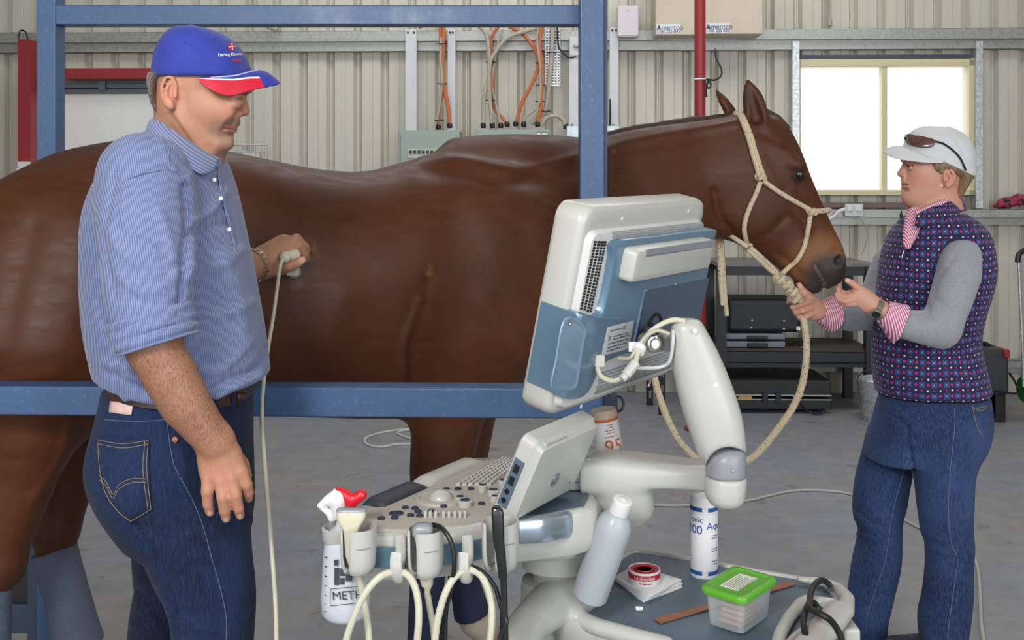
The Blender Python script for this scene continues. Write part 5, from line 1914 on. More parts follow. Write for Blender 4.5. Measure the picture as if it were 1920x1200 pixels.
# ================================================================ THE WOMAN
WD = 3.25
def R(px, py, dd=0.0): return P(px, py, WD + dd)
woman = empty('woman', R(1740, 1200) * NP([1, 1, 0]), 'woman in navy patterned vest and white cap holding the lead rope under the muzzle', 'person')
SK2 = (200, 149, 129)
M_SKIN2 = mat('skin_woman', SK2, .46, vcol=True, bump=.05, bscale=300, sss=.12, spec=.4)
s = SDF()
slices(s, [(248, 1728, 1770, .03), (258, 1716, 1792, .05), (272, 1708, 1806, .066), (290, 1702, 1812, .072), (304, 1696.5, 1812, .073), (320, 1696, 1811, .073), (334, 1693.5, 1803, .068), (348, 1692.5, 1796, .062), (360, 1692, 1786, .055), (370, 1690.5, 1770, .045), (379, 1694, 1744, .032), (386, 1702, 1726, .018)], WD, ex=2.2, k=.02)
hw = 0.0
s.cap(R(1702, 303, -.045), R(1700, 303, .0), .006, .006, k=.014)
s.ell(R(1702, 313, -.040), (.011, .011, .008), k=.008, mode='s')
s.ell(R(1702, 312, .036), (.012, .012, .008), k=.008, mode='s')
s.ell(R(1707, 312.5, -.038), (.0115, .0115, .0105), k=.003)
s.cap(R(1701, 309.5, -.040), R(1711, 310, -.049), .0032, k=.004)
s.cap(R(1702, 316, -.040), R(1710, 316, -.048), .0026, k=.004)
s.chain([R(1700, 306), R(1695, 316), R(1690, 325)], [.007, .0095, .0110], k=.010)
s.ell(R(1687.8, 325.5, 0), (.0085, .0080, .0068), k=.006)
s.ell(R(1694, 328.5, -.014), (.0080, .0058, .0052), k=.004)
s.ell(R(1692, 328.5, .012), (.0075, .0058, .0052), k=.004)
s.ell(R(1692, 331.5, -.010), (.005, .004, .0025), k=.002, mode='s')
s.cap(R(1696, 336, -.012), R(1693, 338, .0), .006, .0065, k=.009)
s.cap(R(1702, 344, -.026), R(1692.5, 342.5, -.006), .0025, .0048, k=.006)
s.cap(R(1702, 348.5, -.026), R(1694, 349.5, -.006), .0028, .0052, k=.006)
s.cap(R(1702, 356, -.02), R(1695, 356.5, 0), .0035, .0035, k=.009, mode='s')
s.ell(R(1702, 368, -.004), (.014, .017, .012), k=.012)
s.cap(R(1766, 352, -.050), R(1718, 376, -.022), .009, .009, k=.018)
ear_shape(s, R, 1765, 1790, 317, 352, -.074, flip=-1)
s.cap(R(1762, 340), R(1758, 405, 0), .044, .050, k=.02)
s.cap(R(1774, 335), R(1776, 400, 0), .032, .042, k=.02)
s.cap(R(1720, 378), R(1735, 400, 0), .02, .04, k=.03)
# body, arms
s.chain([R(1760, 400), R(1765, 520), R(1745, 660), R(1745, 800)], [.06, .10, .09, .10], k=.04)
s.chain([R(1760, 460), R(1795, 485, -.13)], [.05, .03], k=.03)
s.chain([R(1760, 460), R(1715, 470, .13)], [.05, .03], k=.03)
NA = -.22
s.chain([R(1795, 485, -.13), R(1775, 600, NA), R(1765, 622, NA)], [.03, .03, .03], k=.02)
s.chain([R(1765, 628, NA), R(1690, 600, NA - .03), R(1645, 578, NA - .035)], [.036, .030, .0235], k=.02)
# near hand, open, palm up under the lip of the horse; back of the hand towards the camera
HB2 = NA - .035
s.chain([R(1645, 578, HB2), R(1628, 567, HB2), R(1612, 556, HB2)], [.0235, .030, .027], k=.014, n=(0, 1, 0), fl=1.8)
s.cap(R(1630, 560, HB2), R(1606, 546, HB2 + .006), .016, .013, k=.010, n=(0, 1, 0), fl=1.3)
fing(s, [R(1608, 546, HB2 + .004), R(1586, 551, HB2 + .022), R(1574, 546, HB2 + .036), R(1574, 535, HB2 + .042)], [.0100, .0088, .0078, .0066], k=.003)
fing(s, [R(1606, 553, HB2), R(1583, 558, HB2 + .004), R(1573, 552, HB2 + .014), R(1571, 541, HB2 + .02)], [.0102, .0090, .0080, .0068], k=.003)
fing(s, [R(1606, 560, HB2 - .002), R(1584, 565, HB2 - .006), R(1572, 561, HB2 + .004), R(1568, 552, HB2 + .01)], [.0102, .0090, .0080, .0068], k=.003)
fing(s, [R(1612, 567, HB2), R(1590, 571, HB2 - .002), R(1578, 569, HB2 + .004), R(1573, 563, HB2 + .01)], [.0096, .0084, .0074, .0062], k=.003)
fing(s, [R(1625, 550, HB2 + .004), R(1608, 540, HB2 - .004), R(1596, 530, HB2 - .006), R(1588, 526, HB2 - .002)], [.0135, .0108, .0092, .0072], k=.006)
# far arm holding the rope
FA = -.02
s.chain([R(1715, 470, .13), R(1660, 560, .14), R(1648, 588, .10)], [.030, .030, .028], k=.02)
s.chain([R(1648, 588, .10), R(1580, 592, .0), R(1538, 583, FA - .03)], [.026, .026, .022], k=.02)
FH = FA - .035
s.chain([R(1538, 583, FH), R(1524, 574, FH), R(1512, 562, FH)], [.024, .031, .027], k=.014, n=(0, 1, 0), fl=1.6)
s.cap(R(1522, 588, FH), R(1512, 572, FH), .022, .020, k=.014, n=(0, 1, 0), fl=1.3)
# fingers closing round the rope from the near side, thumb on top
fing(s, [R(1512, 552, FH - .006), R(1498, 553, FH - .020), R(1482, 558, FH - .018), R(1478, 566, FH - .002)], [.0108, .0098, .0090, .0076], k=.003)
fing(s, [R(1520, 566, FH - .016), R(1500, 571, FH - .032), R(1486, 576, FH - .020), R(1488, 580, FH - .004)], [.0108, .0098, .0088, .0074], k=.003)
fing(s, [R(1520, 578, FH - .016), R(1504, 583, FH - .030), R(1492, 586, FH - .018), R(1494, 590, FH - .002)], [.0106, .0096, .0086, .0072], k=.003)
fing(s, [R(1524, 588, FH - .012), R(1510, 594, FH - .024), R(1499, 595, FH - .014), R(1500, 598, FH)], [.0098, .0088, .0080, .0068], k=.003)
fing(s, [R(1524, 562, FH - .004), R(1510, 550, FH - .012), R(1502, 541, FH - .012), R(1498, 534, FH - .008)], [.0138, .0118, .0104, .0084], k=.006)
for ddx, pts in ((-.09, ((1775, 820), (1776, 950), (1778, 1040), (1778, 1170))), (.08, ((1720, 800), (1665, 920), (1648, 1000), (1628, 1160)))):
    s.chain([R(x, y, ddx) for x, y in pts], [.06, .045, .04, .03], k=.02)
def wskin(V, n):
    px, py = projected(V)
    C = np.tile(NP(lin(SK2)[:3]), (len(V), 1))
    head = (V[:, 2] > R(0, 400)[2]) & (n[:, 1] < .4)
    def blob(x, y, r, col, a, asp=1.0):
        nonlocal C
        d = np.hypot(px - x, (py - y) * asp)
        C = mixc(C, col, (1 - smooth01(d, r * .4, r)) * a * head)
    blob(1725, 340, 22, (200, 122, 108), .45)
    blob(1778, 335, 16, (198, 122, 106), .5)
    blob(1689, 325, 8, (198, 122, 106), .4)
    d = pxline(V, [(1702, 345.8), (1696, 345), (1689, 345)])
    C = mixc(C, (172, 92, 90), (1 - smooth01(d, 1.8, 3.6)) * .75 * head)
    d = pxline(V, [(1704, 346.5), (1689, 346.5)])
    C = mixc(C, (100, 50, 50), (1 - smooth01(d, .3, 1.0)) * .8 * head)
    de = np.linalg.norm(V - R(1707, 312.5, -.036), axis=1)
    C = mixc(C, (214, 206, 200), (de < .0114).astype(float) * head)
    d = np.hypot(px - 1704, (py - 312.5) * 1.0)
    C = mixc(C, (56, 52, 50), ((d < 2.6) & (de < .014)).astype(float) * head)
    d = pxline(V, [(1699, 311), (1704, 309.5), (1713, 311.5)])
    C = mixc(C, (52, 36, 34), (1 - smooth01(d, .8, 2.0)) * .85 * head)
    d = pxline(V, [(1696, 303), (1704, 301), (1716, 304)])
    C = mixc(C, (122, 92, 74), (1 - smooth01(d, 1, 2.4)) * .7 * head)
    hand = px < 1640
    C = mixc(C, (196, 128, 112), np.clip(wob(V, 90, 5), 0, 1) * .4 * hand)
    for x, y in ((1589, 526), (1500, 536)):
        d = np.hypot(px - x, py - y)
        C = mixc(C, (232, 186, 172), (1 - smooth01(d, 3, 5)) * .6 * hand)
    return C
def wpost(V, n):
    V = V + n * (wob(V, 60, 3) * .0004)[:, None]
    hd = (V[:, 2] > R(0, 400)[2]) & (n[:, 1] < .4)
    for pts, w, a in (([(1706, 346), (1698, 346.5), (1688, 346)], 1.0, -.0016), ([(1704, 332), (1710, 338)], 1.5, -.0008)):
        V = V + n * np.where(hd, a * np.exp(-(pxline(V, pts) / w) ** 2), 0)[:, None]
    return V
wbody = s.build('body', .003, M_SKIN2, woman, post=wpost, color=wskin)

M_BLOND = mat('dark_blond_hair', (132, 106, 80), .5, var=.45, vscale=120, stretch=(1, 1, .18), bump=.5, bscale=300)
s = SDF()
slices(s, [(308, 1765, 1796, .066), (315, 1764, 1810, .074), (323, 1772, 1816, .078), (334, 1780, 1816, .072), (350, 1782, 1809, .060), (366, 1780, 1801, .044), (378, 1776, 1792, .028)], WD, k=.012)
s.chain([R(1759, 309, -.077), R(1761, 315, -.077), R(1767, 323, -.077)], [.011, .011, .005], k=.01, n=(0, 1, 0), fl=1.6)
s.chain([R(1759, 309, -.070), R(1773, 311, -.072), R(1790, 316, -.068), R(1800, 322, -.06)], [.012, .013, .014, .014], k=.01)
s.ell(R(1777, 336, -.082), (.014, .016, .026), k=.004, mode='s')
s.build('hair', .003, M_BLOND, woman, post=lambda V, n: V + n * (wob(V * NP([1, 1, .25]), 420, 3) * .0014)[:, None])
b = MB(); b.lathe([(.0001, .004), (.003, .0035), (.0045, 0), (.003, -.0035), (.0001, -.004)], R(1764.5, 348, -.085), 12, (0, -1, 0))
b.build('earring', mat('pearl', (226, 220, 214), .2), woman)
# cap
M_WCAP = mat('white_cap_cloth', (206, 206, 208), .75, bump=.12, bscale=900, sheen=.2)
s = SDF()
slices(s, [(237, 1738, 1768, .012), (240, 1722, 1784, .040), (250, 1707, 1801, .066), (266, 1698, 1817, .082), (284, 1693, 1825, .089), (300, 1692, 1827, .090), (318, 1700, 1826, .088), (330, 1760, 1824, .082)], WD, ex=2.1, k=.01)
s.half(R(1757, 303, -.085), (.0, 0, -1), (1.1, 3.0, 1.45), (1.372, 3.5, 1.62), k=.002)
s.half(R(1768, 304, -.085), nrm([-.42, 0, -1]), (1.372, 3.0, 1.40), (1.65, 3.5, 1.66), k=.002)
wcap = s.build('cap', .004, M_WCAP, woman, post=lambda V, n: folds(V + n * (wob(V, 50, 3) * .001)[:, None], n, [([(1779, 241), (1770, 260), (1764, 285)], 1.5, .001), ([(1795, 262), (1815, 300)], 3, -.002), ([(1784, 240), (1812, 258), (1824, 290)], 3, .0012)], .9))
wc_bv = bvh_of(wcap)
b = MB(); b.lathe([(.006, 0), (.0055, .003), (.002, .0045), (.0001, .0048)], R(1778, 239, 0), 12); b.build('cap_button', M_WCAP, woman)
b = MB(); b.cbox(R(1820, 330, 0), (.012, .03, .02)); b.build('cap_strap', M_BLACK, woman, bevel=.003)
inner = catmull([R(1770, 303, -.0865), R(1742, 295, -.086), R(1713, 283, -.066), R(1698, 277, -.033), R(1693, 275, 0), R(1698, 277, .033), R(1713, 284, .066), R(1742, 294, .086)], 6)
outer = catmull([R(1768, 306, -.088), R(1738, 307, -.096), R(1708, 305, -.088), R(1674, 300, -.058), R(1656, 289, 0), R(1664, 293, .05), R(1690, 297, .080), R(1736, 301, .086)], 6)
rows = []
for t in np.linspace(0, 1, 13):
    rows.append([a * (1 - t) + c * t + NP([0, 0, .014 * math.sin(t * math.pi * .85) * math.sin(math.pi * i / (len(inner) - 1))]) for i, (a, c) in enumerate(zip(inner, outer))])
sheet('cap_peak', rows, M_WCAP, woman, .003, 1)
# sunglasses resting on the cap
M_LENS = mat('brown_lens', (92, 58, 50), .06, coat=.6, spec=.8)
gl = empty('sunglasses', R(1730, 262, -.08), "brown wraparound sunglasses pushed up on the woman's white cap", 'sunglasses')
def capw(x, y, lift): return hit(x, y, lift, wc_bv, WD)
rows = []
for j, (y0, y1) in enumerate(((250, 276), (252, 277), (254, 279), (257, 280), (262, 280), (268, 277))):
    pass
top = [R(1699, 251, -.012), R(1706, 250, -.040), capw(1716, 253, .012), capw(1730, 254, .010), capw(1745, 258, .008), capw(1757, 264, .007)]
bot = [R(1700, 272, -.012), R(1706, 272, -.040), capw(1717, 275, .012), capw(1730, 277, .010), capw(1743, 277, .008), capw(1750, 274, .007)]
sheet('lens', [catmull(top, 3), catmull([(a + c) / 2 + NP([-.002, -.003, 0]) for a, c in zip(top, bot)], 3), catmull(bot, 3)], M_LENS, gl, .0025, 1)
top = [R(1699, 250, -.008), R(1697, 252, .02), R(1700, 254, .05)]
bot = [R(1700, 272, -.008), R(1697, 270, .02), R(1701, 268, .05)]
sheet('lens', [catmull(top, 3), catmull(bot, 3)], M_LENS, gl, .0025, 1)
b = MB(); b.tube([capw(1754, 265, .006), capw(1770, 270, .005), capw(1787, 282, .005), capw(1800, 296, .005), capw(1808, 312, .006), capw(1811, 320, .006)], .0032, 8)
b.build('temple_arm', M_BLACK, gl)
b = MB(); b.tube([R(1699, 262, -.012), R(1696, 258, -.004), R(1698, 262, .004)], .003, 8); b.build('bridge', M_BLACK, gl)

# grey knitted sweater: sleeves and shoulders show
M_KNIT = mat('grey_knit', (148, 150, 158), .9, var=.12, vscale=220, bump=.2, bscale=500, sheen=.3, stretch=(.6, 1, 1))
s = SDF()
s.chain([R(1799, 482, -.135), R(1797, 515, -.17), R(1781, 568, NA + .01), R(1764, 616, NA)], [.060, .062, .056, .050], k=.03)
s.chain([R(1764, 616, NA), R(1735, 616, NA - .015), R(1690, 606, NA - .03), R(1672, 598, NA - .032)], [.050, .047, .040, .037], k=.03)
s.chain([R(1765, 440, -.02), R(1798, 470, -.11)], [.035, .04], k=.03)
s.chain([R(1705, 460, .13), R(1668, 495, .15), R(1645, 555, .15), R(1640, 585, .10)], [.062, .055, .048, .046], k=.03)
s.chain([R(1640, 588, .10), R(1600, 592, .04), R(1558, 588, -.01)], [.050, .047, .043], k=.03)
s.chain([R(1710, 455, .12), R(1750, 440, .03)], [.035, .035], k=.03)
s.chain([R(1755, 500), R(1750, 600)], [.08, .09], k=.04)
KF = [([(1735, 560), (1742, 580), (1738, 596)], 3, -.004), ([(1722, 575), (1730, 592), (1728, 612)], 3, .003), ([(1755, 560), (1790, 590)], 5, -.003), ([(1745, 600), (1765, 625)], 5, .003), ([(1775, 500), (1810, 540)], 7, .003),
      ([(1705, 590), (1710, 605), (1706, 622)], 2.5, -.0025), ([(1790, 480), (1760, 520), (1750, 560)], 5, -.003), ([(1600, 578), (1604, 600)], 2.5, -.003), ([(1618, 576), (1624, 606)], 3, .002), ([(1640, 505), (1652, 530)], 4, .003)]
s.build('sweater', .0055, M_KNIT, woman, post=lambda V, n: folds(V + n * (wob(V, 30, 5) * .0018)[:, None], n, KF))

# vest
M_VEST = mat('patterned_vest', (34, 38, 78), .85, sheen=.1)
g = G(M_VEST)
x, y, z = g.coord('Object')
nz = g.noise(5, 2)
ang_ = g.m('ARCTAN2', g.m('SUBTRACT', x, float(R(1748, 500)[0])), g.m('SUBTRACT', WD, y))
px_ = g.m('DIVIDE', g.m('ADD', g.m('MULTIPLY', ang_, .17), g.m('MULTIPLY', nz, .02)), .034)
pz_ = g.m('DIVIDE', g.m('ADD', z, g.m('ADD', g.m('MULTIPLY', nz, .03), 0.0)), .034)
def cellr(dx, dz):
    u = g.m('SUBTRACT', g.m('FRACT', g.m('ADD', px_, dx + 20.0)), .5)
    v = g.m('SUBTRACT', g.m('FRACT', g.m('ADD', pz_, dz + 20.0)), .5)
    return u, v
def disc(dx, dz, r, squash=1.0):
    u, v = cellr(dx, dz)
    d = g.m('SQRT', g.m('ADD', g.m('MULTIPLY', u, u), g.m('MULTIPLY', g.m('MULTIPLY', v, v), squash)))
    return g.m('LESS_THAN', d, r)
def diamond(dx, dz, r):
    u, v = cellr(dx, dz)
    return g.m('LESS_THAN', g.m('ADD', g.m('ABSOLUTE', u), g.m('ABSOLUTE', v)), r)
col = lin((28, 30, 66))
blue, pink, white = lin((56, 78, 142)), lin((168, 34, 108)), lin((214, 210, 226))
pet = None
for dx in (.13, -.13):
    for dz in (.13, -.13):
        d = disc(dx, dz, .125)
        pet = d if pet is None else g.m('MAXIMUM', pet, d)
for dx in (.13, -.13):
    for dz in (.13, -.13):
        d = disc(dx, dz, .045)
        pet = g.m('SUBTRACT', pet, g.m('MULTIPLY', d, .6))
c1 = g.mix(g.m('MAXIMUM', pet, 0.0), col, blue)
c1 = g.mix(diamond(.5, 0, .17), c1, pink)
c1 = g.mix(g.m('MULTIPLY', diamond(0, .5, .12), .8), c1, pink)
c1 = g.mix(disc(.5, .5, .085), c1, white)
c1 = g.mix(g.m('MULTIPLY', disc(0, 0, .055), .7), c1, white)
g.base(c1)
n2 = g.N.new('ShaderNodeBump'); n2.inputs['Strength'].default_value = .5; n2.inputs['Distance'].default_value = .015
g.L.new(g.noise(16, 3), n2.inputs['Height']); g.L.new(n2.outputs[0], g.b.inputs['Normal'])
s = SDF()
slices(s, [(400, 1706, 1804, .085, -.01), (416, 1690, 1826, .135), (438, 1675, 1843, .168), (470, 1662, 1853, .168), (510, 1652, 1857, .168), (550, 1648, 1852, .160), (600, 1644, 1838, .150), (640, 1640, 1833, .150), (680, 1640, 1840, .158), (720, 1644, 1847, .168), (745, 1650, 1848, .172), (762, 1652, 1846, .172)], WD, ex=2.2, k=.02)
# armhole for the near sleeve, neck opening, hem
s.ell(R(1806, 512, -.225), (.070, .10, .118), k=.015, mode='s')
s.ell(R(1682, 490, .21), (.08, .10, .10), k=.02, mode='s')
s.chain([R(1715, 385, -.07), R(1705, 430, -.145), R(1701, 464, -.172)], [.034, .022, .006], k=.006, mode='s')
s.half(R(1750, 752, -.14), (.03, 0, -1), (1.0, 2.9, .70), (1.8, 3.6, .95), k=.003)
VF = [([(1660, 700), (1700, 712), (1760, 705), (1830, 690)], 3.5, -.004), ([(1655, 660), (1700, 676), (1760, 672)], 4, -.004), ([(1650, 730), (1720, 738), (1800, 722), (1845, 715)], 3, .003),
      ([(1660, 580), (1690, 600), (1720, 640)], 5, -.004), ([(1800, 620), (1820, 640), (1835, 660)], 5, -.005), ([(1760, 645), (1800, 650), (1835, 640)], 4, .004), ([(1650, 610), (1680, 625)], 5, .003), ([(1700, 480), (1696, 560), (1690, 640)], 2, -.003)]
vest = s.build('vest', .0045, M_VEST, woman, post=lambda V, n: folds(V + n * (wob(V, 26, 5) * .0022)[:, None], n, VF))
v_bv = bvh_of(vest)
M_NAVYT = mat('navy_trim', (26, 28, 52), .6)
# standing collar of the vest
def vcol_(pts, m, name, th=.004):
    sheet(name, [catmull(r, 3) for r in pts], m, woman, th, 1)
vcol_([[R(1718, 402, -.105), R(1745, 388, -.088), R(1775, 378, -.066), R(1800, 371, -.02), R(1803, 371, .03)],
       [R(1716, 415, -.125), R(1745, 402, -.105), R(1778, 390, -.085), R(1806, 382, -.02), R(1808, 382, .03)],
       [R(1712, 432, -.142), R(1745, 420, -.130), R(1784, 405, -.105), R(1812, 396, -.02), R(1812, 396, .03)]], M_VEST, 'vest_collar')
vcol_([[R(1690, 392, .055), R(1688, 396, .035), R(1686, 402, .01)], [R(1694, 412, .045), R(1692, 416, .02), R(1690, 420, -.01)], [R(1699, 440, .0), R(1697, 446, -.04), R(1696, 452, -.08)]], M_VEST, 'vest_collar')
stitch('zip', [[(1714, 434), (1708, 450), (1702, 468), (1699, 480)]], v_bv, .0022, M_NAVYT, woman, .001)
b = MB(); p = hit(1695, 470, .006, v_bv, WD); q = hit(1691, 482, .006, v_bv, WD); b.tube([p, (p + q) / 2, q], .0026, 8, 1); b.lathe([(.003, 0), (.0045, .003), (.003, .006)], q, 10, (0, 0, -1)); b.build('zip_pull', M_STEEL, woman)
stitch('armhole_trim', [[(1776, 600), (1756, 560), (1750, 510), (1762, 470), (1790, 446), (1815, 441)]], v_bv, .0022, M_NAVYT, woman, .001)

# pink striped shirt: collar and turned-back cuffs
M_PINK = mat('pink_stripe', (206, 120, 150), .8)
g = G(M_PINK)
x, y, z = g.coord('Object')
a_ = g.m('SINE', g.m('MULTIPLY', g.m('ADD', g.m('MULTIPLY', x, 1.0), g.m('MULTIPLY', z, .25)), 2 * math.pi / .0070))
g.base(g.mix(g.m('GREATER_THAN', a_, .05), lin((190, 84, 124)), lin((232, 208, 220))))
s = SDF()
s.chain([R(1717, 405, -.05), R(1706, 440, -.108), R(1701, 460, -.142)], [.028, .019, .010], k=.02)
s.build('shirt_front', .004, M_PINK, woman)
sheet('shirt_collar', [catmull(r, 3) for r in [[R(1714, 396, -.085), R(1735, 388, -.082), R(1765, 375, -.070), R(1790, 366, -.03)], [R(1716, 405, -.098), R(1738, 396, -.092), R(1768, 383, -.080), R(1796, 374, -.03)]]], M_PINK, woman, .004, 1)
def flare(name, c, ax, r0, r1, L, m, th=.003, droop=0.0, seed=0):
    ax = nrm(ax); u = nrm(np.cross(ax, (0, 1, 0))); w = np.cross(ax, u)
    b = MB(); rings = []
    for k2, (r, h) in enumerate([(r0 - th, 0), (r0, 0)] + [(r0 + (r1 - r0) * t, L * t) for t in np.linspace(.15, 1, 7)] + [(r1 - th, L), (r1 - th * 2, L * .85)]):
        rg = []
        for k in range(36):
            t = 2 * math.pi * k / 36
            up = u * math.cos(t) + w * math.sin(t)
            dn = max(0, -up[2]) * droop * (h / L)
            rg.append(c + ax * (h + max(0, -up[2]) ** 2 * droop * (h / L)) + up * (r * (1 + .03 * math.sin(3 * t + seed)) + dn))
        rings.append(rg)
    b.layers(rings, cap=False)
    return b.build(name, m, woman, ang=80)
flare('shirt_cuff', R(1655, 583, NA - .035), R(1692, 604, NA - .03) - R(1655, 583, NA - .035), .034, .052, .055, M_PINK, droop=.02)
flare('shirt_cuff', R(1536, 584, -.05), R(1572, 590, -.01) - R(1536, 584, -.05), .032, .056, .052, M_PINK, droop=.004, seed=2)
# watch
c = R(1643, 577, NA - .035); ax = nrm(R(1655, 583, NA - .035) - R(1628, 567, HB2)); u = nrm(np.cross(ax, (0, 1, 0))); w = np.cross(ax, u)
b = MB()
rings = []
for r, h in ((.0265, -.009), (.0285, -.009), (.0285, .009), (.0265, .009)):
    rings.append([c + ax * h + (u * math.cos(t) + w * math.sin(t)) * r for t in [2 * math.pi * k / 28 for k in range(28)]])
rings.append(rings[0])
b.layers(rings, cap=False)
wt2 = b.build('wristwatch', mat('taupe_strap', (112, 104, 98), .5), woman)
rd = nrm((u if u[2] < 0 else -u) * .75 + NP([0, -1, 0]))
b = MB(); b.lathe([(.0001, .0075), (.0125, .0075), (.0155, .006), (.017, .001), (.016, -.003)], c + rd * .027, 24, rd); b.build('watch_case', M_STEEL, wt2)
b = MB(); b.lathe([(.0001, .0010), (.0120, .0008)], c + rd * .0345, 24, rd); b.build('watch_face', mat('dark_face', (32, 44, 44), .15), wt2)

# jeans
M_JEAN2 = mat('blue_denim', (56, 82, 134), .9, bump=.2, bscale=400, sheen=.05, spec=.2)
denim(M_JEAN2, (32, 47, 86), (52, 74, 118), (98, 116, 148), 4.0, .40, .62)
s = SDF()
slices(s, [(738, 1656, 1846, .160), (765, 1648, 1850, .168), (800, 1640, 1850, .172), (835, 1632, 1842, .168), (860, 1626, 1830, .150)], WD, ex=2.2, k=.03)
slices(s, [(800, 1632, 1750, .09), (850, 1618, 1720, .09), (900, 1606, 1706, .088), (950, 1602, 1698, .084), (975, 1604, 1692, .080), (1000, 1611, 1690, .076), (1060, 1598, 1687, .074), (1110, 1590, 1676, .074), (1160, 1586, 1663, .076), (1190, 1588, 1660, .08)], WD + .08, k=.02)
slices(s, [(800, 1700, 1850, .092), (850, 1708, 1838, .092), (900, 1716, 1824, .088), (960, 1722, 1822, .084), (1000, 1728, 1822, .080), (1020, 1736, 1824, .078), (1060, 1738, 1822, .078), (1110, 1732, 1822, .080), (1160, 1724, 1816, .084), (1225, 1732, 1806, .09)], WD - .09, k=.02)
WF = [([(1700, 800), (1706, 850), (1718, 900)], 4, -.008), ([(1610, 960), (1640, 985), (1680, 990)], 4, -.005), ([(1606, 1000), (1640, 1010), (1680, 1000)], 4, .004), ([(1600, 1060), (1630, 1040), (1680, 1020)], 5, .004),
      ([(1735, 1010), (1770, 1022), (1815, 1005)], 4, -.005), ([(1740, 1025), (1780, 1040), (1820, 1030)], 5, .004), ([(1650, 770), (1690, 790), (1720, 830)], 4, -.004), ([(1725, 1140), (1760, 1130), (1810, 1150)], 5, -.004), ([(1600, 1130), (1640, 1110), (1670, 1120)], 5, -.004), ([(1770, 800), (1778, 900), (1780, 1000)], 10, .004)]
wj = s.build('jeans', .0055, M_JEAN2, woman, post=lambda V, n: folds(V + n * (wob(V, 26, 3) * .002)[:, None], n, WF))
wj_bv = bvh_of(wj)
stitch('jeans_seam', [[(1789, 752), (1790, 800), (1782, 880), (1778, 960), (1784, 1020), (1795, 1050), (1786, 1120), (1776, 1195)], [(1704, 855), (1690, 900), (1672, 970), (1660, 1050), (1640, 1110), (1624, 1160)]], wj_bv, .0012, mat('navy_thread', (108, 112, 138), .7), woman, .001)
stitch('pocket_stitching', [[(1826, 768), (1838, 764), (1850, 762)], [(1826, 766), (1838, 770), (1848, 766)], [(1822, 756), (1832, 800), (1845, 820)]], wj_bv, .0014, M_THREAD, woman, .0015)
# shoes
for (x, y, dd) in ((1612, 1198, .08), (1752, 1228, -.09)):
    s = SDF(); D_ = WD + dd
    a = P(x + 24, y, D_); a[2] = .05; c = a + NP([-.17, 0, -.01])
    s.cap(a, c, .040, .034, k=.02); s.cap(a, a + NP([0, 0, .09]), .040, .036, k=.02)
    s.half((0, 0, .002), (0, 0, -1), a - .3, c + NP([.4, .3, 0]))
    s.build('shoe', .006, mat('dark_shoe', (40, 40, 50), .5), woman)
# ================================================================ THE ULTRASOUND MACHINE
us = empty('ultrasound_machine', P(1180, 1100, 1.85) * NP([1, 1, 0]), 'cream and steel-blue ultrasound scanner on a trolley with swivel monitor, console and tray', 'ultrasound machine')
M_CRM = mat('cream_plastic', (184, 184, 178), .32, var=.02, vscale=6, coat=.15)
M_CRM2 = mat('cream_plastic_matt', (184, 182, 172), .45, var=.02)
M_SB = mat('steel_blue_plastic', (104, 132, 156), .28, .35, var=.03, vscale=4, coat=.3)
M_SBD = mat('slate_panel', (86, 104, 120), .45, .1, var=.04)
M_GRP = mat('grey_panel_top', (176, 168, 158), .5)
M_GREYP = mat('mid_grey_plastic', (138, 142, 150), .35)
M_PROBE = mat('probe_ivory', (204, 198, 176), .35)
M_CABLE = mat('probe_cable', (196, 192, 172), .42)
M_SILV = mat('brushed_silver_blue', (176, 192, 208), .22, .8)
Z0 = .945
TZ = .73
def C_(px, py, z=Z0): return on_plane(px, py, z)
def T_(px, py, z=TZ): return on_plane(px, py, z)
def pose(C, yaw, tilt, roll=0.0):
    w = NP([math.cos(yaw), math.sin(yaw), 0]); n = NP([math.sin(yaw), -math.cos(yaw), 0]); z = NP([0, 0, 1.])
    u = z * math.cos(tilt) + n * math.sin(tilt); n2 = n * math.cos(tilt) - z * math.sin(tilt)
    w2 = w * math.cos(roll) + u * math.sin(roll); u2 = u * math.cos(roll) - w * math.sin(roll)
    M = Matrix.Identity(4)
    for i in range(3):
        M[i][0], M[i][1], M[i][2], M[i][3] = w2[i], u2[i], n2[i], C[i]
    return M
MM = pose((.2238, 1.8278, 1.2887), .9352, .2316, .0236)
MI = MM.inverted()
def ML(px, py, c, Mi=None):
    """image point -> coordinates on the plane c of the monitor (or panel) frame"""
    Mi = Mi or MI
    a = Mi @ Vector((0, 0, CH)); d = (Mi.to_3x3() @ Vector(((px - 960) / F, 1, -(py - HY) / F)))
    t = (c - a[2]) / d[2]
    q = a + d * t
    return (q[0], q[1])
def ring_layers(b, outlines):
    """stack of equally long outlines: [(pts, z), ...]"""
    b.layers([[(p[0], p[1], z) for p in pts] for pts, z in outlines])
    return b
def shrink(pts, d):
    cx = sum(p[0] for p in pts) / len(pts); cy = sum(p[1] for p in pts) / len(pts)
    out = []
    for x, y in pts:
        dx, dy = x - cx, y - cy
        l = math.hypot(dx, dy)
        out.append((x - dx / l * d, y - dy / l * d))
    return out
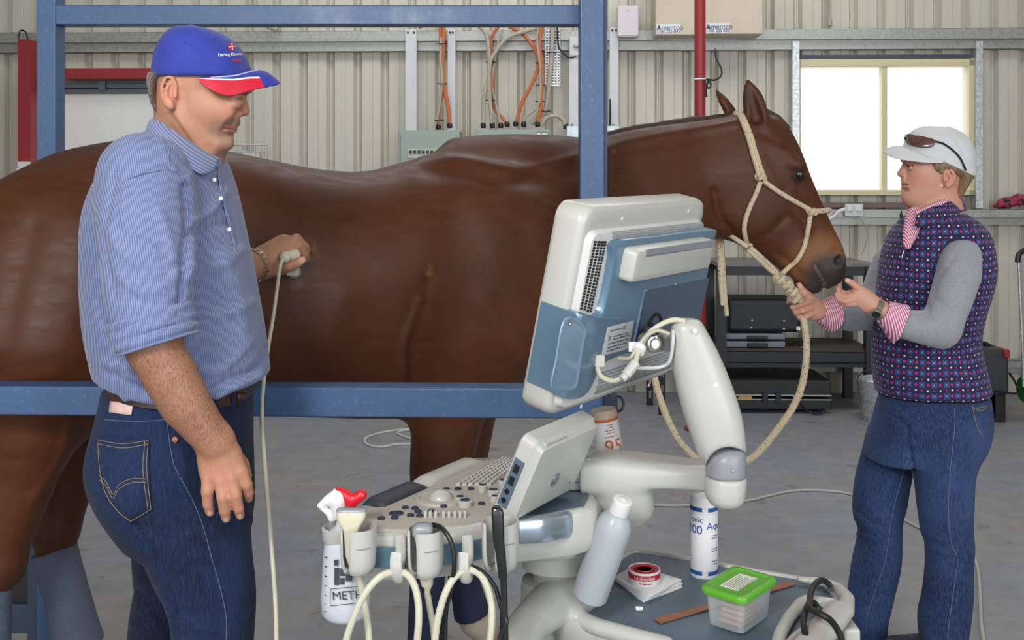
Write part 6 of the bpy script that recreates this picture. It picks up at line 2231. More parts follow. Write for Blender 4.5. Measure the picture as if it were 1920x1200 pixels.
# --- monitor
def rr(w, h, r, cx=0, cy=0): return rrect(w, h, r, 6, cx, cy)
mon = empty('monitor', MM @ Vector((0, 0, -.03)))
mon.parent = us; mon.matrix_parent_inverse = world_of(us).inverted()
b = MB(MM)
W_, H_ = .450, .368
ring_layers(b, [(rr(W_ - .02, H_ - .02, .022), -.062), (rr(W_ - .004, H_ - .004, .028), -.058), (rr(W_, H_, .03), -.050), (rr(W_, H_, .03), -.012), (rr(W_ - .006, H_ - .006, .029), -.003), (rr(W_ - .02, H_ - .02, .024), 0), (rr(W_ - .05, H_ - .05, .012), .001)])
b.build('bezel', M_CRM, mon, ang=50)
b = MB(MM); b.box((-W_ / 2 + .03, -H_ / 2 + .03, -.0635), (W_ / 2 - .03, H_ / 2 - .03, -.060)); b.build('screen', mat('dark_screen', (16, 18, 22), .12), mon, smooth=False)
# white vented shell inside the bezel
b = MB(MM)
ring_layers(b, [(rr(.425, .315, .02, 0, -.012), -.002), (rr(.415, .305, .018, 0, -.012), .012), (rr(.37, .26, .018, 0, -.012), .016)])
b.build('vented_shell', mat('shell_white', (200, 200, 198), .4), mon, ang=30)
# perforations: dark square holes down the left side, fine mesh on top and below
M_HOLE = mat('vent_hole', (22, 22, 24), .8)
b = MB(MM)
tl, tr, br, bl = (-.2035, .130), (-.166, .128), (-.172, .002), (-.207, .012)
for j in range(24):
    for i in range(4):
        u, v = (i + .5) / 4, (j + .5) / 24
        x = (tl[0] * (1 - u) + tr[0] * u) * (1 - v) + (bl[0] * (1 - u) + br[0] * u) * v
        y = (tl[1] * (1 - u) + tr[1] * u) * (1 - v) + (bl[1] * (1 - u) + br[1] * u) * v
        zz = np.interp(abs(x), [.185, .2075], [.0165, .0125])
        b.box((x - .0028, y - .0017, zz - .002), (x + .0028, y + .0017, zz + .0008))
b.build('side_vent', M_HOLE, mon, smooth=False)
b = MB(MM)
for j in range(4):
    for i in range(56):
        x, y = -.15 + i * .0062 + (j % 2) * .003, .1395 - j * .0035
        b.box((x, y, .010 + .0012 * j), (x + .0042, y + .0018, .0135 + .0012 * j))
b.build('top_vent', mat('vent_grey', (150, 152, 154), .6), mon, smooth=False)
b = MB(MM)
for j in range(7):
    for i in range(44):
        x, y = -.105 + i * .0066 + (j % 2) * .0033, -.158 + j * .0062
        b.box((x, y, .012), (x + .005, y + .0036, .0172))
b.build('lower_vent', mat('vent_grey', (150, 152, 154), .6), mon, smooth=False)
# steel-blue rear cover
def PL(pts, c): return [ML(x, y, c) for x, y in pts]
cover = [(1158, 454), (1240, 443), (1338, 430), (1340, 450), (1326, 520), (1310, 598), (1308, 612), (1252, 640), (1180, 663), (1150, 674), (1120, 692), (1108, 715), (1096, 738), (1085, 745), (1035, 728), (1024, 722), (1036, 650), (1052, 580), (1085, 588), (1110, 575), (1122, 560), (1134, 520), (1146, 480)]
cover = cover[:9] + [(1150, 674), (1122, 690), (1112, 712), (1100, 738)]
cv2 = [NP([*ML(x, y, .028), 0]) for x, y in cover] + [NP([x, y, 0.]) for x, y in ((-.176, -.1475), (-.200, -.144), (-.224, -.137), (-.2270, -.128), (-.2270, -.06), (-.2270, .002), (-.222, .010), (-.200, .006), (-.178, -.002), (-.162, .004), (-.156, .022), (-.155, .06), (-.156, .10))]
cl = [tuple(p[:2]) for p in catmull(cv2, 3, closed=True)]
b = MB(MM)
ring_layers(b, [(cl, .002), (cl, .024), (shrink(cl, .0035), .0285), (shrink(cl, .009), .030)])
cov = b.build('rear_cover', M_SB, mon, ang=40)
# side grip block that wraps round the left edge of the bezel
b = MB(MM)
q = [(-.2305, .012), (-.2305, -.134), (-.2235, -.142), (-.178, -.150), (-.160, -.140), (-.150, -.118), (-.138, .0), (-.152, .004), (-.2, .016)]
ql = [tuple(p[:2]) for p in catmull([NP([*p, 0.]) for p in q], 3, closed=True)]
b.box((-.2275, -.135, -.052), (-.2215, .009, .022))
b.build('side_wrap', M_SB, mon, bevel=.002)
b = MB(MM)
g1 = PL([(1062, 598), (1100, 612), (1098, 640), (1090, 690), (1082, 728), (1060, 734), (1036, 726), (1044, 680)], .034)
g1 = [tuple(p[:2]) for p in catmull([NP([*p, 0.]) for p in g1], 4, closed=True)]
b.layers([[(p[0], p[1], .0298) for p in g1], [(p[0], p[1], .0325) for p in shrink(g1, .0015)], [(p[0], p[1], .0325) for p in shrink(g1, .0035)], [(p[0], p[1], .0306) for p in shrink(g1, .008)]], cap=False)
b.add([(p[0], p[1], .0306) for p in shrink(g1, .008)], [tuple(range(len(g1)))])
b.build('grip_recess', mat('pale_blue_plastic', (128, 156, 182), .25, .3, coat=.3), mon, ang=60)
# carrying handle
b = MB(MM)
ring_layers(b, [(rr(.304, .058, .010, .024, .089), .028), (rr(.304, .058, .010, .024, .089), .050), (rr(.298, .052, .009, .024, .089), .055), (rr(.284, .038, .007, .024, .089), .057)])
b.build('carry_handle', M_CRM, mon, ang=40)
b = MB(MM)
b.prism(rr(.268, .013, .004, .036, .1115), .0535, .0570)
b.build('handle_grip', M_GREYP, mon, smooth=False)
for x, y in ((1213, 545), (1268, 533), (1068, 607)):
    b = MB(MM); p = ML(x, y, .031); b.lathe([(.0035, 0), (.003, .0015), (.0001, .002)], (p[0], p[1], .0300 if x > 1100 else .033), 10); b.build('screw', M_STEEL, mon)
for x, y in ((1166, 410), (1290, 396), (1089, 762), (1216, 722)):
    b = MB(MM); p = ML(x, y, .0); b.lathe([(.004, 0), (.003, .001), (.0001, .0012)], (p[0], p[1], .0005), 10); b.build('screw_cap', M_WHITE, mon)
# centre ridge and dark recess with the cable entry
b = MB(MM); p, q = ML(1208, 545, .03), ML(1182, 668, .03); b.tube([(p[0], p[1], .0305), (q[0], q[1], .0305)], .003, 8, 1); b.build('cover_ridge', M_SB, mon)
b = MB(MM)
dq = PL([(1212, 545), (1330, 522), (1312, 598), (1306, 610), (1252, 637), (1190, 660)], .031)
b.prism(dq, .0300, .0312); b.build('dark_insert', mat('slate_insert', (84, 100, 118), .35, .2), mon, smooth=False)
p = ML(1226, 612, .032)
b = MB(MM)
b.lathe([(.026, 0), (.026, .003), (.0225, .004), (.0225, -.001), (.0001, -.001)], (p[0], p[1], .031), 28); b.build('cable_port', M_BLACK, mon)
# rating label
b = MB(MM); lq = PL([(1141, 614), (1189, 602), (1180, 653), (1129, 668)], .0315)
b.prism(lq, .0300, .0316); lab = b.build('rating_label', mat('label_grey', (186, 188, 190), .4), mon, smooth=False)
lm = mat('label_ink', (70, 72, 78), .6)
lc = (sum(p[0] for p in lq) / 4, sum(p[1] for p in lq) / 4)
ang = math.atan2(lq[1][1] - lq[0][1], lq[1][0] - lq[0][0])
def lab_text(s, dx, dy, size):
    c_, s_ = math.cos(ang), math.sin(ang)
    text_mesh('label_text', s, size, MM @ Matrix.Translation((lc[0] + dx * c_ - dy * s_, lc[1] + dx * s_ + dy * c_, .0319)) @ Matrix.Rotation(ang, 4, 'Z'), lm, lab, .0001)
lab_text('CE', .012, .018, .010)
lab_text('R', -.033, .004, .014)
lines_mesh('label_print', [(.018, -.034, .004), (.006, -.02, .03), (.001, -.02, .034), (-.006, -.034, .034), (-.013, -.034, .03), (-.019, -.034, .02)], .0022, lm, lab, MM @ Matrix.Translation((lc[0], lc[1], .0319)) @ Matrix.Rotation(ang, 4, 'Z'))
# mounting bracket of the monitor
b = MB()
c = P(1232, 637, 1.80)
b.lathe([(.0001, .02), (.008, .02), (.0095, .017), (.013, .016), (.0135, 0), (.0135, -.03)], P(1221, 642, 1.73), 20, (.25, -1, 0))
b.build('pivot_bolt', M_STEEL, us)
s = SDF(); s.rbox(P(1238, 636, 1.78), (.026, .035, .018), .008, k=.01); s.cap(P(1222, 642, 1.75), P(1226, 630, 1.86), .016, k=.01)
s.build('mount_bracket', .0035, mat('cast_alloy', (196, 198, 200), .25, .85), us)
# --- upper arm, grey collar, lower arm
s = SDF()
slices(s, [(597, 1276, 1302, .012), (600, 1266, 1312, .022), (612, 1257, 1320, .032), (660, 1258, 1346, .037), (720, 1267, 1371, .040), (780, 1283, 1390, .042), (830, 1300, 1397, .040), (850, 1308, 1398, .037), (872, 1320, 1397, .030)], 1.72, ex=2.5, k=.01)
s.cap(P(1369, 886, 1.60), P(1369, 886, 1.84), .0415, .0415, k=.003, mode='s')
s.cap(P(1400, 900, 1.60), P(1400, 900, 1.84), .036, .036, k=.003, mode='s')
s.build('upper_arm', .004, M_CRM, us, relax=1)
for x, y in ((1303, 621), (1342, 722)):
    b = MB(); b.lathe([(.0045, 0), (.0035, .0012), (.0001, .0014)], P(x, y, 1.72 - .038), 12, (0, -1, .1)); b.build('screw_cap', M_WHITE, us)
s = SDF()
slices(s, [(838, 1354, 1386, .018), (842, 1342, 1394, .028), (850, 1331, 1397, .033), (862, 1325, 1398, .036), (892, 1323, 1398, .0365)], 1.72, ex=2.2, k=.006)

s.build('arm_collar', .0035, M_GREYP, us)
b = MB(); b.lathe([(.003, 0), (.0025, .001), (.0001, .0012)], P(1374, 883, 1.683), 10, (0, -1, 0)); b.build('screw', M_STEEL, us)
s = SDF()
slices(s, [(894, 1323, 1399, .037), (905, 1322, 1399, .037), (925, 1322, 1397, .037), (942, 1330, 1391, .031), (953, 1348, 1376, .014)], 1.72, ex=2.3, k=.008)
s.loft(P(1130, 890, 1.83), P(1360, 922, 1.72) - P(1130, 890, 1.83), (0, 0, 1), (0, 1, 0), [(-.02, .004, 0, .034, .046), (.02, .006, 0, .034, .048), (.07, .006, 0, .027, .046), (.13, .002, 0, .023, .042), (.19, -.002, 0, .026, .037), (.218, -.004, 0, .027, .035)], ex=4.0, k=.008)
slices(s, [(866, 1102, 1200, .050), (880, 1100, 1212, .054), (915, 1100, 1222, .055), (940, 1108, 1226, .050), (962, 1135, 1222, .040), (984, 1160, 1205, .02)], 1.84, ex=2.6, k=.012)
s.half(P(1360, 894, 1.72), (0, 0, 1), P(1318, 900, 1.66), P(1405, 860, 1.80), k=.002)
s.build('lower_arm', .0045, M_CRM, us)
# --- console
fw = [(630, 990), (645, 965), (681, 944), (772, 904), (868, 861), (930, 856), (1010, 856), (1075, 880), (1112, 918), (1122, 945), (1100, 956), (1030, 966), (960, 975), (880, 992), (800, 1000), (720, 1002), (660, 1003)]
op = [NP([*C_(x, y)[:2], 0]) for x, y in fw]
ol = [tuple(p[:2]) for p in catmull(op, 4, closed=True)]
con = empty('console', (0.0, 1.7, Z0))
con.parent = us; con.matrix_parent_inverse = world_of(us).inverted()
b = MB()
ring_layers(b, [(shrink(ol, .10), Z0 - .086), (shrink(ol, .045), Z0 - .084), (shrink(ol, .014), Z0 - .076), (shrink(ol, .004), Z0 - .064), (ol, Z0 - .052), (ol, Z0 - .012), (shrink(ol, .003), Z0 - .004), (shrink(ol, .010), Z0)])
b.build('housing', M_CRM, con, ang=35)
# blue band along the near side with windows between the holders
ns = [(640, 1000), (700, 1003), (780, 1002), (860, 996), (930, 982), (975, 974)]
def band(px0, px1, za, zb, off, m, name, th=.004):
    q = catmull([C_(x, y) for x, y in ns], 8)
    q = [p for p in q if px0 <= 960 + p[0] / p[1] * F <= px1]
    rows = [[NP([p[0], p[1] - off, z]) for p in q] for z in (za, zb)]
    b = MB(); n = len(q)
    V = rows[0] + rows[1] + [p + NP([0, th, 0]) for p in rows[0]] + [p + NP([0, th, 0]) for p in rows[1]]
    Fc = []
    for i in range(n - 1):
        Fc += [(i, i + 1, n + i + 1, n + i), (2 * n + i, 3 * n + i, 3 * n + i + 1, 2 * n + i + 1), (n + i, n + i + 1, 3 * n + i + 1, 3 * n + i), (i, 2 * n + i, 2 * n + i + 1, i + 1)]
    b.add(V, Fc)
    return b.build(name, m, con)
M_TEAL = mat('teal_window', (92, 124, 142), .2, .3, coat=.4)
band(655, 960, Z0 - .050, Z0 - .018, .006, M_TEAL, 'side_band')
# control deck
deck = [(668, 985), (700, 958), (800, 912), (905, 866), (960, 862), (1000, 880), (985, 930), (935, 962), (880, 984), (800, 992), (720, 994)]
dk = [tuple(p[:2]) for p in catmull([NP([*C_(x, y)[:2], 0]) for x, y in deck], 3, closed=True)]
b = MB(); ring_layers(b, [(dk, Z0 - .002), (dk, Z0 + .002), (shrink(dk, .004), Z0 + .0025)]); b.build('control_deck', M_GRP, con, ang=30)
b = MB(); rdq = PLn = [tuple(C_(x, y)[:2]) for x, y in ((962, 972), (1030, 962), (1095, 950), (1105, 930), (1090, 905), (1050, 905), (985, 950))]
ring_layers(b, [(rdq, Z0 - .002), (rdq, Z0 + .0015)]); b.build('rear_deck', M_SBD, con, smooth=False)
# wrist rest: dark pad and cream lid beyond
def ridge(pts, w, h, m, name):
    b = MB(); rings = []
    q = catmull([C_(x, y) for x, y in pts], 5)
    for i, p in enumerate(q):
        t = nrm(q[min(i + 1, len(q) - 1)] - q[max(i - 1, 0)]); sd = NP([t[1], -t[0], 0])
        e = min(1, min(i, len(q) - 1 - i) / 1.5 + .35)
        rings.append([p + sd * w * x + NP([0, 0, h * y * e]) for x, y in ((-1, -.3), (-.95, .35), (-.6, .85), (0, 1), (.6, .85), (.95, .35), (1, -.3))])
    b.layers(rings); return b.build(name, m, con, ang=50)
ridge([(700, 950), (735, 935), (785, 913)], .024, .014, mat('charcoal_pad', (50, 52, 60), .55), 'wrist_rest')
ridge([(788, 911), (840, 888), (892, 866)], .024, .013, M_CRM2, 'wrist_rest_lid')
# keyboard
kq = [C_(943, 862), C_(978, 866), C_(922, 914), C_(852, 914)]
for r_ in range(6):
    for c_ in range(13):
        u0, u1, v0, v1 = (r_ + .12) / 6, (r_ + .88) / 6, (c_ + .1) / 13, (c_ + .9) / 13
        def bl_(u, v): return (kq[0] * (1 - u) + kq[1] * u) * (1 - v) + (kq[3] * (1 - u) + kq[2] * u) * v
        pts4 = [tuple(bl_(u, v)[:2]) for u, v in ((u0, v0), (u1, v0), (u1, v1), (u0, v1))]
        if r_ * 13 + c_ >= 78: continue
        b = MB(); ring_layers(b, [(pts4, Z0 + .002), (shrink(pts4, .0012), Z0 + .0075)])
        b.build('key', M_CRM2, con, smooth=False)
# trackball with ring
b = MB(); p = C_(826, 938); b.lathe([(.047, 0), (.045, .005), (.038, .006), (.034, .003)], (p[0], p[1], Z0 + .001), 32); b.build('trackball_ring', M_GRP, con)
b = MB(); b.lathe([(.022 * math.cos(t), .022 * math.sin(t) * .72) for t in np.linspace(0, 1.55, 9)], (p[0], p[1], Z0 + .003), 28); b.build('trackball', M_CRM, con)
M_BTN = mat('button_dark', (44, 54, 72), .3)
for x, y in ((715, 976), (740, 975), (760, 956), (778, 957), (784, 963), (770, 970), (787, 971), (809, 962), (832, 953), (837, 921), (859, 920), (883, 920), (903, 948)):
    b = MB(); p = C_(x, y); b.lathe([(.0062, 0), (.0062, .003), (.005, .0042), (.0001, .0046)], (p[0], p[1], Z0 + .002), 14); b.build('button', M_BTN, con)
b = MB(); p = C_(743, 966); b.lathe([(.0125, 0), (.0125, .002), (.0095, .0025), (.0095, .001), (.0075, .001), (.0075, .003), (.0001, .0035)], (p[0], p[1], Z0 + .002), 24); b.build('power_button', M_BTN, con)
for x, y, r, h in ((905, 925, .0085, .012), (925, 932, .011, .010), (863, 943, .0095, .008), (872, 952, .0125, .010), (927, 944, .007, .010), (944, 913, .0105, .010)):
    p = C_(x, y)
    b = MB(); b.lathe([(r, 0), (r * 1.05, h * .5), (r, h), (r * .75, h + .0015)], (p[0], p[1], Z0 + .002), 20); k_ = b.build('knob', M_CRM, con)
    b = MB(); b.lathe([(r * .75, 0), (r * .7, .0012), (.0001, .0016)], (p[0], p[1], Z0 + .002 + h + .001), 16); b.build('knob_cap', M_BTN, k_)
for x in (798, 807, 817, 832, 842, 853, 863, 872):
    p = C_(x, 972); b = MB(); b.cbox((p[0], p[1], Z0 + .007), (.0052, .010, .012)); b.build('slider', M_CRM, con, bevel=.0015)
# silver rail on the right flank with its cream frame
def flank_rail():
    D0, D1 = 1.575, 1.60
    s = SDF()
    s.chain([P(935, 1016, 1.665), P(1010, 1010, 1.69), P(1064, 1002, 1.73), P(1096, 980, 1.775), P(1106, 945, 1.81)], [.032, .033, .033, .031, .025], k=.01, n=nrm([-.45, 1, 0]), fl=1.7)
    s.cap(P(960, 1040, 1.70), P(1060, 1028, 1.74), .012, .014, k=.03)
    s.build('side_frame', .004, M_CRM, con)
    b = MB()
    a = catmull([P(974, 996, 1.630), P(1020, 993, 1.640), P(1058, 987, 1.672), P(1080, 982, 1.700)], 5)
    rings = []
    for i, p in enumerate(a):
        hh = .0215 * (1 if i < len(a) - 4 else math.sqrt(max(0.05, 1 - ((i - (len(a) - 4)) / 4.0) ** 2)))
        rings.append([p + NP([0, -.008 * math.cos(t) + .002, hh * math.sin(t)]) for t in np.linspace(-1.4, 1.4, 9)] + [p + NP([0, .012, hh]), p + NP([0, .012, -hh])])
    b.layers(rings); b.build('side_rail', M_SILV, con, ang=60)
flank_rail()
# --- tilted touch panel
TM = pose((.0776, 1.6659, 1.02), 1.0255, .4191); TI = TM.inverted()
tp = empty('touch_panel', (.0776, 1.6659, 1.02)); tp.parent = us; tp.matrix_parent_inverse = world_of(us).inverted()
b = MB(TM)
ring_layers(b, [(rr(.205, .140, .012), -.042), (rr(.213, .150, .014), -.038), (rr(.213, .150, .014), -.014), (rr(.205, .140, .012), -.010), (rr(.198, .128, .008), 0.0), (rr(.190, .120, .006), .001)])
b.build('panel_shell', M_CRM, tp, ang=30)
b = MB(TM); b.box((-.092, -.062, -.0435), (.092, .062, -.041)); b.build('screen', mat('dark_screen', (16, 18, 22), .12), tp, smooth=False)
for k in range(14):
    b = MB(TM); x = -.085 + k * .0052; b.box((x, .058, -.0115), (x + .0026, .0715, -.004)); b.build('vent_slot', M_CRM2, tp, smooth=False)
b = MB(TM); p = ML(1041, 900, .001, TI); b.lathe([(.013, 0), (.0125, .0006), (.006, -.0006), (.0001, -.001)], (p[0], p[1], .0018), 24); b.build('emblem', mat('emblem_silver', (170, 176, 180), .2, .7), tp)
b = MB(TM); b.tube([(p[0] + .006 * math.cos(t) * (1 - t / 9), p[1] + .006 * math.sin(t) * (1 - t / 9), .0022) for t in np.linspace(0, 5.5, 12)], .0008, 6, 1); b.build('emblem_swirl', M_GREYP, tp)
b = MB(TM); p = ML(1069, 904, .001, TI)
b.lathe([(.003, 0), (.0001, .0008)], (p[0], p[1], .001), 8); b.build('screw', M_STEEL, tp)
# port strip on the left edge of the panel
b = MB(TM)
b.box((-.1085, -.052, -.036), (-.1060, .034, -.017)); ps = b.build('port_strip', M_SBD, tp, bevel=.001)
for y in (.018, -.004):
    b = MB(TM); b.box((-.1100, y - .007, -.031), (-.1080, y + .007, -.022)); b.build('usb_port', M_BLACK, ps, smooth=False)
for y in (-.024, -.040):
    b = MB(TM); b.lathe([(.0045, 0), (.0045, .0015), (.0022, .0015), (.0022, 0)], (-.1085, y, -.0265), 12, (-1, 0, 0)); b.build('jack_port', M_BLACK, ps)
b = MB(); b.tube([C_(985, 948, Z0 + .01), C_(1030, 925, Z0 + .01), C_(1068, 906, Z0 + .01)], .004, 8); b.build('panel_hinge', M_BLACK, tp)
b = MB(); b.cbox(C_(1082, 912, Z0 + .008), (.03, .012, .012)); b.build('hinge_block', M_CRM, us, bevel=.003)
# --- column, tray, base
colm = P(1046, 1080, 1.83)
b = MB()
cx, cy = colm[0], colm[1]
def el(r, z, n=36, k=.85): return [(cx + r * math.cos(t), cy + r * k * math.sin(t), z) for t in [2 * math.pi * i / n for i in range(n)]]
b.layers([el(.05, .86), el(.066, .85), el(.068, .812), el(.066, .80), el(.052, .795), el(.045, .785), el(.045, .778), el(.066, .776), el(.068, .76), el(.067, .74), el(.069, .737), el(.072, .66), el(.08, .55)])
b.build('column', M_CRM, us, ang=30)
rim = [(1160, 1046), (1178, 1036), (1200, 1034), (1300, 1049), (1420, 1071), (1510, 1087), (1552, 1100), (1575, 1122), (1560, 1150), (1500, 1195), (1440, 1245), (1390, 1250), (1250, 1212), (1120, 1180), (1048, 1166), (1040, 1150), (1075, 1115), (1125, 1075)]
tr_ = [tuple(p[:2]) for p in catmull([NP([*T_(x, y)[:2], 0]) for x, y in rim], 4, closed=True)]
b = MB(); ring_layers(b, [(shrink(tr_, .02), TZ - .05), (shrink(tr_, .004), TZ - .04), (tr_, TZ - .02), (tr_, TZ + .002), (shrink(tr_, .003), TZ + .006), (shrink(tr_, .011), TZ + .006), (shrink(tr_, .014), TZ + .000)])
b.build('tray_rim', M_CRM, us, ang=35)
b = MB(); q = shrink(tr_, .0135); ring_layers(b, [(q, TZ - .003), (q, TZ + .001)]); b.build('tray_top', M_SBD, us, smooth=False)
# fairing running from the column to the front of the base
s = SDF()
s.chain([P(1062, 1118, 1.82), P(1026, 1140, 1.77), P(990, 1172, 1.70), P(962, 1225, 1.62)], [.050, .040, .032, .030], k=.02, n=(0, 0, 1), fl=1.15)
s.chain([P(1060, 1150, 1.78), P(1120, 1176, 1.73), P(1250, 1210, 1.67)], [.014, .012, .012], k=.02)
s.build('base_fairing', .005, M_CRM, us)
s = SDF(); s.rbox((.26, 1.80, .42), (.20, .17, .25), .05, R=[nrm([.895, -.445, 0]), nrm([.445, .895, 0]), (0, 0, 1)], k=.02); s.build('base_cabinet', .012, M_CRM, us)
b = MB(); p = P(1010, 1205, 1.66); b.cbox((p[0] + .035, p[1] - .01, p[2] - .03), (.11, .06, .04)); b.build('base_panel', M_SBD, us, bevel=.01)
for a_, c__ in ((-.15, -.12), (.15, -.12), (-.15, .12), (.15, .12)):
    q = NP([.26, 1.80, 0]) + nrm([.895, -.445, 0]) * a_ * 1.2 + nrm([.445, .895, 0]) * c__ * 1.2
    b = MB(); b.lathe([(.02, -.016), (.06, -.018), (.062, 0), (.06, .018), (.02, .016)], (q[0], q[1], .062), 20, (1, .3, 0)); cs = b.build('caster', M_GREYP, us)
    b = MB(); b.cbox((q[0], q[1], .14), (.05, .05, .12)); b.build('caster_fork', M_CRM, cs, bevel=.01)
# rear push handle: flat loop with two openings
s = SDF()
def Hd(x, y, z=TZ + .012): return T_(x, y, z)
lp = [(1448, 1250), (1462, 1190), (1478, 1160), (1500, 1133), (1512, 1126), (1560, 1132)]
up_ = (0, 0, 1)
s.chain([Hd(x, y) for x, y in lp], [.010] * 6, k=.006)
s.chain([Hd(*p) for p in ((1500, 1086), (1545, 1092), (1573, 1103), (1588, 1122), (1586, 1146), (1560, 1180), (1520, 1222), (1490, 1260))], [.006, .009, .011, .013, .014, .014, .015, .015], k=.006, n=up_, fl=1.15)
s.chain([Hd(1548, 1136), Hd(1568, 1142), Hd(1540, 1178), Hd(1508, 1214), Hd(1486, 1244)], [.008, .017, .020, .020, .02], k=.006, n=up_, fl=1.4)
s.chain([Hd(1570, 1136, TZ - .01), Hd(1575, 1152, TZ - .02), Hd(1540, 1198, TZ - .02), Hd(1500, 1244, TZ - .02)], [.010, .012, .012, .012], k=.006)
s.build('push_handle', .004, M_CRM, us)
b = MB(); b.cbox(T_(1590, 1195, TZ - .03), (.03, .05, .05)); b.build('handle_bracket', M_CRM, us, bevel=.006)
# --- probe cups and cable hooks
def cup(px, py, D, r, h, slot):
    c = P(px, py, D)
    b = MB(); n = 30
    t0 = slot + .34
    prof = [(r * .55, 0), (r * .85, .004), (r * .97, .016), (r, .03), (r * 1.03, h), (r * .93, h), (r * .90, .03), (r * .78, .012), (r * .5, .008)]
    rings = []
    for rad, z in prof:
        rings.append([(c[0] + rad * math.cos(t), c[1] + rad * math.sin(t), c[2] + z) for t in np.linspace(t0, t0 + 6.283 - .68, n)])
    b.layers(rings, cap=False, closed=False)
    m = len(prof)
    for e_ in (0, n - 1):
        b.add([rings[i][e_] for i in range(m)], [tuple(range(m))])
    o = b.build('probe_cup', M_CRM, us, ang=50)
    md = o.modifiers.new('thick', 'SOLIDIFY'); md.thickness = .0012
    b = MB(); g0 = 4.75
    b.layers([[(c[0] + (r * 1.035 + d) * math.cos(t), c[1] + (r * 1.035 + d) * math.sin(t), c[2] + h * .62 + z) for t in np.linspace(g0, g0 + .8, 8)] for d, z in ((0, 0), (.0006, .0008), (0, .0016))], cap=False, closed=False)
    b.build('cup_slot', M_GREYP, o, smooth=False)
    b = MB(); b.cbox((c[0], c[1] + r + .012, c[2] + h * .75), (.022, .03, .02)); b.build('cup_arm', M_CRM, o, bevel=.003)
    return c
cA = cup(672, 1074, 1.545, .0275, .072, 3.95)
cB = cup(798, 1080, 1.545, .0280, .074, 3.95)
cC = cup(938, 1068, 1.545, .0285, .076, 4.10)
for x in (750, 876):
    b = MB()
    q = [P(x, 1004, 1.574), P(x + 1, 1018, 1.572), P(x + 1, 1042, 1.568), P(x - 2, 1062, 1.560), P(x, 1080, 1.548), P(x - 3, 1084, 1.530), P(x - 7, 1070, 1.520), P(x - 8, 1052, 1.522), P(x - 6, 1038, 1.525)]
    b.tube(q, .0095, 12, 5, flat=(NP([0, 1., 0]), .32)); b.build('cable_hook', M_CRM, us, ang=80)
# gel cup ring at the far left
b = MB(); c = P(643, 1000, 1.60)
b.lathe([(.030, -.012), (.033, -.006), (.034, .010), (.030, .012), (.028, .008), (.028, -.010)], c, 28); b.build('bottle_ring', M_CRM, us)

# --- cables at the back of the monitor
b = MB(); b.tube([P(1120, 690, 1.70), P(1128, 706, 1.685), P(1150, 714, 1.67), P(1172, 704, 1.66), P(1182, 690, 1.66)], .0042, 10); b.build('video_cable', M_CABLE, us)
b = MB(); b.cyl(P(1173, 704, 1.655), P(1192, 680, 1.665), .0088, 14); b.cyl(P(1166, 711, 1.652), P(1173, 704, 1.655), .007, 12); b.build('ferrite', M_CRM, us)
b = MB(); b.tube([P(1192, 680, 1.665), P(1196, 662, 1.68), P(1206, 640, 1.70), P(1220, 622, 1.70), P(1240, 608, 1.70), P(1262, 600, 1.70), P(1284, 602, 1.70)], .0045, 10); b.build('video_cable', M_CABLE, us)
b = MB(); b.tube([P(1160, 672, 1.70), P(1180, 672, 1.68), P(1190, 660, 1.68), P(1210, 632, 1.69), P(1232, 620, 1.69), P(1255, 626, 1.69)], .0035, 8); b.build('grey_cable', M_GREYC, us)
b = MB(); b.tube([P(1236, 610, 1.74), P(1232, 625, 1.72), P(1226, 612, 1.76), P(1216, 605, 1.78)], .003, 8); b.build('black_cable', M_BLACK, us)
b = MB(); b.lathe([(.011, -.006), (.012, 0), (.011, .006)], P(1198, 655, 1.685), 16, nrm(P(1206, 640, 1.7) - P(1196, 662, 1.68))); b.cbox(P(1190, 650, 1.69), (.02, .008, .016)); b.build('cable_strap', M_WHITE, us)
b = MB(); p = P(1124, 676, 1.71); b.cbox(p, (.018, .02, .022)); b.build('cable_plug', M_CRM2, us, bevel=.003)
b = MB(); b.tube([P(1190, 690, 1.69), P(1215, 690, 1.70), P(1240, 688, 1.71), P(1256, 676, 1.70), P(1262, 640, 1.69), P(1262, 620, 1.70)], .003, 8); b.build('grey_cable', mat('pale_cable', (196, 198, 200), .4), us)
# ================================================================ THINGS ON AND AROUND THE MACHINE
# probe in the left cup: flat linear head
e = empty('linear_probe', P(660, 1000, 1.545), 'ivory T-shaped flat probe standing in the left cup of the scanner', 'probe', 'ultrasound probes')
def flatbox(b, rows, D):
    """rows: (image row, left, right, half thickness)"""
    rings = []
    for y, xl, xr, th in rows:
        a, c = P(xl, y, D), P(xr, y, D)
        cx, hw_ = (a[0] + c[0]) / 2, (c[0] - a[0]) / 2
        rings.append([(cx + (abs(math.cos(t)) ** .45) * math.copysign(1, math.cos(t)) * hw_, D + (abs(math.sin(t)) ** .6) * math.copysign(1, math.sin(t)) * th, a[2]) for t in [2 * math.pi * i / 28 for i in range(28)]])
    b.layers(rings)
b = MB(); flatbox(b, [(958, 631, 687, .010), (966, 631, 687, .011), (976, 634, 683, .011), (988, 641, 675, .011), (1002, 645, 672, .010), (1040, 648, 676, .010), (1074, 660, 680, .008), (1085, 668, 680, .006)], 1.545)
b.build('probe_body', M_PROBE, e, ang=60)
b = MB(); flatbox(b, [(953, 633, 685, .007), (955, 631, 687, .0085), (959, 631, 687, .0095)], 1.545); b.build('lens_strip', M_GREYP, e, ang=60)
b = MB(); b.tube([P(674, 1082, 1.545), P(680, 1115, 1.545), P(688, 1160, 1.545), P(692, 1200, 1.54), P(694, 1240, 1.54)], .0055, 10); b.build('probe_cable', M_CABLE, e)
e = empty('convex_probe', P(800, 1000, 1.545), 'ivory convex probe with a grey curved tip in the middle cup of the scanner', 'probe', 'ultrasound probes')
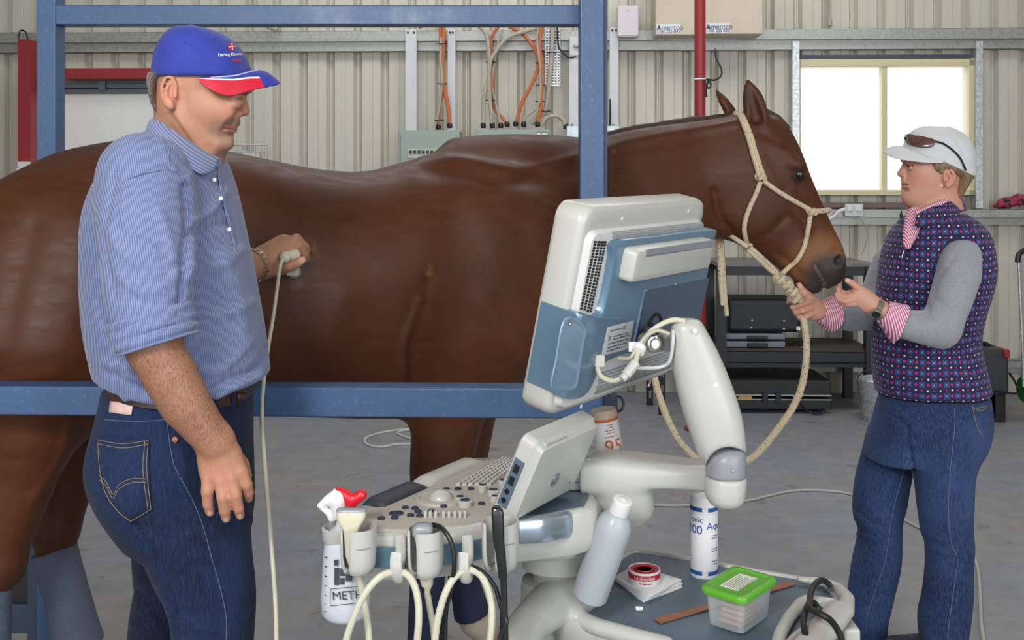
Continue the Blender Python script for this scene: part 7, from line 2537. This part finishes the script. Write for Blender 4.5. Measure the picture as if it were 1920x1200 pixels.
b = MB(); flatbox(b, [(1000, 775, 812, .013), (1010, 779, 812, .013), (1040, 783, 813, .012), (1078, 786, 813, .011), (1096, 790, 812, .010), (1100, 795, 809, .007), (1114, 797, 806, .005)], 1.545); b.build('probe_body', M_PROBE, e, ang=60)
b = MB(); flatbox(b, [(981, 784, 803, .006), (984, 777, 810, .010), (990, 773, 813, .0125), (1001, 773, 813, .0135)], 1.545); b.build('probe_tip', M_GREYP, e, ang=60)
b = MB(); b.tube([P(801, 1110, 1.545), P(806, 1140, 1.545), P(812, 1175, 1.545), P(818, 1240, 1.54)], .0050, 10); b.build('probe_cable', M_CABLE, e)
e = empty('pencil_probe', P(936, 1000, 1.50), 'slim black probe with a black cable in the right cup of the scanner', 'probe', 'ultrasound probes')
b = MB(); flatbox(b, [(949, 927, 936, .005), (953, 922, 942, .008), (962, 921, 945, .009), (1015, 924, 946, .009), (1030, 928, 948, .009), (1060, 932, 950, .009), (1082, 934, 952, .008), (1088, 938, 950, .006)], 1.505); b.build('probe_body', mat('gloss_black', (28, 28, 32), .2, coat=.3), e, ang=60)
b = MB(); b.tube([P(944, 1084, 1.505), P(945, 1120, 1.505), P(945, 1160, 1.505), P(948, 1240, 1.505)], [.0055, .0055, .0065, .0055], 10); b.build('probe_cable', M_BLACK, e)
def cab_(name, pts, r, m, label, cat='cable', grp=None):
    b = MB(); b.tube(pts, r, 10); return tag(b.build(name, m), label, cat, grp)
cab_('probe_lead', [P(x, y, d) for x, y, d in ((640, 1240, 1.50), (655, 1180, 1.50), (680, 1120, 1.505), (712, 1082, 1.515), (745, 1072, 1.525), (768, 1082, 1.52), (782, 1115, 1.51), (785, 1165, 1.50), (778, 1240, 1.50))], .0056, M_CABLE, 'ivory cable arched over the left cable hook of the scanner', grp='ivory cables hanging under the console')
cab_('probe_lead', [P(x, y, d) for x, y, d in ((812, 1240, 1.50), (820, 1165, 1.50), (838, 1105, 1.505), (862, 1074, 1.52), (888, 1070, 1.525), (908, 1088, 1.515), (921, 1130, 1.51), (921, 1180, 1.50), (912, 1240, 1.50))], .0056, M_CABLE, 'ivory cable arched over the right cable hook of the scanner', grp='ivory cables hanging under the console')
cab_('probe_lead', [P(x, y, d) for x, y, d in ((812, 984, 1.555), (828, 990, 1.53), (845, 1015, 1.515), (852, 1055, 1.51), (846, 1100, 1.515), (836, 1150, 1.52), (834, 1240, 1.52))], .0038, M_BLACK, 'thin black cable curving from behind the convex probe down past the cups')
cab_('probe_lead', [P(x, y, d) for x, y, d in ((884, 1062, 1.53), (905, 1072, 1.52), (928, 1100, 1.515), (940, 1140, 1.51), (950, 1165, 1.50), (940, 1190, 1.50), (925, 1240, 1.50))], .0036, M_BLACK, 'thin black cable from the right hook sweeping to the black probe')
# probe held by the man
fx = FD
e = empty('hand_probe', Q(545, 490, fx - .05), "ivory ultrasound probe held against the horse's flank by the man", 'probe', 'ultrasound probes')
s = SDF()
s.cap(Q(535, 480, fx - .105), Q(552, 478, fx - .085), .011, .0125, k=.006)
s.cap(Q(552, 478, fx - .085), Q(552, 512, fx - .025), .012, .013, k=.010)
s.rbox(Q(550, 509, fx - .030), (.015, .018, .010), .004, k=.006)
s.build('probe_body', .0025, M_PROBE, e)
b = MB(); b.lathe([(.0125, -.004), (.0135, 0), (.0125, .005), (.007, .012)], Q(535, 482, fx - .115), 18, nrm([-.3, -1, -.1])); b.build('strain_relief', M_PROBE, e)
b = MB(); b.tube([Q(533, 484, fx - .125), Q(526, 497, fx - .15), Q(521, 530, fx - .16), Q(513, 590, .26), Q(503, 650, .20), Q(494, 720, .16), Q(491, 780, .10), Q(495, 850, 0), Q(503, 950, -.06), Q(512, 1060, -.10), Q(517, 1140, -.12), Q(519, 1230, -.14), Q(525, 1400, -.16)], .0042, 10)
b.build('probe_cable', M_CABLE, e)

# spray bottle hanging in the ring
e = empty('spray_bottle', P(640, 1160, 1.60), 'translucent spray bottle with a red head and hand-lettered label, hanging at the scanner', 'spray bottle')
M_TRANS = mat('translucent_plastic', (224, 230, 240), .25, trans=.15, alpha=.88, sss=.0)
b = MB()
def oval_rows(rows, D):
    rings = []
    for y, xl, xr, th in rows:
        a, c = P(xl, y, D), P(xr, y, D)
        cx, hw_ = (a[0] + c[0]) / 2, (c[0] - a[0]) / 2
        rings.append([(cx + math.cos(t) * hw_, D + math.sin(t) * th, a[2]) for t in [2 * math.pi * i / 32 for i in range(32)]])
    return rings
b.layers(oval_rows([(968, 632, 657, .012), (984, 630, 660, .014), (992, 620, 672, .025), (1008, 610, 684, .033), (1040, 606, 690, .036), (1120, 602, 694, .038), (1146, 603, 693, .037), (1156, 612, 684, .030), (1160, 622, 676, .022)], 1.60))
b.build('bottle_body', M_TRANS, e, ang=50)
b = MB(); b.layers(oval_rows([(950, 622, 648, .012), (956, 620, 650, .014), (970, 624, 656, .014)], 1.60)); b.build('screw_collar', M_WHITE, e)
s = SDF(); D_ = 1.595
s.chain([P(597, 948, D_), P(616, 938, D_), P(634, 930, D_)], [.003, .009, .013], k=.002)
s.chain([P(634, 938, D_), P(636, 962, D_)], [.0135, .011], k=.004)
s.chain([P(604, 952, D_), P(616, 962, D_), P(622, 972, D_)], [.0045, .0045, .006], k=.004)
s.build('nozzle', .003, M_WHITE, e)
M_RP = mat('red_plastic', (206, 22, 40), .28, coat=.2)
s = SDF()
s.chain([P(636, 924, D_), P(650, 931, D_), P(660, 942, D_)], [.0095, .0095, .0095], k=.002)
s.chain([P(658, 944, D_), P(669, 934, D_)], [.0065, .0065], k=.002)
s.chain([P(668, 935, D_), P(678, 928, D_)], [.0095, .0090], k=.001)
s.cap(P(651, 935, D_), P(655, 954, D_), .0085, .0085, k=.002)
s.build('trigger_head', .0028, M_RP, e)
ink = mat('ink_black', (62, 62, 70), .6)
def btext(s, px, py, size, D, r=0.0):
    c = P(px, py, D); return text_mesh('bottle_lettering', s, size, facing(c, (0, -1, 0)) @ Matrix.Rotation(r, 4, 'Z'), ink, e, .0002)
btext('METH', 652, 1117, .019, 1.560, .06)
b = MB(); q = [P(x, y, 1.561) for x, y in ((620, 1104), (682, 1099), (682, 1130), (619, 1136))]; b.tube(q + [q[0]], .0006, 5, 1); b.build('label_box', ink, e)
for k, (x0, y0, x1, y1) in enumerate(((627, 1065, 636, 1097), (638, 1066, 646, 1080), (648, 1068, 660, 1090), (638, 1084, 646, 1096), (626, 1050, 634, 1060), (640, 1052, 652, 1062))):
    b = MB(); a, c = P(x0, y0, 1.5615), P(x1, y1, 1.5615); b.box((a[0], 1.5610, c[2]), (c[0], 1.5625, a[2])); b.build('hazard_mark', ink, e, smooth=False)
for k, y in enumerate((1045, 1062, 1080, 1098, 1116, 1132, 1146)):
    b = MB(); a = P(609, y, 1.575); b.box((a[0], 1.572, a[2]), (a[0] + .004, 1.5745, a[2] + .0008)); b.build('graduation', ink, e, smooth=False)

# tall leaning bottle
e = empty('leaning_bottle', T_(1105, 1128), 'tall half-empty translucent bottle with a white cap leaning on the tray', 'bottle')
a, c = P(1108, 1108, 1.745), P(1168, 938, 1.70)
ax = nrm(c - a); L = np.linalg.norm(c - a)
M_BOT = mat('milky_bottle', (196, 204, 212), .3, trans=.1, alpha=.72)
b = MB(); R0 = .0315
b.lathe([(.0001, -.012), (R0 * .85, -.012), (R0, -.006), (R0, L * .66), (R0 * .96, L * .74), (R0 * .75, L * .82), (R0 * .45, L * .87), (R0 * .42, L * .90)], a, 32, ax); b.build('bottle_body', M_BOT, e)
b = MB(); b.lathe([(R0 * .97, -.008), (R0 * .985, -.004), (R0 * .985, L * .20), (.0001, L * .20)], a, 32, ax); b.build('liquid', mat('cloudy_liquid', (150, 156, 158), .2, alpha=.95), e)
b = MB(); b.lathe([(R0 * .55, L * .87), (R0 * .56, L * .875), (R0 * .54, L * 1.0), (R0 * .48, L * 1.01), (R0 * .2, L * 1.012), (.0001, L * 1.03)], a, 24, ax); b.build('bottle_cap', M_WHITE, e)

# gel bottle behind the arm
e = empty('gel_bottle', T_(1320, 1080), 'white cylindrical gel bottle with blue bands standing on the tray behind the arm', 'bottle')
c = T_(1320, 1078); D_ = c[1]; R1 = .0272
b = MB(); b.lathe([(.0001, 0), (R1 * .95, 0), (R1, .003), (R1, .150), (R1 * .9, .158), (R1 * .4, .165)], c, 32); b.build('bottle_body', M_WHITE, e)
M_BLUEI = mat('label_blue', (34, 84, 150), .4)
def cyl_patch(c, R, a0, a1, z0, z1, m, name, parent):
    b = MB(); rows = [[(c[0] + (R + .0004) * math.sin(t), c[1] - (R + .0004) * math.cos(t), c[2] + z) for t in np.linspace(a0, a1, 10)] for z in (z0, z1)]
    b.layers(rows, cap=False, closed=False); return b.build(name, m, parent)
for z0 in (.008, .132):
    cyl_patch(c, R1, -1.6, -.32, z0, z0 + .008, M_BLUEI, 'label_band', e); cyl_patch(c, R1, .1, 1.5, z0, z0 + .008, M_BLUEI, 'label_band', e)
def cyl_text(s, c, R, ang0, z, size, m, parent, bold=0.0):
    def wf(co):
        t = ang0 + co.x / R
        return (c[0] + (R + .0006 + co.z) * math.sin(t), c[1] - (R + .0006 + co.z) * math.cos(t), c[2] + z + co.y)
    return text_mesh('label_text', s, size, None, m, parent, .0001, warp=wf, bold=bold)
cyl_text('Aqua', c, R1, .75, .104, .020, M_BLUEI, e)
cyl_text('onic', c, R1, -.75, .116, .016, M_BLUEI, e)
cyl_text('100', c, R1, -.95, .096, .024, M_BLUEI, e)
for z in (.086, .081, .060, .056, .036, .031):
    lines_mesh('label_print', [(z, .010, .027)], .0016, M_BLUEI, e, warp=lambda co: (c[0] + (R1 + .0006) * math.sin(co.x / R1), c[1] - (R1 + .0006) * math.cos(co.x / R1), c[2] + co.y), seed=int(z * 1000))

# tub with the orange number
e = empty('wipes_tub', P(1140, 862, 1.93), 'white tub with orange number 95 standing behind the touch panel', 'tub')
a, c = P(1146, 866, 1.93), P(1132, 776, 1.93)
ax = nrm(c - a); L = np.linalg.norm(c - a); R2 = .0265
b = MB(); b.lathe([(.0001, -.012), (R2, -.010), (R2, L * .92)], a, 32, ax); b.build('tub_body', M_WHITE, e)
M_OR = mat('orange_ink', (206, 104, 48), .5)
b = MB(); b.lathe([(R2 * 1.01, L * .88), (R2 * 1.015, L * .89), (R2 * 1.015, L * .93), (R2 * 1.01, L * .94)], a, 32, ax); b.build('orange_band', M_OR, e)
b = MB(); b.lathe([(R2 * .99, L * .92), (R2 * .98, L * 1.05), (R2 * .90, L * 1.10), (.0001, L * 1.10)], a, 32, ax); b.build('tub_lid', mat('tan_lid', (190, 172, 152), .45), e)
uu = nrm(np.cross((0, 1, 0), ax)); uu = uu if uu[0] > 0 else -uu; vv = NP([0, -1., 0])
def tub_text(s, t0, z, size, bold=.0):
    def wf(co):
        t = t0 + co.x / R2
        return tuple(a + ax * (z + co.y) + (uu * math.sin(t) + vv * math.cos(t)) * (R2 + .0006 + co.z))
    text_mesh('tub_text', s, size, None, M_OR, e, .0001, warp=wf, bold=bold)
tub_text('95', .35, L * .36, .038)
def tw(co):
    t = .2 + co.x / R2
    return tuple(a + ax * co.y + (uu * math.sin(t) + vv * math.cos(t)) * (R2 + .0006))
lines_mesh('tub_print', [(L * .58, -.012, .014), (L * .66, -.008, .010), (L * .71, -.010, .012), (L * .77, -.006, .008), (L * .82, -.006, .008)], .0018, M_OR, e, warp=tw)
for (x, y, w_) in ((1160, 856, .026), (1185, 853, .016)):
    pass
b = MB(); b.cyl(P(1150, 858, 1.90), P(1178, 851, 1.90), .008, 12); tag(b.build('gel_sachet', M_WHITE), 'small white gel tube lying beside the orange-numbered tub', 'tube')
# gauze pads
M_GAUZE = mat('white_gauze', (232, 232, 234), .9, bump=.3, bscale=300)
gc = T_(1216, 1103)
for k in range(3):
    c4 = [T_(1152, 1092), T_(1196, 1074), T_(1279, 1102), T_(1212, 1132)]
    cc = sum(c4) / 4
    r_ = (k - 1) * .07
    pts = []
    for i in range(4):
        p0, p1 = c4[i], c4[(i + 1) % 4]
        for t in np.linspace(0, 1, 7)[:-1]:
            v = p0 + (p1 - p0) * t - cc
            v = NP([v[0] * math.cos(r_) - v[1] * math.sin(r_), v[0] * math.sin(r_) + v[1] * math.cos(r_), 0]) * (1 + .015 * math.sin(7 * t + k * 2))
            pts.append((cc[0] + v[0], cc[1] + v[1]))
    b = MB(); z = TZ + .0015 + k * .0045; ring_layers(b, [(pts, z), (shrink(pts, -.0006), z + .002), (shrink(pts, .001), z + .0042)])
    lab = ('bottom white gauze pad of the stack under the tape roll', 'middle white gauze pad of the stack under the tape roll', 'top white gauze pad of the stack, under the tape roll')[k]
    tag(b.build('gauze_pad', M_GAUZE, ang=60), lab, 'gauze', 'gauze pads on the tray')
# tape roll
zt_ = TZ + .0155
c = on_plane(1208, 1090, zt_); c = NP([c[0], c[1], zt_])
e = empty('tape_roll', c, 'red and white surgical tape roll lying on the gauze pads', 'tape roll')
b = MB(); b.lathe([(.017, 0), (.0300, 0), (.0305, .001), (.0305, .024), (.0300, .025), (.028, .025), (.028, .022), (.017, .022)], c, 36); b.build('spool', M_WHITE, e)
b = MB(); b.lathe([(.0282, .0225), (.0282, .0235), (.020, .0235), (.019, .0225)], c, 36); b.build('tape', mat('tape_pinkred', (186, 34, 58), .4), e)
b = MB(); b.lathe([(.0175, .001), (.0175, .0245), (.0155, .0250), (.0150, .001)], c, 30); b.build('spool_core', M_RP, e)
b = MB(); b.lathe([(.0152, .004), (.0152, .018), (.0001, .018)], c, 24); b.build('hub', M_RP, e)
b = MB(); b.lathe([(.0307, .011), (.0309, .0115), (.0309, .0205), (.0307, .021)], c, 36); b.build('label_ring', mat('tape_red', (190, 26, 50), .4), e)
cyl_text('Leukoplast', c, .0308, -.1, .0160, .0095, M_WHITE, e)
lines_mesh('label_print', [(.0060, -.014, .010)], .0022, mat('tape_red', (190, 26, 50), .4), e, warp=lambda co: (c[0] + .0309 * math.sin(co.x / .031), c[1] - .0309 * math.cos(co.x / .031), c[2] + co.y))
# swab crumb
s = SDF(); p = T_(1197, 1141, TZ + .004); s.ell(p, (.006, .005, .004), k=.003); s.ell(p + NP([.005, -.003, .001]), (.004, .004, .003), k=.003)
tag(s.build('cotton_scrap', .0012, M_GAUZE, post=lambda V, n: V + n * (wob(V, 900, 3) * .0005)[:, None]), 'tiny white cotton scrap on the tray in front of the gauze', 'cotton')
# wooden strip under the box
a, c = T_(1232, 1165, TZ + .0035), T_(1486, 1093, TZ + .0035)
ax = nrm(c - a); sd = NP([-ax[1], ax[0], 0]); 
M_WOOD = mat('stained_wood', (140, 88, 62), .5, var=.3, vscale=60, stretch=(.3, 1, 1))
b = MB(); b.add([a - sd * .0095 + NP([0, 0, h]) for h in (-.0015, .0015)] + [a + sd * .0095 + NP([0, 0, h]) for h in (-.0015, .0015)] + [c - sd * .0095 + NP([0, 0, h]) for h in (-.0015, .0015)] + [c + sd * .0095 + NP([0, 0, h]) for h in (-.0015, .0015)], [(0, 1, 3, 2), (4, 6, 7, 5), (0, 4, 5, 1), (2, 3, 7, 6), (1, 5, 7, 3), (0, 2, 6, 4)])
tag(b.build('wooden_strip', M_WOOD, bevel=.001), 'brown stained wooden strip lying under the green-lidded box', 'wooden strip')
# green lidded box
BZ = TZ + .0062
fr, lf, rt = T_(1391, 1196, BZ), T_(1321, 1170, BZ), T_(1449, 1155, BZ)
ux, uy = rt - fr, lf - fr
cc = fr + ux / 2 + uy / 2
BM = frame((cc[0], cc[1], BZ), ux)
lx, ly = np.linalg.norm(ux), np.linalg.norm(uy)
e = empty('plastic_box', (cc[0], cc[1], BZ), 'clear plastic box with a bright green labelled lid on the tray', 'box')
M_CLEAR = mat('clear_plastic', (228, 234, 238), .15, alpha=.34, spec=.6)
b = MB(BM)
hB = .060
ring_layers(b, [(rr(lx * .86, ly * .84, .008), 0), (rr(lx * .90, ly * .88, .010), .002), (rr(lx, ly, .012), hB), (rr(lx + .004, ly + .004, .012), hB + .001)])
b.build('box_body', M_CLEAR, e, ang=50)
M_LID = mat('green_lid', (92, 168, 44), .35, coat=.2)
b = MB(BM); b.layers([[(p[0], p[1], z) for p in rr(w, h_, r)] for w, h_, r, z in ((lx + .012, ly + .012, .014, hB - .004), (lx + .014, ly + .014, .015, hB), (lx + .014, ly + .014, .015, hB + .006), (lx + .010, ly + .010, .013, hB + .008), (lx - .004, ly - .004, .010, hB + .008), (lx - .008, ly - .008, .008, hB + .0055))])
lid = b.build('lid', M_LID, e, ang=50)
b = MB(BM); b.box((-lx * .30, -ly * .22, hB + .0056), (lx * .32, ly * .24, hB + .0066)); lb = b.build('lid_label', mat('label_cream', (226, 224, 210), .6), lid, smooth=False)
lines_mesh('label_print', [(ly * .17 - k * .0042, -lx * .27, lx * (.28 - .05 * (k % 3))) for k in range(8)], .0013, ink, lb, BM @ Matrix.Translation((0, 0, hB + .0068)))
for k in range(4):
    b = MB(BM); b.box((-lx * .30 + k * .004, -ly * .3, .004 + k * .008), (lx * .30 - k * .006, ly * .25, .010 + k * .008))
    tag(b.build('folded_packet', mat('brown_packet', (172, 138, 112), .7, var=.1), smooth=False), ('lowest', 'second lowest', 'second highest', 'topmost')[k] + ' brown paper packet seen through the clear plastic box', 'packet', 'packets inside the clear box')
# black cable round the push handle
cab_('looped_cable', [T_(x, y, TZ + z) for x, y, z in ((1556, 1098, .0), (1553, 1094, .03), (1540, 1088, .042), (1527, 1097, .04), (1520, 1113, .034), (1518, 1128, .036), (1512, 1142, .04), (1507, 1160, .036), (1508, 1180, .03), (1513, 1200, .02))], .0056, M_BLACK, 'thick black cable looped through the push handle of the scanner, left strand')
cab_('looped_cable', [T_(x, y, TZ + z) for x, y, z in ((1538, 1160, .0), (1535, 1146, .036), (1527, 1131, .046), (1518, 1132, .05), (1521, 1142, .055), (1536, 1150, .055), (1556, 1162, .05), (1572, 1184, .04), (1580, 1210, .03), (1584, 1250, .01))], .0056, M_BLACK, 'thick black cable knotted over the push handle of the scanner, right strand')

# ================================================================ HALTER AND LEAD ROPE
M_ROPE = mat('cream_rope', (206, 188, 158), .85, bump=.5, bscale=500)
g = G(M_ROPE)
n_ = g.noise(230, 1)
g.base(g.mix(g.m('GREATER_THAN', n_, .67), lin((212, 194, 164)), lin((44, 40, 42))))
hal = empty('rope_halter', HD(1430, 340), 'cream rope halter flecked with black, knotted around the horse head', 'halter')
def surf_rope(pts, r, n=5):
    q = catmull([NP([x, y, 0.]) for x, y in pts], n) if len(pts) > 2 else [NP([*p, 0.]) for p in pts]
    return [hit(p[0], p[1], r * .8, HBVH, DH) for p in q]
def rope(name, pts3, r, parent, sm=1):
    b = MB(); b.tube(pts3, r, 10, sm); return b.build(name, M_ROPE, parent)
RR = .0078
rope('crown_rope', [HD(1374, 222, .07), HD(1376, 214, .03), HD(1381, 211, -.01)] + surf_rope([(1387, 216), (1401, 252), (1412, 290), (1423, 328)], RR), RR, hal)
rope('crown_rope', [HD(1379, 214, -.02)] + surf_rope([(1392, 216), (1407, 252), (1418, 290), (1430, 326)], RR), RR, hal)
rope('cheek_rope', surf_rope([(1430, 338), (1450, 353), (1475, 369), (1500, 383), (1520, 394)], RR), RR, hal)
rope('throat_rope', surf_rope([(1426, 340), (1418, 362), (1406, 388), (1397, 415), (1396, 436), (1401, 458)], RR), RR, hal)
rope('nose_rope', surf_rope([(1522, 396), (1536, 396), (1546, 395)], RR) + [HD(1553, 394, -.02), HD(1555, 394, .02), HD(1550, 396, .05)], RR * 1.15, hal)
rope('nose_rope', surf_rope([(1520, 400), (1515, 430), (1508, 462), (1494, 488), (1478, 502)], RR) + [HD(1468, 512, -.05), HD(1463, 520, -.035)], RR, hal)
rope('chin_rope', [HD(1458, 498, .03), HD(1459, 510, .0), HD(1462, 520, -.03)], RR * .8, hal)
rope('jaw_rope', [HD(1346, 426, .05), HD(1362, 436, -.02), HD(1382, 450, -.06), HD(1402, 463, -.075)], RR, hal, 4)
for off in (-4, 4):
    rope('jaw_rope', [HD(1404 + off * .6, 466 - off * .6, -.075), HD(1425 + off * .6, 484 - off * .6, -.066), HD(1445 + off * .6, 503 - off * .6, -.05), HD(1464, 521, -.04)], RR * .9, hal, 4)
def knot(c, r, parent, seed=0, M=None):
    rs = np.random.RandomState(seed); b = MB()
    pts = []
    for t in np.linspace(0, 6.283, 15)[:-1]:
        pts.append(c + NP([math.sin(t) + 2 * math.sin(2 * t), (math.cos(t) - 2 * math.cos(2 * t)) * .75, -math.sin(3 * t) * 1.3]) * r * .62)
    b.tube(pts, r * .78, 8, 4, closed=True); return b.build('knot', M_ROPE, parent)
for (x, y), sd in (((1427, 332), 1), ((1522, 397), 2), ((1403, 463), 3)):
    knot(hit(x, y, .010, HBVH, DH), .0085, hal, sd)
knot(HD(1547, 395, -.035), .005, hal, 5)
lead = empty('lead_rope', R(1508, 600, -.06), 'cream lead rope flecked with black hanging from the hand of the woman', 'lead rope')
for (x, y), dd in (((1463, 524), -.05), ((1474, 533), -.055), ((1487, 548), -.05), ((1492, 560), -.045)):
    knot(P(x, y, 3.2 + dd), .0105, lead, x)
LP = [P(x, y, d) for x, y, d in ((1500, 590, 3.19), (1507, 602, 3.17), (1512, 640, 3.17), (1511, 680, 3.16), (1503, 725, 3.14), (1486, 765, 3.12), (1458, 805, 3.08), (1428, 842, 3.04), (1400, 864, 3.0), (1350, 876, 2.96), (1310, 862, 2.94), (1280, 835, 2.93), (1258, 800, 2.93), (1240, 755, 2.94), (1228, 712, 2.96), (1222, 670, 2.98), (1216, 610, 3.0), (1190, 570, 2.93), (1155, 560, 2.84), (1132, 562, 2.775))]
b = MB(); b.tube(LP, .0108, 10, 5); b.build('rope_strand', M_ROPE, lead)
knot(P(1133, 562, 2.77), .012, lead, 9)
# frayed whiskers
b = MB(); rs = np.random.RandomState(2)
LPs = catmull(LP, 8)
for k in range(90):
    p = LPs[rs.randint(8, 70)]; d = rs.normal(size=3); d /= np.linalg.norm(d)
    b.tube([p + d * .009, p + d * (.013 + .006 * rs.rand())], .0009, 4, 1)
tag(b.build('fray', M_ROPE, lead), kind='stuff')
for k, (pts, lab) in enumerate((([(1347, 426), (1349, 470), (1351, 520), (1355, 572)], 'free end of the halter crown rope hanging behind the monitor, shorter strand'), ([(1353, 428), (1355, 480), (1358, 540), (1363, 592)], 'free end'))):
    rope('rope_tail', [HD(x, y, .04) for x, y in pts], RR * .95, hal, 4)
